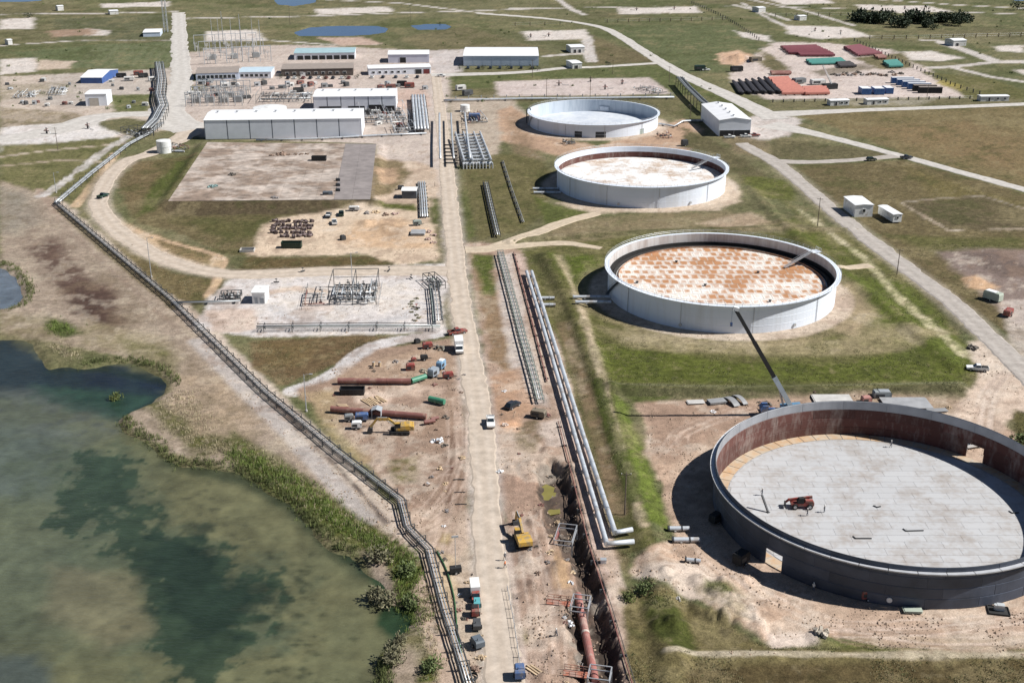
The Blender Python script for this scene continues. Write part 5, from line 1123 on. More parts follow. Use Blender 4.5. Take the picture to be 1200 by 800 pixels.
# ------------------------------------------------------------------ trees
LEAF = {}
def leaf_mat(name, c):
    m = mat(name, c, .8, 0, .45, .5); return m
def tree(label, u, v, h, w_, m_, seed, name='tree', cat='tree', group=None, leaves=420, trunk=True, p=None):
    p = p or G(u, v); r0 = random.Random(seed); t = thing(name, label, cat, p, 0, group)
    m = MB(); m.tube([(0,0,-.3),(.1,.05,h*.25),(.0,.1,h*.5)], h*.03+.05, 7, True, h*.012)
    lobes = []
    for k in range(7):
        a = r0.random()*6.28; q = w_*.33*r0.random()**.6; z = h*r0.uniform(.3, .72); lobes.append((q*math.cos(a), q*math.sin(a), z, w_*r0.uniform(.22, .36)))
        m.tube([(0, .05, h*.32), (q*.5*math.cos(a), q*.5*math.sin(a), z*.8), (q*math.cos(a), q*math.sin(a), z)], h*.012+.02, 5, True, .02)
    m.build('trunk', WOOD, t); m = MB()
    for k in range(leaves):
        lx_, ly_, lz, lr = lobes[r0.randrange(len(lobes))]; d = Vector((r0.gauss(0, 1), r0.gauss(0, 1), r0.gauss(0, .8))).normalized()*lr*r0.uniform(.55, 1.08); c = Vector((lx_, ly_, lz))+d; c.z = max(c.z, h*.06)
        s = w_*r0.uniform(.035, .075); a = Vector((r0.gauss(0, 1), r0.gauss(0, 1), r0.gauss(0, 1))).normalized(); b_ = a.cross(d.normalized()+Vector((.1, .2, .3))).normalized(); a = b_.cross(a).normalized()
        m.add([c-a*s, c-b_*s*.6, c+a*s, c+b_*s*.6], [(0, 1, 2, 3)])
    m.build('crown', m_, t); return t
LEAFD = leaf_mat('dark_foliage', (.022,.038,.014)); LEAFM = leaf_mat("mid_foliage", (.10,.13,.04)); LEAFG = leaf_mat("grey_scrub", (.145,.135,.075)); LEAFY = leaf_mat('yellow_green_scrub', (.10,.12,.03))
# ================================================================== placements: pipelines and racks
def rd(u1, v1, u2, v2): return heading(P(u1, v1), P(u2, v2))
rackp = [(-.75, .1, .16, PIPED), (-.25, .05, .12, PIPES), (.25, .0, .12, PIPES), (.75, .1, .15, PIPED)]
pipe_run('pipe_rack', 'long low rack of grey pipes running along the lake bank down to the bottom edge', 'pipe rack', [(66,240),(130,294),(200,353),(255,407),(312,463),(395,532),(470,590),(478,622),(503,648),(510,676),(522,720),(536,762),(552,815)], rackp, 5.0, 'frame', 2.0, 1.1)
pipe_run('pipe_rack', 'short rack of pale pipes from the lakeside bend up to the white upright tank', 'pipe rack', [(67,240),(108,205),(150,172),(176,158),(190,146)], [(-1.0,0,.22,PIPES),(-.3,0,.2,PIPEG),(.4,0,.24,PIPES),(1.0,0,.2,PIPEG)], 8, 'frame', 3, 1.2)
pipe_run('pipe_rack', 'raised grey pipe rack beside the plant road bend, in the upper left', 'pipe rack', [(172,160),(184,148),(192,132),(188,118),(190,100),(187,80)], [(-2.4,0,.3,PIPEG),(-1.4,0,.3,PIPED),(-.4,0,.3,PIPES),(.6,0,.3,PIPEG),(1.6,0,.3,PIPES),(2.4,0,.3,PIPED)], 9, 'tall', 6, 4.2)
pipe_run('pipe_rack', 'dense grey-green pipe rack between the main road and the paired white pipelines', 'pipe rack', [(586,299),(600,352),(612,398),(624,440),(633,474)], [(-.75,.1,.15,GRNG),(-.3,.35,.12,PIPES),(.2,0,.14,PIPEG),(.75,.1,.14,GRNG)], 3.0, 'frame', 2.1, 1.3, supmat=GRNG)
pipe_run('pipe_rack', 'narrow dark pipe rack ending short of the sandy tank track', 'pipe rack', [(569,217),(575,245),(583,279)], [(-.8,0,.25,PIPED),(0,.1,.2,PIPES),(.7,0,.22,PIPEG)], 4, 'frame', 2.4, 1.2)
pipe_run('pipe_run', 'thin dark pipe line on the grass left of the second tank', 'pipe line', [(588,190),(598,222),(612,262)], [(0,0,.22,PIPED),(.7,0,.14,PIPEG)], 8, 'sleeper', 1.6, .6)
pipe_run('pipe_run', 'thin brown pipe between the dense rack and the white pipelines', 'pipe line', [(602,297),(616,350),(629,400),(641,448)], [(0,0,.2,OXIDE)], 7, 'sleeper', 1.2, .45)
pipe_run('pipe_run', 'long thin oxide-red pipe running beside the trench to the bottom edge', 'pipe line', [(654,495),(672,566),(690,640),(714,714),(740,800),(747,825)], [(0,0,.12,OXIDE),(.5,0,.07,PIPED)], 9, 'sleeper', 1.3, .4)
pipe_run('pipe_rack', 'straight rack of grey pipes along the near edge of the white gravel pad', 'pipe rack', [(301,388),(360,387),(440,386.5),(516,387)], [(-1.0,.0,.16,PIPEG),(-.4,.5,.14,PIPES),(.3,0,.2,GRNG),(1.0,.5,.12,PIPED)], 7.5, 'frame', 2.6, 1.3, supmat=DKSTEEL)
pipe_run('pipe_rack', 'short upright pipe rack at the right end of the gravel pad, beside the main road', 'pipe rack', [(513,382),(511,360),(508,338)], [(-1.3,.6,.25,PIPED),(-.3,0,.16,PIPES),(.5,0,.16,PIPEG),(1.2,0,.16,GRNG)], 4, 'frame', 3.2, 1.6)
pipe_run('pipe_rack', 'row of pale pipes running from the small control shed toward the main road', 'pipe rack', [(497,256),(496,236),(494,215)], [(-1.2,0,.3,PIPES),(-.3,0,.3,PIPEW),(.6,0,.3,PIPES),(1.4,0,.24,PIPEG)], 5, 'sleeper', 4, .8)
pipe_run('pipe_rack', 'bank of five thick white pipes at the end of the second white building', 'pipe rack', [(494,157),(492,136),(490,117)], [(-3.2,0,.65,PIPEW),(-1.6,0,.65,PIPEW),(0,0,.65,PIPEW),(1.6,0,.65,PIPEW),(3.2,0,.65,PIPEW)], 9, 'tall', 8.4, 2.6)
pipe_run('pipe_run', 'pale pipe line across the front of the long white building', 'pipe line', [(300,166),(380,164),(432,161),(500,158)], [(0,0,.4,PIPEW),(1.1,0,.3,PIPEG)], 9, 'sleeper', 2.4, .8)
pipe_run('pipe_run', 'white horizontal pipe behind the farthest tank', 'pipe line', [(520,120),(600,118),(700,117),(790,116)], [(0,0,.5,PIPEW),(1.4,0,.4,PIPEW)], 14, 'sleeper', 3, 1.0)
pipe_run('pipe_rack', 'raised grey pipe bridge stepping down to the white gabled building on the right', 'pipe rack', [(796,100),(806,112),(822,128),(832,136)], [(-1.6,0,.35,PIPEG),(-.5,0,.35,PIPES),(.6,0,.35,PIPED),(1.6,0,.35,PIPEG)], 8, 'tall', 5, 5)
pipe_run('pipe_run', 'white pipe from the farthest tank to the gabled building', 'pipe line', [(772,147),(790,150),(800,144),(826,143)], [(0,0,.5,PIPEW)], 9, 'sleeper', 2, .9)
pipe_run('pipe_run', 'green hose line lying beside the pipe rack near the bottom edge', 'hose', [(512,646),(523,668),(532,700),(536,740),(541,765)], [(0,0,.14,paint_('hose_green',(.04,.12,.05)))], 12, 'sleeper', .8, .2, smooth=4)
# paired white pipelines with saddles, bands and an elbow
def pipeline(label, pts, elbow, r_=.52):
    z = 1.25; w = np.array([P(u, v, z)[:2] for u, v in pts]); o0 = w[0]; t = thing('pipeline', label, 'pipeline', (o0[0], o0[1], 0)); wd_ = dense(w, 12.2)
    for i in range(len(wd_)-1):
        a, b2 = wd_[i]-o0, wd_[i+1]-o0; d = (b2-a)/np.hypot(*(b2-a)); m = MB(); m.tube([(*(a+d*.03), z), (*(b2-d*.03), z)], r_, 16); m.build('pipe_section', PIPEW, t, False)
        m = MB(); m.tube([(*(b2-d*.12), z), (*(b2+d*.12), z)], r_+.06, 16); m.build('flange', PIPES, t)
    sm = MB(); sm.box((0, 0, .35), (.4, 1.5, .7)); sm.box((0, 0, .85), (.3, 1.1, .5)); sm = sm.mesh('saddle', CONC)
    for a, b2, hd in along(w, 9): o = obj('saddle', sm, t); o.location = (a-o0[0], b2-o0[1], 0); o.rotation_euler = (0, 0, hd)
    e = P(*elbow, z); a = w[-1]-o0; m = MB(); d = Vector((e.x-o0[0]-a[0], e.y-o0[1]-a[1], 0)); pv = wd_[-2]-wd_[-1]; pv = Vector((pv[0], pv[1], 0)).normalized()
    c0 = Vector((*a, z)); dn = d.normalized(); m.tube([c0+pv*1.2, c0+pv*.45+dn*.12, c0+dn*.5+pv*.08, c0+dn*1.2, c0+d], r_, 14); m.build('elbow', PIPEW, t, True)
    return t
pipeline('left of the two thick white pipelines running down the corridor to an open elbow', [(617,318),(642,402),(673,508),(711,637)], (743,634))
pipeline('right of the two thick white pipelines, ending in a short capped elbow', [(623,318),(649,400),(683,508),(721,624)], (741,620))
for i, (u1, u2, v, r_, lb) in enumerate(((634,650,349,.5,'upper white branch pipe off the paired pipelines beside the middle tank'), (633,651,357,.5,'lower white branch pipe off the paired pipelines beside the middle tank'),
      (672,716,351.5,.5,'upper of two white inlet pipes at the shaded left foot of the rusted-roof tank'), (675,716,358,.5,'lower of two white inlet pipes at the shaded left foot of the rusted-roof tank'),
      (625,657,221,.5,'upper of two white inlet pipes at the left foot of the white-roofed tank'), (626,657,225.5,.5,'lower of two white inlet pipes at the left foot of the white-roofed tank'),
      (784,808,619,.5,'shorter upper white pipe stub lying by the shadow of the bare steel tank'), (789,820,632,.52,'longer lower white pipe stub lying by the shadow of the bare steel tank'), (804,821,655,.4,'grey pipe offcut on the pale soil below the two white stubs'))):
    a, b2 = P(u1, v, .6), P(u2, v, .6); L = (b2-a).length; t = thing('inlet_pipe' if i not in (6,7,8) else 'pipe_stub', lb, 'pipe', (a.x, a.y, gz(a.x, a.y)), heading(a, b2)+(-.2 if i == 8 else 0)); m = MB(); m.tube([(0,0,.6),(L,0,.6)], r_, 14); m.build('pipe', PIPEW, t)
    m = MB(); m.tube([(-.25,0,.6),(.1,0,.6)], r_+.12, 14); m.tube([(L*.6,0,.6),(L*.6+.25,0,.6)], r_+.1, 14); m.build('flange', DKSTEEL if i > 5 else PIPES, t); m = MB(); m.box((L*.3,0,.15),(.4,1.2,.3)); m.build('saddle', CONC, t)
# trench pipe and shoring
TRP = mat('trench_pipe_coat', (.30,.12,.10), .6, 0, .15, .5, wear=(.36,.24,.2), wamt=.25)
a, b2, c_ = P(677,697,-1.3), P(686,742,-1.3), P(698,800,-1.3); t = thing('trench_pipe', 'thick oxide-red pipe lying in the open trench near the bottom edge', 'pipe', (a.x, a.y, -2.4)); m = MB(); m.tube([(0,0,1.1), b2-a+Vector((0,0,1.1))], .74, 16); m.build('pipe_section', TRP, t, False)
m = MB(); m.tube([b2-a+Vector((0,0,1.1)), c_-a+Vector((0,0,1.1))], .74, 16); m.build('pipe_section', TRP, t, False); d = (b2-a).normalized(); m = MB(); m.tube([b2-a-d*.3+Vector((0,0,1.1)), b2-a+d*.3+Vector((0,0,1.1))], .78, 16); m.build('weld_band', mat('band_cream',(.5,.42,.36),.6), t)
def shoring(label, u, v, w_, d_, plat):
    p = P(u, v); t = thing('trench_shoring', label, 'trench frame', (p.x, p.y, 0), rd(690,640,676,690)+math.pi/2); m = MB()
    for sx in (0, w_):
        for sy in (0, d_): m.bar((sx, sy, -2.6), (sx, sy, 1.1), .2)
    for z in (.1, 1.1):
        m.bar((0,0,z),(w_,0,z),.16); m.bar((0,d_,z),(w_,d_,z),.16); m.bar((0,0,z),(0,d_,z),.16); m.bar((w_,0,z),(w_,d_,z),.16)
    m.build('frame', GALV, t)
    if plat:
        m = MB(); m.box((-plat/2, d_/2, .18), (plat, 1.7, .12)); m.build('walkway', ORANGE_P, t); m = MB()
        for k in range(5): x0 = -plat*k/4; m.bar((x0, d_/2-.85, .2), (x0, d_/2-.85, 1.2), .07); m.bar((x0, d_/2+.85, .2), (x0, d_/2+.85, 1.2), .07)
        for z in (.7, 1.2): m.bar((0,d_/2-.85,z),(-plat,d_/2-.85,z),.07); m.bar((0,d_/2+.85,z),(-plat,d_/2+.85,z),.07)
        m.build('guard_rail', ORANGE_P, t)
    else: m = MB(); m.bar((-.1,0,.1),(-.1,d_,.1),.3); m.bar((-.1,0,-.9),(-.1,d_,-.9),.3); m.build('side_rail', RED, t)
    return t
shoring('grey trench frame with a red side rail beside the yellow excavator in the trench cut', 649, 638, 3.6, 6.5, 0)
shoring('trench frame with an orange walkway at the far end of the red trench pipe', 668, 716, 3.2, 4.0, 4.6); shoring('trench frame with an orange walkway at the near end of the red trench pipe', 688, 800, 3.6, 3.6, 4.2)
# ================================================================== machines by the trench and on the laydown
hd = rd(573,640,562,490)
excavator('yellow excavator digging at the trench beside the main road', P(612,636), hd+.1, .05, ((.6,1.8),(6.4,3.2),(7.4,1.0),(7.2,-.1)), YEL)
excavator('yellow excavator parked in front of the long brown pipes', P(469,507), math.pi, .05, ((.6,1.8),(5.2,3.6),(7.0,1.6),(7.0,.3)), YEL)
pickup('white pickup driving on the main road beside the open trench corridor', P(575,497,.16), hd+math.pi, WHITE_P)
box_truck('white box truck parked at the edge of the main road', P(538,411), rd(547,400,534,310)+math.pi, WHITE_P, WHITE_P)
box_truck('small truck with white box and red cab parked by the road near the bottom edge', P(557,698), hd+math.pi+.05, WHITE_P, RED).scale = (.72, .72, .72)
car('dark car parked on the dirt right of the white pickup', P(601,477), .9, paint_('charcoal',(.03,.032,.04),.3))
machine('tank_trailer', 'brown box-shaped tank trailer at the end of the grey-green rack', 'trailer', P(631,489), -.35, (3.6,2.0,1.5), mat('brown_tarp',(.17,.14,.10),.8))
def long_pipe(name, label, a, b2, r_, m_, blocks=4, z=None, cut=0):
    A_, B_ = P(*a), P(*b2); L = (B_-A_).length; t = thing(name, label, 'pipe', A_, heading(A_, B_)); z = z or r_+.3; n_ = max(1, cut or 1)
    for k in range(n_): m = MB(); m.tube([(L*k/n_+.02,0,z),(L*(k+1)/n_-.02,0,z)], r_, 18); m.build('pipe_section', m_, t)
    for k in range(blocks): m = MB(); m.box((L*(k+.5)/blocks,0,(z-r_)/2+.05),(.3,r_*1.8,z-r_+.1)); m.build('timber_block', WOOD, t)
    return t
long_pipe('long_pipe', 'long oxide-brown pipe with a green end section, upper of the two on the laydown', (396,450), (482,450.5), .72, OXIDE, 5, cut=3)
t = long_pipe('pipe_bend', 'glossy green pipe section joined to the end of the upper brown pipe', (482,450.5), (499,445), .74, GREENP, 1)
long_pipe('long_pipe', 'long oxide-brown pipe lying behind the parked yellow excavator', (388,483), (500,492), .72, OXIDE, 6, cut=3)
long_pipe('pipe_bend', 'short green pipe lying alone between the two brown pipes and the road', (503,471), (521,475), .72, GREENP, 1)
long_pipe('pipe_offcut', 'short red pipe offcut right of the yellow excavator', (497,498), (510,496), .5, OXIDE, 1); long_pipe('pipe_offcut', 'tiny red pipe offcut behind the short one', (505,494), (514,492), .4, OXIDE, 1)
dumpster('open_bin', 'long black open bin beside the left end of the upper brown pipe', 'bin', P(413,461), 0.0, (6.2,2.3,1.5), mat('bin_black',(.02,.022,.025),.5), 6)
t = thing('welding_tent', 'small grey welding shelter straddling the lower brown pipe', 'shelter', P(442,489), -.08); m = MB()
for s in (-1,1):
    for q in (-1,1): m.bar((s*1.1,q*1.1,0),(s*1.1,q*1.1,2.3),.08)
m.build('frame', GALV, t); m = MB(); m.prism([(-1.25,2.25),(0,2.7),(1.25,2.25),(1.25,2.33),(0,2.8),(-1.25,2.33)], -1.25, 1.25); m.box((-1.15,0,1.3),(.05,2.2,1.9)); m.box((1.15,.0,1.5),(.05,2.2,1.5)); m.build('canvas', mat('grey_canvas',(.33,.35,.37),.8), t)
machine('generator', 'blue tow-behind generator left of the parked excavator', 'generator', P(424,493), .1, (3.2,1.7,1.5), BLUE); machine('compressor', 'small white compressor in front of the blue generator', 'compressor', P(418,502), .05, (2.4,1.5,1.4), WHITE_P); machine('welder', 'grey welding set left of the blue generator', 'welder', P(409,493), .2, (2.2,1.4,1.2), PIPEG)
machine('pump', 'dark red pump set behind the upper brown pipe', 'pump', P(481,433), .1, (2.4,1.6,1.6), RED, False); machine('pump', 'small red engine set behind the dark red pump', 'pump', P(485,423), .3, (1.4,1.1,.9), RED, False); machine('welder', 'black welding machine left of the red tractor parts', 'welder', P(497,422), .2, (2.0,1.2,1.0), BLACK)
machine('compressor', 'red compressor nearest the white box truck on the laydown', 'compressor', P(525,443), .2, (2.8,1.4,1.2), RED); machine('tank_skid', 'blue and white rounded tank skid left of the box truck', 'tank', P(517,432), 1.2, (3.0,1.6,1.9), mat('sky_blue',(.20,.34,.48),.45), True, WHITE_P)
machine('compressor', 'grey compressor at the end of the green pipe', 'compressor', P(508,441), 1.0, (2.8,1.9,1.9), mat('grey_blue',(.30,.34,.38),.5)); machine('tractor', 'red tow tractor near the top of the laydown', 'tractor', P(501,408), .2, (2.8,1.6,1.2), RED); machine('trencher', 'dark machine at the far edge of the laydown', 'machine', P(489,402), .6, (1.6,1.0,1.2), BLACK, False)
heap('scrap_heap', 'grey scrap heap beside the red tow tractor', 'scrap', P(515,409), 1.8, 1.2, mat('scrap',(.18,.17,.14),.8), 3); heap('scrap_heap', 'pale scrap heap behind the upper brown pipe', 'scrap', P(497,435), 1.4, .8, mat('pale_scrap',(.36,.32,.25),.8), 5)
heap('plastic_heap', 'crumpled white plastic sheeting on the dirt in front of the parked excavator', 'debris', P(513,517), 1.9, 1.0, PLAST, 9, .3); heap('debris_heap', 'small pale debris heap beside the white pickup', 'debris', P(591,498), 1.2, .7, mat('pale_rag',(.5,.42,.36),.8), 12)
for u, lb in ((438,'left of two tan drums behind the upper brown pipe'),(445,'right of two tan drums behind the upper brown pipe')):
    t = thing('drum', lb, 'drum', P(u,429)); m = MB(); m.lathe([(.001,0),(.42,0),(.42,.5),(.45,.52),(.42,.55),(.42,1.25),(.001,1.25)], 14); m.build('body', LUMBER, t); m = MB(); m.lathe([(.001,1.26),(.36,1.26)], 14); m.build('lid', GALV, t)
def lumber(label, p, rz, seed, n_=7, L=4.0, group=None):
    t = thing('timber_pile', label, 'timber', p, rz, group); r0 = random.Random(seed); bm_ = MB().box((0,0,0),(L,.3,.2)).mesh('timber', LUMBER)
    for k in range(n_): o = obj('timber', bm_, t); o.location = (r0.uniform(-.3,.3),(k-n_/2)*.55,.15); o.rotation_euler = (0,0,r0.gauss(0,.08))
lumber('spread of sawn timbers on sandy soil between the two brown pipes', P(437,470), 2.2, 4, 9, 4.5); lumber('small stack of timbers at the left end of the lower brown pipe', P(402,475), .1, 6, 3, 2.4); lumber('timbers on the dirt between the road and the trench near the bottom edge', P(624,786), 2.3, 8, 3, 3)
# along the road, near the bottom edge
machine('generator', 'teal generator behind the small red-cab truck', 'generator', P(559,711), hd, (2.0,1.2,1.1), TEAL); machine('pump', 'black and red pump set in front of the teal generator', 'pump', P(557,721), hd, (2.0,1.3,1.3), RED, True, BLACK); machine('light_tower', 'dark grey towed engine set between the pump set and the covered dish', 'machine', P(559,736), hd, (2.4,1.4,1.0), PIPED)
machine('covered_trailer', 'slate grey covered trailer on the verge left of the main road', 'trailer', P(560,757), hd+.4, (2.4,1.7,1.2), mat('slate_cover',(.10,.12,.14),.6)); machine('compressor', 'blue compressor at the right edge of the main road, bottom of picture', 'compressor', P(609,793,.16), hd, (2.4,1.7,1.5), BLUE, True, BLUE)
heap('debris_heap', 'yellow and tan debris on the verge below the slate trailer', 'debris', P(563,770), 1.1, .5, LUMBER, 21); heap('debris_heap', 'pile of fittings on the verge near the bottom edge', 'debris', P(558,784), 1.2, .5, mat('rust_fit',(.22,.15,.11),.8), 22)
t = thing('hose_coil', 'coil of black hose on the verge at the bottom edge', 'hose', P(554,794)); [MB().lathe([(.8,.1+.16*k),(.88,.18+.16*k),(.8,.26+.16*k),(.72,.18+.16*k)], 24, closed=True).build('coil', BLACK, t) for k in range(3)]
t = thing('light_tower', 'portable light tower with thin mast on the dirt left of the main road', 'light tower', P(534,671), .2); m = MB(); m.box((0,0,.9),(2.2,1.2,1.0)); m.build('housing', BLACK, t); m = MB(); m.cyl((0,0,1.4),.07,6.6,6); m.build('mast', GALV, t); m = MB(); m.box((0,0,8.0),(1.3,.2,.4)); m.build('lamp_bank', GALV, t); put_wheels(t,(0,),.7,.35)
fence('thin temporary rail fence along the right edge of the main road near the bottom', [(594,690),(600,720),(604,745),(612,800)], 2.5, 1.2, GALV)
for k,(u,v) in enumerate(((538,562),(539,577),(540.5,591))):
    a = P(u,v); t = thing('steel_bar', ('uppermost','middle','lowest')[k]+' of three dark bars laid across the dirt left of the main road', 'bar', a, .02); m = MB(); m.bar((-1.2,0,.15),(1.2,0,.15),.14); m.build('bar', DKSTEEL, t); m = MB(); m.box((-1.0,0,.05),(.3,.4,.12)); m.box((1.0,0,.05),(.3,.4,.12)); m.build('block', WOOD, t)
lp = light_pole
lp('grey light pole on the grass inside the bend of the perimeter road', 177.5, 325, 13.5); lp('light pole behind the piping frame on the gravel pad', 414, 352, 15.5); lp('light pole beside the lakeside bend of the pipe rack', 66, 226, 8.5); lp('thin light pole beside the lakeside rack above the brown pipes', 359, 482, 10)
utility_pole('lone dark utility pole on the grass left of the bare steel tank', 732, 603, 10); utility_pole('utility pole in the grass behind the rusted-roof tank', 958, 265, 11); utility_pole('utility pole at the turn-off on the right tank road', 1051, 322, 9); utility_pole('crossarm utility pole at the white gravel lane on the far left', 68, 176, 11)
for k,(u,v,h,lb) in enumerate(((624,91,11,'behind the parked cars of the far shed'),(640.5,114,11,'at the left of the pink well pad'),(691.5,115,12,'in the middle of the pink well pad edge'),(784,99,11,'at the right end of the pink well pad'),(808.5,142,9,'left of the white gabled building'),(718,87,9,'on the green strip behind the pink well pad'),(340,30,16,'left of the far blue pond'),(481,26,14,'right of the far blue pond'),(1086,116,8,'behind the pipe yard by the long trailer'))):
    utility_pole('dark pole standing '+lb, u, v, h, group='poles in the middle distance')
# ================================================================== crane and goods behind the nearest tank
cx, cy = 67.0, 259.5; t = thing('mobile_crane', 'mobile crane behind the bare steel tank with its long dark boom raised', 'crane', (cx, cy, 0), math.pi)
m = MB(); m.box((0,0,1.1),(11,2.7,.7)); m.build('carrier', BLUE, t); put_wheels(t,(-4.4,-3.0,1.8,3.2,4.6),1.2,.62,.5); m = MB(); profile_body(m,[(4.4,1.4),(6.2,1.4),(6.3,2.2),(5.8,3.0),(4.4,3.0)],2.4,.1,2.6); m.build('cab', BLUE, t)
for s in (-1,1):
    for x0 in (-4.9,4.9): m = MB(); m.bar((x0,0,.9),(x0,s*3.2,.9),.35); m.cyl((x0,s*3.2,.02),.4,.9,10); m.build('outrigger', YEL, t)
m = MB(); profile_body(m,[(-3.6,1.5),(1.2,1.5),(1.2,2.6),(-3.6,3.1)],2.5,.1,2.8); m.build('superstructure', mat('crane_blue',(.12,.24,.36),.4), t)
tip = Vector((-(52.3-cx), -(257.2-cy), 28.8)); root = Vector((-1.0, 0, 2.8)); md = root.lerp(tip, .30); m = MB(); m.bar(root, md, 1.0, 1.15); m.build('boom_base', mat('crane_pale',(.42,.48,.52),.45), t); m = MB(); m.bar(root.lerp(tip,.29), root.lerp(tip,.66), .8, .95); m.bar(root.lerp(tip,.65), tip, .65, .8); m.build('boom', BLACK, t)
m = MB(); m.bar(tip+Vector((.5,0,.1)), tip+Vector((-.9,0,-.3)), .7, .9); m.build('boom_head', WHITE_P, t); m = MB(); m.bar(tip+Vector((.6,0,0)), tip+Vector((.6,0,-3.5)), .06); m.box(tip+Vector((.6,0,-4.0)), (.5,.4,.9)); m.build('hook_block', BLUE, t); m = MB(); m.bar(Vector((.5,0,2.2)), root.lerp(tip,.22), .4); m.build('lift_ram', GALV, t)
def flat_plates(label, p, rz, L, W, n_, m_, curve=0.0, name='plate_stack'):
    t = thing(name, label, 'steel plates', p, rz); r0 = random.Random(int(p.x*10)); m = MB(); k = 8
    for q in range(n_):
        vs = []; z0 = .25+q*.09; dx = r0.uniform(-.2,.2)
        for i in range(k+1):
            x0 = -L/2+L*i/k; z = z0+curve*(1-(2*i/k-1)**2)
            for yy in (-W/2, W/2): vs.append((x0+dx,yy,z)); vs.append((x0+dx,yy,z+.05))
        fs = []
        for i in range(k): a = i*4; fs += [(a,a+4,a+6,a+2),(a+1,a+3,a+7,a+5),(a,a+1,a+5,a+4),(a+2,a+6,a+7,a+3)]
        fs += [(0,2,3,1),(k*4,k*4+1,k*4+3,k*4+2)]; pm = MB().add(vs,fs); pm.build('plate', m_, t)
    m = MB(); [m.box((s*L*.35,0,.12),(.3,W*1.02,.24)) for s in (-1,1)]; m.build('dunnage', WOOD, t); return t
PLT = mat('plate_grey',(.36,.36,.36),.55,.3,.15,.5,objvar=.15); PLTL = mat('plate_pale',(.52,.50,.47),.6,.1,.15,.5,objvar=.1)
flat_plates('left of two curved grey shell plates on dunnage behind the bare tank', P(857,472), 1.95, 5.6, 1.7, 3, PLT, .7); flat_plates('right of two curved grey shell plates on dunnage behind the bare tank', P(867,470), 1.95, 5.6, 1.3, 3, PLT, .7)
flat_plates('pale flat sheet lying left of the curved shell plates', P(815,472), .1, 4.2, 2.2, 2, PLTL); flat_plates('stack of grey flat sheets just left of the curved shell plates', P(840,472), .25, 4.4, 2.4, 6, PLT)
flat_plates('wide pale plate stack behind the bare tank, left of the grey site box', P(975,469), .0, 9.5, 5.0, 4, PLTL); flat_plates('large grey plate stack behind the bare tank, right of the grey site box', P(1062,474), .0, 11.5, 6.5, 4, PLT)
flat_plates('small grey plate stack nearest the haul road behind the bare tank', P(1098,482), .1, 5, 1.8, 3, PLT); machine('site_box', 'low dark grey site box between the plate stacks behind the bare tank', 'container', P(1033,465), 0, (4.4,2.2,1.6), mat('site_grey',(.24,.26,.26),.6), False, PIPES)
machine('welder', 'red welding set beside the grey site box behind the bare tank', 'welder', P(1015,470), .1, (2.4,1.8,1.2), mat('faded_red',(.40,.20,.17),.6), False); heap('scrap_heap', 'dark scrap at the foot of the crane behind the bare tank', 'scrap', P(895,474), 2.0, .8, mat('dk_scrap',(.10,.085,.07),.8), 31); heap('scrap_heap', 'dark scrap beside the haul road at the corner of the green berm', 'scrap', P(1137,408), 2.2, 1.1, mat('dk_scrap',(.1,.085,.07),.8), 33)
pickup('white flatbed pickup parked beside the haul road by the corner of the green berm', P(1145,434), 2.9, WHITE_P, BLACK); pickup('white pickup outside the right-hand door opening of the bare tank', P(1137,524), .3, WHITE_P)
# inside and beside the nearest tank
fz = .22; t = thing('telehandler', 'red telehandler on the plate floor of the bare tank', 'telehandler', P(938,594,fz), math.pi)
m = MB(); profile_body(m,[(-2.6,.7),(2.0,.7),(2.2,1.1),(1.6,1.4),(-2.6,1.5)],1.7); m.build('chassis', RED, t); m = MB(); profile_body(m,[(-.4,1.3),(.9,1.3),(1.0,1.9),(.6,2.5),(-.4,2.55)],.85); m.v = [(a,b_+.45,c) for a,b_,c in m.v]; m.build('cab', BLACK, t); m = MB(); profile_body(m,[(-2.4,1.4),(-.6,1.4),(-.8,2.0),(-2.3,1.95)],.9); m.v=[(a,b_+.4,c) for a,b_,c in m.v]; m.build('bonnet', RED, t)
m = MB(); m.bar((-2.4,-.5,2.2),(2.6,-.5,1.5),.42,.5); m.bar((2.5,-.5,1.5),(3.2,-.5,.9),.3,.4); m.build('boom', RED, t); m = MB(); m.box((3.3,0,.75),(.12,1.6,.9)); [m.box((3.9,s*.45,.3),(1.2,.14,.08)) for s in (-1,1)]; m.build('fork', DKSTEEL, t); put_wheels(t,(-1.7,1.4),.95,.62,.42)
for k,(u,v,L,rz,lb) in enumerate(((1012,631,3.2,0.0,'dark steel angle lying on the floor near the front rim of the bare tank'),(1072,622,3.6,.05,'steel angle with a bent end on the right part of the bare tank floor'),(1030,594,.9,.4,'small dark tool heap in the middle of the bare tank floor'),(1190,601,1.4,.1,'rusty offcut at the right edge of the bare tank floor'))):
    t = thing('steel_angle', lb, 'steel bar', P(u,v,fz), rz); m = MB(); m.bar((-L/2,0,.12),(L/2,0,.12),.22,.16); m.build('bar', DKSTEEL, t); m = MB(); m.bar((-L/2,0,.1),(-L/2-.3,.9,.1),.2,.14); m.build('bent_end', DKSTEEL, t)
t = thing('leaning_beam', 'dark beam leaning against the inside of the front wall of the bare tank', 'steel bar', P(900,600,fz), 2.1); m = MB(); m.bar((0,0,.1),(2.2,0,3.0),.35,.35); m.build('beam', DKSTEEL, t); m = MB(); m.box((0,0,.05),(.6,.6,.1)); m.build('foot_plate', DKSTEEL, t)
person('worker in dark clothes standing just right of the red telehandler', P(966,600,fz), 2.8, SHIRT, {'step': .1}); person('worker in dark clothes at the near corner of the red telehandler', P(946,604,fz), 2.9, SHIRT, {'arm': .25,'reach': .2,'lift': .2}); person('worker standing alone on the tank floor left of the telehandler', P(893,580,fz), 2.5, SHIRT, {'step': .05})
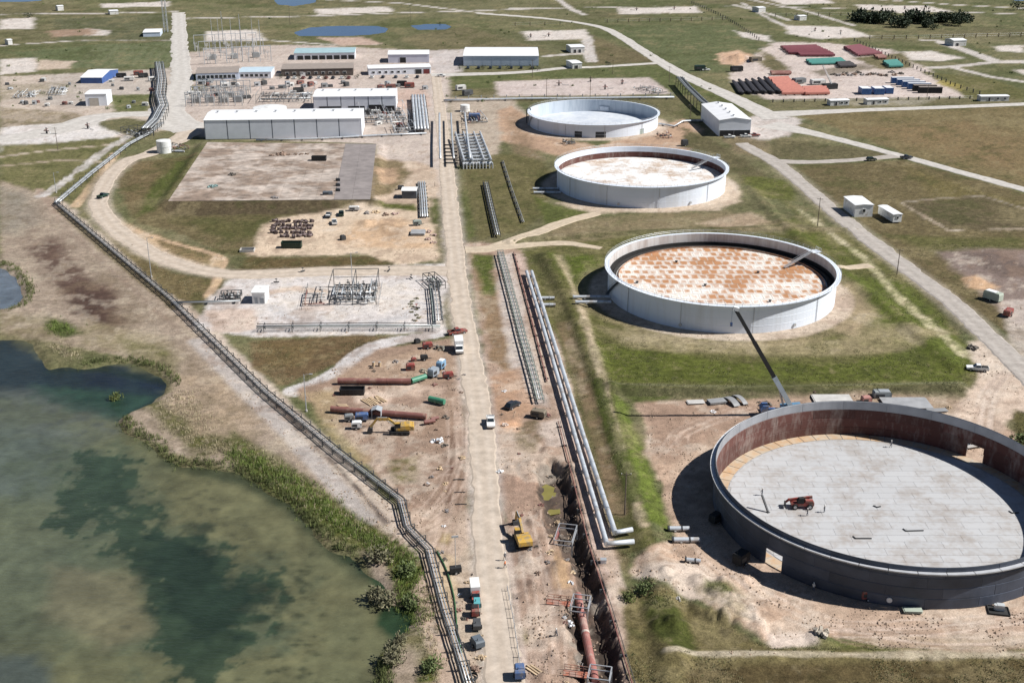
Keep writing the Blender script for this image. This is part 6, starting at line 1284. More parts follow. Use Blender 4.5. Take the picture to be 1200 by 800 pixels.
person('worker crouched over tools by the back wall of the bare tank', P(1044,524,fz), 2.0, SHIRT, {'arm': .3,'reach': .3,'lift': .1}); person('worker in orange vest on the right edge of the main road', P(592,665,.16), 3.0, VEST, {'step': .25}); person('worker in dark clothes just behind the one in orange', P(591.5,656,.16), -1.0, SHIRT, {'step': .2})
person('worker walking alone on the dirt between the road and the red trench pipe', P(652,746), 2.6, SHIRT, {'step': .3}); person('worker in pale clothes at the sunlit edge of the shadow before the bare tank', P(953,692), 1.2, OFFW, {'step': .1}); person('worker in white in the shade left of the bare tank, upper one', P(853,616), .5, WHITE_P, {'step': .2}); person('worker in white in the shade left of the bare tank, lower one', P(865,629), .5, WHITE_P, {'step': .1})
flat_plates('pale green steel panel on the soil at the foot of the bare tank', P(1069,717), -.05, 3.2, 1.5, 5, mat('pale_green_panel',(.36,.40,.33),.6)); t = thing('pump_skid', 'grey pump on a square black drip tray at the foot of the bare tank', 'pump', P(1170,716), -.2); m = MB(); m.box((0,0,.12),(3.6,2.6,.08)); [m.box((0,s*1.3,.2),(3.6,.12,.3)) for s in (-1,1)]; [m.box((s*1.8,0,.2),(.12,2.5,.3)) for s in (-1,1)]; m.build('tray', BLACK, t); m = MB(); m.box((.3,.3,.8),(1.3,1.0,1.1)); m.cyl((-.5,.2,.3),.4,1.0,12); m.build('pump', PIPES, t)
machine('lift_machine', 'red machine in the shade against the front of the bare tank', 'machine', P(1015,702), .1, (2.2,1.4,1.6), RED); machine('lift_machine', 'black lift machine in the shade of the bare tank, left of the door opening', 'machine', P(868,660), .8, (3.2,2.0,2.0), BLACK); machine('welder', 'dark welding set in the shade at the far left of the bare tank', 'welder', P(838,612), .8, (2.6,1.6,1.6), BLACK)
m = MB(); m.cyl((0,0,0),.5,.25,18); o = m.build('manway', WHITE_P, t4); ax = A(1041,706,TANKS[3]); o.location = (35.3*math.cos(ax),35.3*math.sin(ax),1.3); o.rotation_euler = (0,math.pi/2,ax)
heap('rock_pile', 'small rock pile on the pale spoil at the lower right', 'rocks', G(963,745), 1.6, .8, mat('pale_rock',(.42,.37,.3),.9), 41, .8); heap('concrete_block', 'lone concrete lump on the grass at the lower middle', 'rocks', G(794,705), .8, .5, CONC, 42, .8); t = thing('valve_box', 'small white valve box below the elbows of the white pipelines', 'valve box', P(707,659)); m = MB(); m.box((0,0,.4),(1.1,.9,.8)); m.build('box', WHITE_P, t); m = MB(); m.box((0,0,.84),(1.2,1.0,.08)); m.build('lid', PIPES, t)
# ================================================================== concrete pad with slabs
pc = thing('concrete_pad', None, None); pc['kind'] = 'structure'; SLAB = mat('pad_slab', D(198,182,168), .9, 0, .35, .3, wear=D(156,134,116), wamt=.45, wscale=.06, objvar=.03, world=True); SLAB_SHADED = mat('pad_slab_shaded', D(152,142,138), .9, 0, .2, .3, objvar=.03, world=True)
c00, c10, c11, c01 = [np.array(P(u, v, 1.6)[:2]) for u, v in ((197,236),(434,234),(441,169),(243,167))]; NXs, NYs = 11, 6
def bl(s, q): return (c00*(1-s)+c10*s)*(1-q)+(c01*(1-s)+c11*s)*q
for i in range(NXs):
    for j in range(NYs):
        e = .004; q = [bl((i+e)/NXs, (j+e)/NYs), bl((i+1-e)/NXs, (j+e)/NYs), bl((i+1-e)/NXs, (j+1-e)/NYs), bl((i+e)/NXs, (j+1-e)/NYs)]; c = sum(q)/4
        m = MB(); m.add([(*(p-c), .12) for p in q]+[(*(p-c), -.1) for p in q], [(0,1,2,3),(0,4,5,1),(1,5,6,2),(2,6,7,3),(3,7,4,0)]); o = m.build('slab', SLAB_SHADED if i >= 9 else SLAB, pc); o.location = (c[0], c[1], 1.62)  # right columns darker: the slope's weaker light is put into the slab colour
def onpad(u, v): p = P(u, v, 1.75); return p
dumpster('open_bin', 'black open bin on the far part of the concrete pad', 'bin', onpad(374,188), .0, (6.5,2.6,1.8), mat('bin_black',(.02,.022,.025),.5), 6); heap('scrap_heap', 'teal and grey scrap near the front edge of the concrete pad', 'scrap', onpad(249,219), 2.2, 1.0, mat('teal_scrap',(.18,.27,.26),.7), 51); heap('scrap_heap', 'dark scrap near the middle front of the concrete pad', 'scrap', onpad(272,205), 2.0, 1.0, mat('dk_scrap',(.1,.085,.07),.8), 52)
machine('pump', 'dark pump at the right front of the concrete pad', 'pump', onpad(384,228), .1, (4,1.6,1.2), mat('slate_cover',(.10,.12,.14),.6), False); heap('scrap_heap', 'grey scrap along the front edge of the concrete pad', 'scrap', onpad(322,232), 2.0, .9, mat('grey_scrap',(.22,.2,.19),.8), 53); heap('scrap_heap', 'rusty scrap in the back corner of the concrete pad', 'scrap', onpad(330,181), 3.0, .8, mat('rust_fit',(.22,.15,.11),.8), 54)
for k in range(7): heap('fitting_pile', 'rusty fittings on the back of the concrete pad, '+(ORD[k] if k < 6 else 'rightmost'), 'scrap', onpad(318+k*7, 182.5-k*.25), 1.3, .7, mat('rust_fit',(.22,.15,.11),.8), 60+k, group='fittings along the back of the concrete pad')
for k in range(3): machine('valve_skid', ('farthest','middle','nearest')[2-k]+' of three dark valve skids on the concrete pad', 'valve skid', onpad(396, 212+k*6), .0, (1.8,1.1,1.0), DKSTEEL, False, group='valve skids on the concrete pad')
# ================================================================== yard of fittings
GF = 'flanged fittings set out in rows in the sandy yard'; fp = None
FIT = mat('fitting_purple_grey', (.14,.105,.10), .7, .1, .3, 1.0, objvar=.35)
for j in range(5):
    for i in range(8):
        if j == 4 and i in (0, 1): continue
        u = 322+i*6.2-j*.9+random.uniform(-1.2,1.2); v = 260.5+j*4.3+random.uniform(-.7,.7); p = P(u, v)
        if fp is None:
            fp = thing('pipe_fitting', 'purple-grey flanged fitting in row one from the back, leftmost', 'pipe fitting', p, 0, GF); m = MB(); m.tube([(-.7,0,.62),(.2,0,.62),(.6,.15,.62),(.7,.8,.62)], .46, 10); m.build('elbow', FIT, fp, True); m = MB(); m.tube([(-.82,0,.62),(-.64,0,.62)], .64, 12); m.build('flange', FIT, fp); m = MB(); m.tube([(.7,.8,.62),(.7,.95,.62)], .64, 12); m.build('flange', FIT, fp)
        else: o = copy_tree(fp); o['label'] = 'purple-grey flanged fitting in row '+('one','two','three','four','five')[j]+' from the back, '+(ORD[i-2] if j == 4 else ORD[i]); o.location = p; o.rotation_euler = (0,0,random.choice((0,1.57,3.14,4.7))+random.gauss(0,.2))
dumpster('dumpster', 'dark green dumpster in front of the rows of fittings in the sandy yard', 'dumpster', P(342,290), .0, (7.0,2.6,2.0), DKGREEN, 9)
pickup('white pickup parked at the near end of the truck row in the sandy yard', P(392,262), 1.75, WHITE_P); pickup('dark green pickup parked at the right of the truck row in the sandy yard', P(400,252), 1.7, paint_('forest',(.02,.05,.035),.35)); pickup('blue-grey pickup with white tool box, left of the truck row in the sandy yard', P(385,254), 1.6, paint_('slate_blue',(.06,.075,.09),.35), WHITE_P)
machine('trailer', 'pale box trailer on the far edge of the sandy yard', 'trailer', P(415,247), 0, (4.0,1.9,1.3), OFFW); machine('roller', 'dark round machine alone in the middle of the sandy yard', 'machine', P(402,281), .6, (1.8,1.5,1.6), DKSTEEL, False)
for k,(u,v,r_,lb) in enumerate(((430,250,1.8,'grey rubble beside the pale trailer in the sandy yard'),(441,249,2.0,'tan rubble in the middle of the far edge of the sandy yard'),(452,252,1.8,'dark rubble near the far right of the sandy yard'),(463,251,1.6,'pinkish rubble at the far right end of the sandy yard'))): heap('rubble_pile', lb, 'rubble', P(u,v), r_, 1.0, [mat('grey_scrap',(.22,.2,.19),.8),LUMBER,mat('rust_fit',(.22,.15,.11),.8),mat('pink_rub',(.42,.3,.26),.8)][k], 70+k)
t = flat_plates('grey stacked mats at the right side of the sandy yard', P(490,274), .0, 5.0, 5.5, 8, PLT, name='mat_stack'); machine('tractor', 'dark green tractor behind the stacked mats in the sandy yard', 'tractor', P(489,264), .2, (3.2,1.9,1.4), GRNG)
for k in range(4): heap('rubble_pile', ('farthest','second farthest','second nearest','nearest')[k]+' of four pink rubble piles beside the main road', 'rubble', P(502+(k%2)*6, 272+k*4.2), 1.5, .9, mat('pink_rub',(.42,.3,.26),.8), 80+k, group='pink rubble piles by the main road')
building('control_shed', 'small control shed with white roof and dark walls left of the main road', 'shed', (471,233), (488,233), 3.2, 6.0, mat('shed_dark',(.10,.11,.12),.7), WHITE_P, .3)
fence('dark pipe fence behind the control shed', [(488,219),(500,218.5),(512,218)], 3, 1.4, DKSTEEL); machine('pump', 'dark pump beside the control shed', 'pump', P(470,222), .2, (2.6,1.6,1.5), DKSTEEL, False)
# ================================================================== gravel pad
manifold('piping_frame', 'square framed block of silver valves and pipes on the white gravel pad', 'piping', (386,358), (441,357), 17, 6.0, 3, 10, 8, True, [PIPES,PIPEG,PIPEW,PIPED]); manifold('pipe_skid', 'low piping skid left of the framed block on the gravel pad', 'piping', (353,362), (381,361), 14, 1.6, 4, 3, 3, False, [OXIDE,PIPED,PIPEG], dens=.3)
fence('thin pipe barrier left of the piping skid on the gravel pad', [(353,364),(357,348),(361,336)], 3, 1.6, DKSTEEL); fence('thin pipe barrier right of the framed piping block', [(443,360),(446,345),(448,332)], 3, 1.2, GALV)
building('instrument_shed', 'tall white instrument shed at the left edge of the gravel pad', 'shed', (296,356), (311,356), 3.6, 6.5, WHITE_P, WHITE_P, .15, doors=((.3,.9,2.0,0,mat('door_grey',(.3,.32,.34),.6)),(.75,1.2,1.6,.3,mat('door_grey',(.3,.32,.34),.6))))
manifold('pipe_skid', 'dark piping cluster left of the white instrument shed', 'piping', (258,354), (282,353), 5, 2.0, 5, 4, 3, True, [PIPED,PIPEG]); pipe_run('pipe_rack', 'low rack of pipes from the lakeside rack to the instrument shed', 'pipe rack', [(203,357),(240,356.5),(282,355)], [(-.5,0,.18,PIPEG),(.1,0,.14,PIPES),(.6,0,.18,PIPED)], 6, 'sleeper', 1.8, .8)
manifold('valve_station', 'crowded valve station where the short rack meets the main road', 'piping', (508,340), (522,338), 10, 2.5, 7, 4, 3, True, [PIPED,PIPEG,GRNG], dens=.5)
for k,(u,v,s,lb) in enumerate(((324,332,.9,'small dark valve at the left of the gravel pad'),(355,319,.8,'small dark valve on the perimeter road side of the gravel pad'),(456,318,.9,'lone valve near the sandy yard edge of the gravel pad'),(482,327,.8,'valve stub on the right part of the gravel pad'),(488,362,1.2,'rusty pipe spools lying on the right part of the gravel pad'))):
    t = thing('valve_stub', lb, 'valve', P(u,v), k*.7); m = MB(); m.tube([(-s,0,.5),(s,0,.5)], .22, 8); m.build('body', DKSTEEL, t); m = MB(); m.cyl((0,0,.5),.08,1.0,6); m.cyl((0,0,1.5),.4,.06,12); m.build('handwheel', RED if k == 4 else DKSTEEL, t)
for k in range(9): heap('weed_clump', 'weed clump on the gravel pad, '+('farthest','second farthest','third farthest','fourth farthest','middle one','fourth nearest','third nearest','second nearest','nearest')[k], 'weeds', P(486+random.uniform(-6,5), 350+k*3.2), .9, .4, LEAFG, 90+k, group='weed clumps on the gravel pad')
pickup('red pickup at the main road by the corner of the gravel pad', P(536,391), .4, RED)
# ================================================================== plant buildings
LAV = mat('lavender_siding',(.60,.61,.70),.55,0,.06,.3); WSID = mat('white_siding',(.74,.76,.80),.5,0,.06,.25); ROOFW = mat('white_metal_roof',(.8,.8,.8),.45,.1,.06,.3); BSID = mat('pale_blue_siding',(.56,.63,.74),.5,0,.06,.3); DOORK = mat('dark_doorway',(.02,.02,.022),.8); BRNW = mat('brown_siding',(.12,.095,.08),.7,0,.12,.5); BRNR = mat('brown_roof',(.26,.22,.19),.8,0,.1,.4); TEALR = mat('teal_metal_roof',(.36,.50,.52),.45,.1,.08,.3); MAR = mat('maroon_door',(.16,.03,.03),.6); DBLUE = mat('deep_blue_siding',(.05,.11,.30),.5,0,.1,.3)
building('warehouse', 'longest white panelled warehouse behind the concrete pad', 'warehouse', (241,164), (424,161.5), 9.5, 26, WSID, ROOFW, 1.2, 7, vents=8, joint=mat('panel_joint',(.16,.18,.22),.6))
building('warehouse', 'white warehouse with dark open bays behind the longest warehouse', 'warehouse', (368,131), (464,130), 8.0, 24, WSID, ROOFW, 1.0, 6, vents=5, doors=((.2,12,2.8,0,DOORK),(.52,9,2.8,0,DOORK),(.76,8,3.4,0,DOORK),(.93,5,2.8,0,DOORK)), joint=mat('panel_joint',(.16,.18,.22),.6))  # black door panels stand in for the shade inside the open bays
building('workshop', 'lavender-walled workshop with a dark doorway, right of the teal-roofed shed', 'workshop', (455,74), (503,73.5), 5.5, 20, LAV, ROOFW, .8, doors=((.36,4,3.6,0,DOORK),)); building('workshop', 'low white workshop row with a maroon door, in front of the lavender one', 'workshop', (432,88.5), (505,86.5), 4.2, 14, WSID, ROOFW, .6, doors=((.80,4,3,0,DOORK),(.93,4,3,0,MAR)), windows=tuple((.08+.1*k,1.6,1.2,1.2,GLASS) for k in range(6)))
building('office_block', 'dark brown flat office block in the plant', 'office', (330,90), (414,88.5), 4.5, 22, BRNW, BRNR, .3, doors=((.3,3,2.4,0,WHITE_P),), windows=tuple((.08+.1*k,2.0,1.4,1.2,GLASS) for k in range(9))); building('open_shed', 'teal-roofed long shed behind the brown office block', 'shed', (345,70.5), (416,69.5), 4.5, 24, WSID, TEALR, .6, doors=tuple((.1+.12*k,4,2.8,0,DOORK) for k in range(8)))
building('office_block', 'brown-roofed office with blue window strip at the far left of the plant', 'office', (230,94.5), (280,93), 4.2, 24, BSID, BRNR, .4, windows=tuple((.08+.1*k,2.0,2.0,1.0,GLASS) for k in range(9))); building('office_block', 'pale blue-roofed annex beside the brown-roofed office', 'office', (280,92.5), (318,92), 4.0, 20, WSID, mat('pale_blue_roof',(.46,.56,.62),.5,0,.06,.3), .4, windows=tuple((.1+.15*k,2.0,1.6,1.2,GLASS) for k in range(6)))
building('warehouse', 'far wide warehouse with pale blue walls and a row of cars in front', 'warehouse', (543,77.5), (631,77.5), 6.5, 40, BSID, ROOFW, .8, 8, joint=BSID); building('storage_shed', 'white-roofed shed with deep blue wall on the far left', 'shed', (95,98), (120,98), 3.5, 32, DBLUE, ROOFW, 2.0); building('storage_shed', 'white cube-like shed on the left dirt lot', 'shed', (101,124.5), (126,124), 6.5, 14, WSID, ROOFW, .3, doors=((.4,5,4.4,0,mat('beige_door',(.46,.42,.36),.7)),))
building('storage_shed', 'small blue and white shed under the lattice mast', 'shed', (168,43.5), (188,43), 3.2, 22, BSID, ROOFW, .5); building('storage_shed', 'small pale house at the top left beyond the green field', 'shed', (129,17.5), (139,17), 3, 10, OFFW, ROOFW, .5); building('pump_house', 'tall white gabled pump house with open lower bay at the right of the tanks', 'pump house', (842,160), (879,159.5), 8.0, 42, WSID, ROOFW, 1.2, 0, 'y', doors=((.25,7,3.0,0,DOORK),(.73,8,3.0,0,DOORK)), vents=5)  # pump house doors: black panels paint the shade of its open lower bay
building('storage_shed', 'square white shed beside the right tank road', 'shed', (1001,254.5), (1022,254), 4.6, 12.5, WHITE_P, ROOFW, .3, 0, 'y', windows=((.5,1.1,1.1,2.0,GLASS),)); t = building('office_trailer', 'narrow white trailer right of the square white shed', 'trailer', (1046,262), (1056,261.5), 2.9, 12.5, WHITE_P, ROOFW, .2, 0, 'y', windows=((.5,.8,.8,1.4,GLASS),)); t.location.z = .5; m = MB(); [m.box((x0,y0,-.25),(.4,.4,.52)) for x0 in (.6,2.4) for y0 in (1,6,11)]; m.build('pier', CONC, t)
building('storage_shed', 'small white house with porch beyond the pink well pad, upper one', 'shed', (669,62.5), (685,62), 4, 14, OFFW, ROOFW, .5, doors=((.3,1.6,2.4,0,DOORK),(.65,1.6,2.4,0,DOORK))); building('storage_shed', 'small white shed beyond the pink well pad, lower one', 'shed', (671,81), (682,80.5), 3.5, 14, OFFW, ROOFW, .4, doors=((.4,2,2.2,0,DOORK),))
for k,(a,b_,lb) in enumerate((((973,124.3),(995,123.6),'long pale blue-topped trailer at the front fence of the pipe yard, left one'),((1016,123.2),(1041,122.4),'long white trailer at the front fence of the pipe yard, middle one'),((1149,119.2),(1182,118.8),'long white trailer at the far right along the east road'))): building('office_trailer', lb, 'trailer', a, b_, 2.8, 5, OFFW, ROOFW, .25, doors=((.3,1.0,2.0,.2,DOORK),), windows=((.6,1.4,.9,1.2,GLASS),(.85,1.4,.9,1.2,GLASS)))
building('storage_shed', 'far white house at the end of a lane right of the dark trees', 'shed', (1117,54.5), (1132,54), 4, 12, OFFW, ROOFW, .8, doors=((.3,2,2.2,0,DOORK),)); building('storage_shed', 'tiny white hut by the fence left of the dark trees', 'shed', (937,24.5), (945,24), 3.5, 8, OFFW, ROOFW, .5); building('storage_shed', 'tiny white hut at the top left edge of the picture', 'shed', (68,13), (75,12.5), 4, 6, OFFW, ROOFW, .5)
building('storage_shed', 'tiny white hut near the lane at the top right', 'shed', (889,15), (897,14.5), 4, 10, OFFW, ROOFW, .5); building('storage_shed', 'pale hut on the grass beyond the left bend lane', 'shed', (10,53), (15,52.5), 3.5, 6, OFFW, ROOFW, .4)
for nm,lb,u,v,r_,h in (('water_tank','white upright water tank at the bend of the perimeter road',193,178.5,3.4,5.6),('water_tank','wide white round tank behind the longest warehouse',317,137,9.0,5.0),('water_tank','small white vessel on legs near the farthest tank',545,130.5,2.6,3.5)):
    t = thing(nm, lb, 'tank', P(u,v)); m = MB(); m.lathe([(r_,0),(r_,h),(r_*.98,h+.05),(.01,h+r_*.1)], 32); m.build('shell', WHITE_P, t, False); m = MB(); m.lathe([(r_+.02,h*.5),(r_+.06,h*.5),(r_+.06,h*.5+.12),(r_+.02,h*.5+.12)], 32, closed=True); m.build('band', PIPES, t); m = MB(); [m.bar((r_+.15,s*.25,0),(r_+.15,s*.25,h+.8),.06) for s in (-1,1)]; [m.bar((r_+.15,-.25,.5*i+.3),(r_+.15,.25,.5*i+.3),.04) for i in range(int(h*2))]; m.build('ladder', GALV, t)
    if nm == 'water_tank' and u == 193: m = MB(); m.tube([(r_,0,.6),(r_+6,-.5,.6)], .5, 10); m.build('outlet_pipe', PIPEW, t)
A_, B_ = P(541,198), P(579,197); L = (B_-A_).length; t = thing('heat_exchanger_bank', 'large grid of silver pipes beside the main road, left of the second tank', 'piping', A_, heading(A_, B_))
for j in range(9):
    y0 = 2+j*6.6; m = MB(); m.tube([(.5,y0,1.7),(L-.8,y0,1.7)], .85, 10); m.build('exchanger_tube', PIPEW, t); m = MB(); m.tube([(.3,y0+2.4,2.9),(L-.6,y0+2.4,2.9)], .5, 8); m.build('cross_pipe', PIPES, t)
    for x0 in (1.2, L*.5, L-1.4): m = MB(); m.bar((x0,y0,0),(x0,y0,3.4),.35); m.build('column', PIPES, t)
for x0 in (1.2, L*.35, L*.7, L-1.2): m = MB(); m.tube([(x0,0,3.7),(x0,60,3.7)], .42, 8); m.build('header', PIPEW, t)
for k in range(10): m = MB(); x0 = L*(k+.5)/10; m.tube([(x0,-.6,0),(x0,-.6,2.2),(x0,1.4,2.2)], .3, 8); m.build('riser', PIPES, t)
t = pipe_run('pipe_run', 'pair of long silver pipes riding over the pipe grid beside the main road', 'pipe line', [(549,196),(546,172),(543,142)], [(-.8,0,.5,PIPEW),(6.5,0,.4,PIPES),(12.5,0,.5,PIPEW)], 12, 'sleeper', 3, 4.2)
for k in range(6): p = P(521,171+k*4.2); t = thing('pipe_stub', ('farthest','second farthest','third farthest','third nearest','second nearest','nearest')[k]+' dark pipe stub between the main road and the silver pipe grid', 'pipe', p, 0, 'dark stubs beside the silver pipe grid'); m = MB(); m.tube([(0,0,.5),(6,0,.5)], .3, 8); m.build('pipe', DKSTEEL, t); m = MB(); m.tube([(-.15,0,.5),(.1,0,.5)], .5, 8); m.build('flange', DKSTEEL, t)
manifold('process_unit', 'tangle of grey process pipes between the two white warehouses', 'piping', (425,147), (480,145), 40, 5, 12, 12, 8, True, [PIPES,PIPEG,PIPED,PIPEW], PIPES, dens=.6); manifold('process_unit', 'grey process piping in front of the bank of five white pipes', 'piping', (462,158), (487,157), 18, 3.5, 13, 6, 4, True, [PIPES,PIPED], PIPES, dens=.5); manifold('process_unit', 'process equipment behind the left end of the longest warehouse', 'piping', (300,122), (365,121), 30, 5, 14, 10, 6, True, [PIPEG,PIPED,PIPES], PIPEG, dens=.5)
manifold('process_unit', 'cluster of valves and blue box by the road left of the farthest tank', 'piping', (548,147), (574,146), 30, 3, 15, 6, 4, False, [PIPED,PIPEW,PIPEG,OXIDE], dens=.6); machine('pump', 'blue pump box beside the white vessel near the farthest tank', 'pump', P(556,141), 0, (6,4,3.4), BLUE, False); manifold('well_group', 'white valve cluster on the far left dirt lot, left one', 'piping', (14,117), (42,116), 22, 3, 16, 6, 4, False, [PIPES,PIPEW,OFFW], dens=.5); manifold('well_group', 'white valve cluster on the far left dirt lot, right one', 'piping', (55,114), (78,113), 24, 3, 17, 6, 4, False, [PIPES,PIPEW,OFFW], dens=.5)
manifold('valve_station', 'dark valve cluster by the white upright tank', 'piping', (203,180), (226,176), 16, 2, 18, 5, 3, False, [PIPED,OXIDE,PIPEG], dens=.6); manifold('valve_station', 'grey piping where the raised rack meets the gravel lane', 'piping', (160,163), (180,160), 18, 3, 19, 5, 4, True, [PIPED,PIPES,PIPEG], dens=.6)
manifold('valve_station', 'dark machinery on the soil between the two farthest tanks, left one', 'piping', (664,171), (676,170), 7, 2, 20, 3, 3, False, [PIPED,DKSTEEL], dens=.8); manifold('valve_station', 'rusty machinery on the soil between the two farthest tanks, right one', 'piping', (777,164), (790,163), 9, 2, 21, 3, 3, False, [OXIDE,DKSTEEL], dens=.8); machine('welder', 'small dark machine on the soil behind the second tank', 'machine', P(802,171), .3, (3,2,2.4), DKSTEEL)
manifold('valve_station', 'pale valve rack at the right end of the pink well pad', 'piping', (765,112), (785,110), 22, 2.5, 22, 6, 4, False, [PIPED,PIPES,PIPEG], dens=.6)
# switchyards
def switchyard(label, a, b_, depth, h, seed, bays=5, rows=3):
    A_, B_ = P(*a), P(*b_); L = (B_-A_).length; t = thing('switchyard', label, 'switchyard', A_, heading(A_, B_)); r0 = random.Random(seed); cm_ = MB(); cm_.bar((0,0,0),(0,0,h),.4); cm_ = cm_.mesh('column', PIPES)
    for j in range(rows):
        for i in range(bays+1): o = obj('column', cm_, t); o.location = (L*i/bays, depth*j/max(1,rows-1), 0)
        m = MB(); m.bar((0,depth*j/max(1,rows-1),h-.3),(L,depth*j/max(1,rows-1),h-.3),.35); m.build('gantry_beam', PIPES, t)
    for k in range(bays*rows*2):
        x0 = L*r0.random(); y0 = depth*r0.random(); m = MB(); m.bar((x0,y0,0),(x0,y0,h*.45),.3); m.box((x0,y0,h*.45),(2.2,.3,.25)); [m.cyl((x0+s,y0,h*.45),.16,1.4,6) for s in (-.9,0,.9)]; m.build('insulator_stand', [PIPES,PIPEG,OFFW][k%3], t)
    for k in range(max(2,bays//2)): m = MB(); x0 = L*(k+.5)/max(2,bays//2); m.box((x0,depth*.3,1.8),(4,3,3.2)); [m.box((x0+s*2.3,depth*.3,1.8),(.4,2.6,2.4)) for s in (-1,1)]; [m.cyl((x0+q,depth*.3,3.4),.2,1.4,6) for q in (-1,0,1)]; m.build('transformer', PIPEG, t)
    return t
switchyard('pale switchyard of grey frames behind the left end of the longest warehouse', (218,125), (284,124), 38, 8, 31, 8, 3); switchyard('far switchyard with tall masts behind the brown-roofed office', (240,76), (318,72), 70, 11, 32, 6, 3)
for k,(u,v,h) in enumerate(((250,58,22),(258,62,24),(262,52,24),(273,66,26),(283,60,26),(284.5,72,28),(297,58,22),(306,64,24))): t = thing('lightning_mast', 'tall thin mast in the far switchyard, '+(ORD[k] if k < 7 else 'rightmost'), 'mast', P(u,v), 0, 'masts of the far switchyard'); m = MB(); m.cyl((0,0,0),.32,h,6,.14); m.build('mast', GALV, t); m = MB(); m.cyl((0,0,0),.7,.6,8); m.build('base', CONC, t)
def lattice(label, u, v, h, w_, name='lattice_mast'):
    t = thing(name, label, 'mast', P(u,v)); m = MB(); n_ = int(h/w_/1.1)
    for s in (-1,1):
        for q in (-1,1): m.bar((s*w_/2,q*w_/2,0),(s*w_/2,q*w_/2,h),.3)
    m.build('leg', PIPES, t); m = MB()
    for i in range(n_):
        z0, z1 = h*i/n_, h*(i+1)/n_; s = 1 if i%2 else -1
        for q in (-1,1): m.bar((s*w_/2,q*w_/2,z0),(-s*w_/2,q*w_/2,z1),.16); m.bar((q*w_/2,s*w_/2,z0),(q*w_/2,-s*w_/2,z1),.16)
    m.build('bracing', PIPES, t); return t
lattice('tall lattice radio mast rising out of the top edge at the upper left', 195, 38, 55, 2.6)
# ================================================================== pipe yard
PM = mat('maroon_pipe',(.16,.045,.055),.5,0,.15,.5); PG = mat('green_pipe',(.05,.20,.17),.5,0,.15,.5); PK = mat('black_pipe',(.035,.03,.032),.6,0,.3,.5); PS = mat('salmon_pipe',(.42,.16,.12),.55,0,.12,.5)
pipe_stack('maroon pipe stack nearest the field road at the back of the pipe yard', [(915,57),(925,64.5),(978,66),(955,55.5)], 14, 1.0, PM); pipe_stack('narrow maroon pipe strip in front of the larger left maroon stack', [(932,63.5),(938,67),(979,67),(970,63.5)], 7, .9, PM, seed=2)
pipe_stack('maroon pipe stack at the right back of the pipe yard', [(989,57.5),(1004,67),(1034,65),(1006,55)], 14, 1.0, PM, seed=3); pipe_stack('short dull pipe rank at the end of the right maroon stack', [(1024,67),(1028,70.5),(1039,70),(1035,66.5)], 5, .9, OXIDE, seed=4); pipe_stack('wide green pipe stack in the middle of the pipe yard', [(944,72),(950,77),(994,76),(984,70)], 12, 1.0, PG, seed=5)
pipe_stack('small green pipe stack at the right of the pipe yard', [(1034,74.5),(1042,80.5),(1058,80),(1050,73)], 9, 1.0, PG, seed=6); pipe_stack('black pipe rank just right of the wide green stack', [(980,76),(984,80.5),(1003,80),(996,75)], 7, 1.0, PK, seed=7); pipe_stack('long salmon pipe stack at the front left of the pipe yard', [(900,94),(917,112.5),(947,112),(922,93)], 20, 1.0, PS, seed=8)
pipe_stack('short salmon pipe stack beside the long salmon one', [(940,105),(944,112.5),(973,112),(966,104)], 9, 1.0, PS, seed=9); pipe_stack('thin brown pipe bundle behind the salmon stacks', [(902,86),(904,89),(927,88.5),(926,86)], 5, .8, OXIDE, seed=10)
for k in range(6): u = 858+k*7.5; pipe_stack('black pipe rank left of the salmon stack, '+(ORD[k] if k < 5 else 'rightmost'), [(u,96.5-k*.7),(u+4,99-k*.6),(u+14+k*1.2,112-k*.2),(u+8+k,110-k*.2)], 5, .9, PK, jit=1.5, seed=20+k, group='rows of black pipe in the pipe yard')
CB = mat('container_blue',(.04,.12,.30),.5,0,.12,.4)
for k,(u,v,lb) in enumerate(((1013,110,'leftmost of three square blue containers with white tops in the pipe yard'),(1028,110,'middle of three square blue containers with white tops in the pipe yard'),(1040,109,'rightmost and smallest of three square blue containers with white tops'))): dumpster('container', lb, 'container', P(u,v), .02, ((5.6,8,3.6),(5.8,8,3.6),(4.4,8,3.4))[k], CB, 5, ROOFW, False)
for k in range(6): dumpster('container', ('farthest long blue container of the row of six in the pipe yard','second farthest long blue container of the row of six','third farthest long blue container of the row of six','third nearest long blue container of the row of six','second nearest long container of the row, dark topped','nearest long black container of the row of six')[k], 'container', P(1057+k*6.5,97.5+k*2.3), -.02, (13.5,3.2,3.4), CB if k < 4 else BLACK, 7, ROOFW if k < 4 else BRNR, False)
for k in range(16):
    u = 976+k*5.2+random.uniform(-1.5,1.5); v = 87.5+random.uniform(-1.5,2.5)-(k*.05); heap('fitting_pile', 'heap of fittings in the row behind the blue containers, '+(ORD[k] if k < 15 else 'rightmost'), 'scrap', P(u,v), 2.6, 1.6, [mat('dk_scrap',(.1,.085,.07),.8),mat('grey_scrap',(.22,.2,.19),.8),mat('rust_fit',(.22,.15,.11),.8)][k%3], 120+k, group='heaps of fittings behind the blue containers')
t = thing('crawler_crane', 'dark crane with a pale boom in the middle of the pipe yard', 'crane', P(972,104), .3); m = MB(); m.box((0,0,1.8),(9,4,2.4)); m.build('body', BLACK, t); m = MB(); m.bar((1,0,3),(-6,0,14),.8,.9); m.build('boom', OFFW, t); m = MB(); [m.box((0,s*2.2,.6),(8,1.0,1.2)) for s in (-1,1)]; m.build('track', BLACK, t); machine('truck_bed', 'white flat machine beside the dark crane in the pipe yard', 'machine', P(958,99), .2, (9,4,2.5), OFFW); machine('loader', 'grey loader by the salmon stacks in the pipe yard', 'loader', P(936,98), .4, (8,4,2.8), PIPEG)
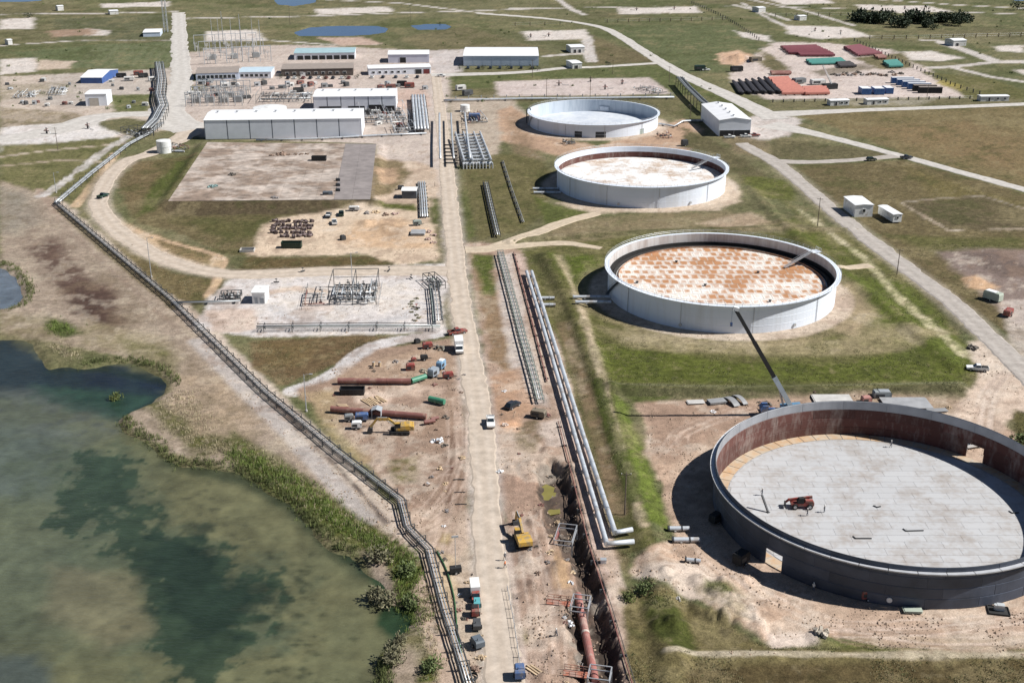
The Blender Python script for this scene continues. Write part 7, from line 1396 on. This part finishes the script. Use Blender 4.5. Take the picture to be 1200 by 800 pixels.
machine('truck_bed', 'dark flatbed at the sand pile by the field road', 'truck', P(863,84), .1, (8,3,3), BLACK); pickup('white pickup at the sand pile by the field road', P(827,83), .2, WHITE_P); machine('truck_bed', 'dark truck by the field road left of the sand pile', 'truck', P(820,83), .1, (7,3,3), DKGREEN); machine('loader', 'brown loader at the right foot of the sand pile', 'loader', P(885,73), .3, (8,4,3), mat('brown_tarp',(.17,.14,.10),.8))
fence('post fence along the front of the pipe yard', [(902,120.5),(980,119),(1060,117.5),(1140,116)], 6, 1.8, DKSTEEL); fence('post fence across the field behind the pipe yard', [(1015,46.5),(1080,46),(1200,43)], 9, 3, WOOD); fence('post fence left of the far dark trees', [(905,20),(960,19),(1002,19)], 9, 3, WOOD); fence('post fence across the green field behind the pink pad', [(708,27),(780,25.5),(850,24)], 9, 3, WOOD); fence('post fence at the top behind the far warehouse', [(600,31),(640,30),(660,30)], 9, 3, WOOD); fence('diagonal fence down the right side of the pipe yard', [(1000,48),(1040,66),(1075,82),(1120,102),(1150,112)], 7, 2.2, DKSTEEL); fence('fence along the far side of the farthest tank', [(530,117),(600,115),(700,114),(790,113)], 7, 2, GALV); fence('diagonal fence in the far field above the sand pile', [(810,4),(850,22),(890,48)], 8, 2.5, DKSTEEL)
for k,(u,v,lb) in enumerate(((655,100.5,'at the left of the pink pad'),(709,105,'at the near middle of the pink pad'),(729,99,'at the right of the pink pad'),(692,96,'at the far middle of the pink pad'),(622,44,'left of the small cream pad in the far field'),(643,43,'right of the small cream pad in the far field'),(746,12.5,'on the far cream strip, left'),(790,11.5,'on the far cream strip, right'),(955,37,'on the cream pad before the pipe yard, left'),(985,40,'on the cream pad before the pipe yard, right'),(1060,11,'on the far cream pad beyond the dark trees'),(103,151,'beside the white gravel lane on the far left'),(55,157,'in the middle of the white gravel lane'))):
    t = thing('wellhead', 'small dark wellhead '+lb, 'wellhead', P(u,v), k*.5, 'wellheads on the pads'); m = MB(); m.cyl((0,0,0),.5,1.2,8); m.cyl((0,0,1.2),.28,2.0,8); m.build('tree', DKSTEEL, t); m = MB(); m.tube([(-1.6,0,1.6),(1.6,0,1.6)], .22, 7); m.tube([(0,-1.2,2.3),(0,1.2,2.3)], .18, 7); m.build('wing_valve', OXIDE, t); m = MB(); m.tube([(1.6,0,1.6),(2.4,0,.4),(6,0,.4)], .16, 6); m.build('flow_line', PIPEG, t)
# ================================================================== vehicles in the distance
pickup('dark green pickup on the bend of the perimeter road', P(121,231,.2), 1.2, paint_('forest',(.02,.05,.035),.35)); pickup('black pickup on the south road at the fork, right side', P(1062,186,.2), .2, paint_('charcoal',(.03,.032,.04),.3)); car('olive car on the link road left of the fork', P(1021,188,.2), .1, paint_('olive',(.05,.06,.03),.35)); pickup('white pickup at the top end of the main road', P(517,90,.2), .0, WHITE_P)
machine('box_trailer', 'grey-green box trailer on the plowed ground at the right', 'trailer', P(1163,352), 2.2, (5.5,2.4,2.4), mat('pale_green_panel',(.36,.40,.33),.6), True, ROOFW); machine('tractor', 'red tractor in front of the grey-green trailer at the right', 'tractor', P(1181,370), .9, (4.0,2.0,1.6), RED)
pickup('white pickup under the right bay of the gabled pump house', P(874,161), .1, WHITE_P); pickup('red pickup at the right corner of the gabled pump house', P(884,160), .1, RED); pickup('white pickup below the pump house door, left', P(855,162), .1, WHITE_P, BLACK)
for k in range(7): car('dark car parked before the far wide warehouse, '+(ORD[k] if k < 6 else 'rightmost'), P(549+k*12.5+random.uniform(-1,1),80.5), 1.5, paint_('charcoal',(.03,.032,.04),.3) if k%3 else paint_('slate_blue',(.06,.075,.09),.35)); bpy.context.scene.collection.objects[-1]
for o in [o for o in bpy.data.objects if str(o.get('label')).startswith('dark car parked before the far wide')]: o['group'] = 'cars before the far warehouse'
for k in range(9):
    t = car('car parked before the brown office block, '+ORD[k] if k < 8 else 'car parked before the brown office block, rightmost', P(337+k*9+random.uniform(-1,1),92.5), 1.5, [paint_('charcoal',(.03,.032,.04),.3),WHITE_P,RED][k%3]); t['group'] = 'cars before the brown office block'
for k in range(5): t = car('car parked before the low white workshop row, '+(ORD[k] if k < 4 else 'rightmost'), P(438+k*13+random.uniform(-2,2),91.5), 1.5, [WHITE_P,paint_('charcoal',(.03,.032,.04),.3),paint_('slate_blue',(.06,.075,.09),.35)][k%3]); t['group'] = 'cars before the white workshop row'
for k in range(6): t = machine('truck_bed', ('red','black','white')[k%3]+' trailer right of the deep blue shed, '+(ORD[k] if k < 5 else 'rightmost'), 'trailer', P(134+k*9+random.uniform(-2,2),(88,91,95)[k%3]), .1*k, (6,2.6,2.2), [RED,BLACK,OFFW][k%3]); t['group'] = 'trailers beside the blue-walled shed'
for k in range(7): t = machine('equipment_box', 'equipment box before the second white warehouse, '+(ORD[k] if k < 6 else 'rightmost'), 'machine', P(376+k*13+random.uniform(-2,2),134+random.uniform(-1,1)), 0, (5,2.6,2.2), [BLACK,PIPED,OFFW][k%3], False); t['group'] = 'equipment before the second warehouse'
for k,(u,v,m_,lb) in enumerate(((471,101,BLACK,'black tank truck on the pink lot behind the bank of white pipes'),(480,103,RED,'red truck on the pink lot behind the bank of white pipes'),(458,105,OXIDE,'rusty bin on the pink lot behind the bank of white pipes'),(350,109,BLACK,'dark machine left of the second warehouse'),(265,103,OFFW,'white van on the lot before the brown-roofed office'),(540,106,OFFW,'white tank trailer right of the top of the main road'),(548,112,PIPED,'dark machine right of the top of the main road'))): machine('truck_bed', lb, 'truck', P(u,v), .1*k, (6,2.8,2.6), m_)
t = thing('drip_tray', 'square pale-rimmed tray on the grass right of the bend', 'tray', P(290,294), .05); m = MB(); [m.box((0,s*1.6,.4),(5.0,.2,.8)) for s in (-1,1)]; [m.box((s*2.4,0,.4),(.2,3.0,.8)) for s in (-1,1)]; m.build('rim', CONC, t); m = MB(); m.box((0,0,.1),(4.6,3,.12)); m.build('base', DKSTEEL, t)

# ================================================================== small clutter
SCM = [mat('dk_scrap',(.1,.085,.07),.8), LUMBER, mat('rust_fit',(.22,.15,.11),.8), mat('grey_scrap',(.22,.2,.19),.8), PLAST, OXIDE]
def strew(label, group, pts, n_, seed, s0=.4, s1=1.1, width=3.0):
    r0 = random.Random(seed); w = smooth_line(PN(pts), 6); s = np.concatenate([[0], np.cumsum(np.hypot(*np.diff(w, axis=0).T))])
    for k in range(n_):
        q = r0.random()*s[-1]; x0 = np.interp(q, s, w[:, 0])+r0.gauss(0, width); y0 = np.interp(q, s, w[:, 1])+r0.gauss(0, width*1.4)
        heap('debris_bit', ('dark ','tan ','rusty ','grey ','white ','red-brown ')[k % 6]+label, 'debris', Vector((x0, y0, gz(x0, y0))), r0.uniform(s0, s1), r0.uniform(.3, .7), SCM[k % 6], seed*100+k, r0.choice((.3, .6)), group)
strew('debris bit on the laydown', 'debris bits on the laydown', [(400,470),(440,440),(500,430),(530,450),(525,500),(520,560),(530,620)], 30, 5)
strew('debris bit in the trench corridor', 'debris bits along the trench', [(605,470),(625,530),(640,600),(650,680),(660,760),(670,800)], 30, 6)
strew('debris bit on the lower road verge', 'debris bits on the lower verge', [(520,640),(545,680),(555,730),(560,790)], 16, 7, .3, .8, 1.4)
strew('debris bit behind the bare steel tank', 'debris bits round the bare tank', [(800,480),(870,474),(950,472),(1050,478),(1120,480)], 14, 8, .4, 1.0, 2.0)
r0 = random.Random(12)
for k in range(46):
    u = r0.uniform(222,505); v = r0.choice((r0.uniform(97,106), r0.uniform(108,116) if u < 360 else r0.uniform(136,142), r0.uniform(140,158) if u > 428 else r0.uniform(97,104)))
    machine('plant_equipment', ('grey','dark','white','rust-red','silver')[k % 5]+' small equipment box among the plant buildings', 'equipment', P(u, v), r0.random(), (r0.uniform(2,5), r0.uniform(1.6,2.6), r0.uniform(1.4,2.8)), [PIPEG,PIPED,OFFW,OXIDE,PIPES][k % 5], False, group='equipment boxes among the plant buildings')
for k in range(30):
    u, v = r0.uniform(5,190), r0.uniform(95,128)
    if 90 < u < 130: continue
    machine('lot_equipment', ('grey','dark','white','rust-red','silver')[k % 5]+' small equipment box on the dirt lots at the far left', 'equipment', P(u, v), r0.random(), (r0.uniform(1.5,3.5), r0.uniform(1.2,2.2), r0.uniform(1.2,2.2)), [PIPEG,PIPED,OFFW,OXIDE,PIPES][k % 5], False, group='equipment boxes on the far left lots')
# ================================================================== trees, shrubs and reeds
GT = 'trees of the dark clump beyond the pipe yard'
for k in range(18):
    u = 1008+k*7.3+random.uniform(-2,2); v = 28+2.5*math.sin(k*1.3)+(3 if k in (6,7,11) else 0)-(4 if k < 3 else 0)+random.uniform(-1.5,1.5)
    tree('dark broad tree in the clump beyond the pipe yard, '+ORD[k], u, v, random.uniform(6,11), random.uniform(11,23), LEAFD, 200+k, group=GT, leaves=520)
tree('lone dark bush in the top left field', 34, 21, 5, 8, LEAFD, 301, leaves=160); tree('lone dark bush right of the dark clump', 1093, 35, 5, 9, LEAFD, 302, leaves=160); tree('dark tree at the far right edge of the picture', 1192, 12, 8, 14, LEAFD, 303, leaves=200)
for k in range(9): tree('small dark tree before the plant offices, '+(ORD[k] if k < 8 else 'rightmost'), 232+k*24+random.uniform(-6,6), 96+random.uniform(-1,1)-(3 if k > 3 else 0), 3.6, 4.5, LEAFD, 310+k, group='small trees before the plant offices', leaves=90)
for k in range(4): tree('small dark tree by the far wide warehouse, '+(ORD[k] if k < 3 else 'rightmost'), 538+k*28, 81.5, 3.6, 4.5, LEAFD, 330+k, group='small trees by the far warehouse', leaves=90)
tree('lone bush beside the lower white shed beyond the pink pad', 713, 77, 3, 5, LEAFD, 340, leaves=90); tree('lone bush at the corner of the far warehouse', 630, 83, 3.4, 5, LEAFD, 341, leaves=90)
SHR = [(446,655,2.2,5.5,LEAFG,'grey dead shrub standing at the mouth of the green inlet'),(446,702,2.4,6.5,LEAFG,'largest grey dead shrub on the shore left of the inlet'),(437,698,1.8,4,LEAFG,'small grey shrub at the water beside the largest dead one'),(463,775,2.2,5,LEAFG,'grey shrub at the shoreline near the bottom edge'),(470,752,1.6,3.5,LEAFG,'low grey shrub on the shore above the bottom one'),
       (476,672,2.2,5,LEAFM,'round green bush on the bank beside the inlet'),(485,708,2.0,4.5,LEAFM,'dark green bush at the head of the inlet'),(506,785,2.0,4.5,LEAFM,'green bush left of the pipe rack near the bottom edge'),(135,465,1.6,3.8,LEAFY,'lone green bush standing in the lake'),(755,694,1.8,4.0,LEAFM,'green bush at the edge of the pale spoil'),(1196,520,2,5,LEAFM,'bush at the right edge beyond the bare tank'),(735,702,1.2,3,LEAFY,'low bush on the verge below the white elbows')]
for k,(u,v,h,w_,m_,lb) in enumerate(SHR):
    p = P(u,v); p.z = max(gz(p.x,p.y), WATER_Z-.1); tree(lb, u, v, h, w_, m_, 350+k, 'shrub', 'shrub', leaves=420, p=p)
# reeds and bank grass: blades nobody could count
def blades(name, label, spots, m_, hmin, hmax, per, wid, seed):
    r0 = random.Random(seed); vs = []; fs = []
    sa = np.array(spots); za = np.maximum(relief(sa[:, 0], sa[:, 1]), WATER_Z-.1)-.05
    for (x0, y0, sc), z0 in zip(spots, za):
        z0 = float(z0)
        for k in range(per):
            a = r0.random()*6.28; q = r0.random()*.6*sc; bx, by = x0+q*math.cos(a), y0+q*math.sin(a); h = r0.uniform(hmin,hmax)*sc; ln = r0.uniform(.1,.5)*h; a2 = r0.random()*6.28; w_ = wid*r0.uniform(.7,1.4); o = len(vs); cx_, cy_ = math.cos(a2+1.57)*w_, math.sin(a2+1.57)*w_
            vs += [(bx-cx_,by-cy_,z0),(bx+cx_,by+cy_,z0),(bx+math.cos(a2)*ln*.4+cx_*.7,by+math.sin(a2)*ln*.4+cy_*.7,z0+h*.6),(bx+math.cos(a2)*ln,by+math.sin(a2)*ln,z0+h)]; fs += [(o,o+1,o+2),(o,o+2,o+3)]
    me = bpy.data.meshes.new(name); me.from_pydata(vs,[],fs); me.materials.append(m_); return tag(obj(name,me), label, 'reeds', None, 'stuff')
def scatter_line(pts, n_, spread, seed, sc=(.7,1.3)):
    r0 = random.Random(seed); w = smooth_line(PN(pts),6); out = []; s = np.concatenate([[0],np.cumsum(np.hypot(*np.diff(w,axis=0).T))])
    for k in range(n_):
        q = r0.random()*s[-1]; x0 = np.interp(q,s,w[:,0])+r0.gauss(0,spread); y0 = np.interp(q,s,w[:,1])+r0.gauss(0,spread)*1.3; out.append((x0,y0,r0.uniform(*sc)))
    return out
shore = [(146,488),(152,500),(170,509),(186,520),(200,534),(216,541),(240,541),(278,548),(300,558),(325,572),(350,590),(364,606),(380,622),(398,638),(416,645)]
RG = leaf_mat('reed_green',(.12,.14,.045)); RS = leaf_mat('straw',(.40,.34,.22)); RB = leaf_mat('bank_green',(.15,.20,.045))
blades('reed_belt','olive green reeds along the water edge of the lake',scatter_line(shore,520,.8,1)+scatter_line([(100,426),(140,420),(178,427),(200,438),(208,450)],200,.7,2)+scatter_line([(455,768),(450,785),(446,812)],130,.9,3)+scatter_line([(0,307),(12,312),(24,321),(33,334),(35,346),(26,357),(8,364)],240,.8,9),RG,.4,1.2,8,.045,1)
blades('straw_belt','pale straw grass on the dry bank above the reeds',scatter_line([(195,482),(215,505),(250,522),(290,530),(330,555),(370,585),(410,615),(450,640)],700,1.8,4,(.5,1.2))+scatter_line([(60,405),(75,412),(90,420)],120,1.0,5)+scatter_line([(205,462),(222,480),(240,500)],260,2.0,6)+scatter_line([(500,690),(505,740),(512,790)],140,.9,12),RS,.3,.9,7,.04,2)
blades('bank_grass','bright green grass on the bank beside the green inlet',scatter_line([(270,530),(330,560),(385,602),(430,632),(468,652),(482,675),(472,698),(488,712),(492,730)],1500,1.5,7,(.4,1.4))+scatter_line([(60,380),(80,388)],120,1.4,8),RB,.3,1.1,9,.04,3)
# tufts and clods where the sward and the bare soil lie, close enough to be seen
rg = np.random.default_rng(5); inf = (GSU > -60) & (GSU < 1260) & (GSW < 850) & (GSW > 285)
rdist = np.minimum(line_dist(GSX, GSY, smooth_line(PN([(600,860),(592,800),(573,640),(562,490),(547,400),(534.5,310),(523.5,200)]),4))-4.2, line_dist(GSX, GSY, smooth_line(PN([(905,188),(930,207),(985,254),(1050,305),(1110,350),(1162,397),(1200,432)]),4))-4.6)
tk = np.full(GSX.shape, True)
for tx, ty, tr in TANKS: tk &= np.hypot(GSX-tx, GSY-ty) > tr+1.5
dry = (poly_sdf(GSX, GSY, LAKE_W) > 0) & (rdist > 0) & tk
tn = fbm(GSX/7, GSY/7, 71, 4)
ig = np.nonzero(inf & dry & (GSV > .75) & (tn > .47))[0]; ig = rg.choice(ig, 11000, replace=False)
lush = leaf_mat('sward_green',(.115,.135,.05)); dryl = leaf_mat('sward_dry',(.25,.22,.12))
for nm, lb, sl_, m_ in (('grass_tufts','short green grass tufts over the tank yard and the verges',ig[::2],lush),('dry_tufts','dry yellowish grass tufts over the tank yard and the verges',ig[1::2],dryl)):
    blades(nm, lb, [(GSX[i]+rg.normal()*.3, GSY[i]+rg.normal()*.3, rg.uniform(.5,1.3)) for i in sl_], m_, .15, .42, 6, .05, 11 if nm[0] == 'g' else 12)
ic = np.nonzero(inf & dry & (GSV < .3) & (fbm(GSX/5, GSY/5, 73, 4) > .53))[0]; ic = rg.choice(ic, 5200, replace=False); zc = relief(GSX[ic], GSY[ic]); vsx = []; fsx = []
for i, z0 in zip(ic, zc):
    s_ = rg.uniform(.08,.26)*(1.8 if rg.random() < .06 else 1); o = len(vsx); x0, y0 = GSX[i]+rg.normal()*.3, GSY[i]+rg.normal()*.3
    vsx += [(x0+s_*rg.uniform(.7,1.3),y0,z0+.04),(x0,y0+s_*rg.uniform(.7,1.3),z0+.04),(x0-s_*rg.uniform(.7,1.3),y0,z0+.04),(x0,y0-s_*rg.uniform(.7,1.3),z0+.04),(x0+rg.normal()*.1*s_,y0,z0+s_*rg.uniform(.6,1.1))]; fsx += [(o,o+1,o+4),(o+1,o+2,o+4),(o+2,o+3,o+4),(o+3,o,o+4)]
me = bpy.data.meshes.new('soil_clods'); me.from_pydata(vsx,[],fsx); me.materials.append(mat('clod_soil', D(176,150,126), .95, 0, .3, .7)); tag(obj('soil_clods', me), 'loose clods and stones on the bare soil of the work area', 'stones', None, 'stuff')
# far scrub: dark specks of brush over the fields
fs_ = []
r0 = random.Random(77)
for k in range(170):
    u, v = r0.uniform(-20,1220), r0.uniform(2,130)**1.0; p = P(u, v)
    if 210 < u < 520 and v > 55: continue
    if 850 < u < 1130 and v > 48: continue
    fs_.append((p.x, p.y, r0.uniform(.8,2.6)))
blades('far_scrub','dark low scrub dotted over the far fields',fs_,LEAFM,.4,.9,14,.18,21)
# alike small things are told apart by colour and by their order from left to right
def order_labels(prefix_names):
    byl = {}
    for o in bpy.data.objects:
        if o.name.split('.')[0] in prefix_names and o.get('label'): byl.setdefault(o['label'], []).append(o)
    for lb, os_ in byl.items():
        if len(os_) < 2: continue
        os_.sort(key=lambda o: o.location.x/(o.location.y*math.cos(PITCH)+(CAM_H-o.location.z)*math.sin(PITCH)))
        for i, o in enumerate(os_): o['label'] = lb+', '+(ORD[i] if i < len(os_)-1 else 'rightmost')
order_labels(('debris_bit', 'plant_equipment', 'lot_equipment'))
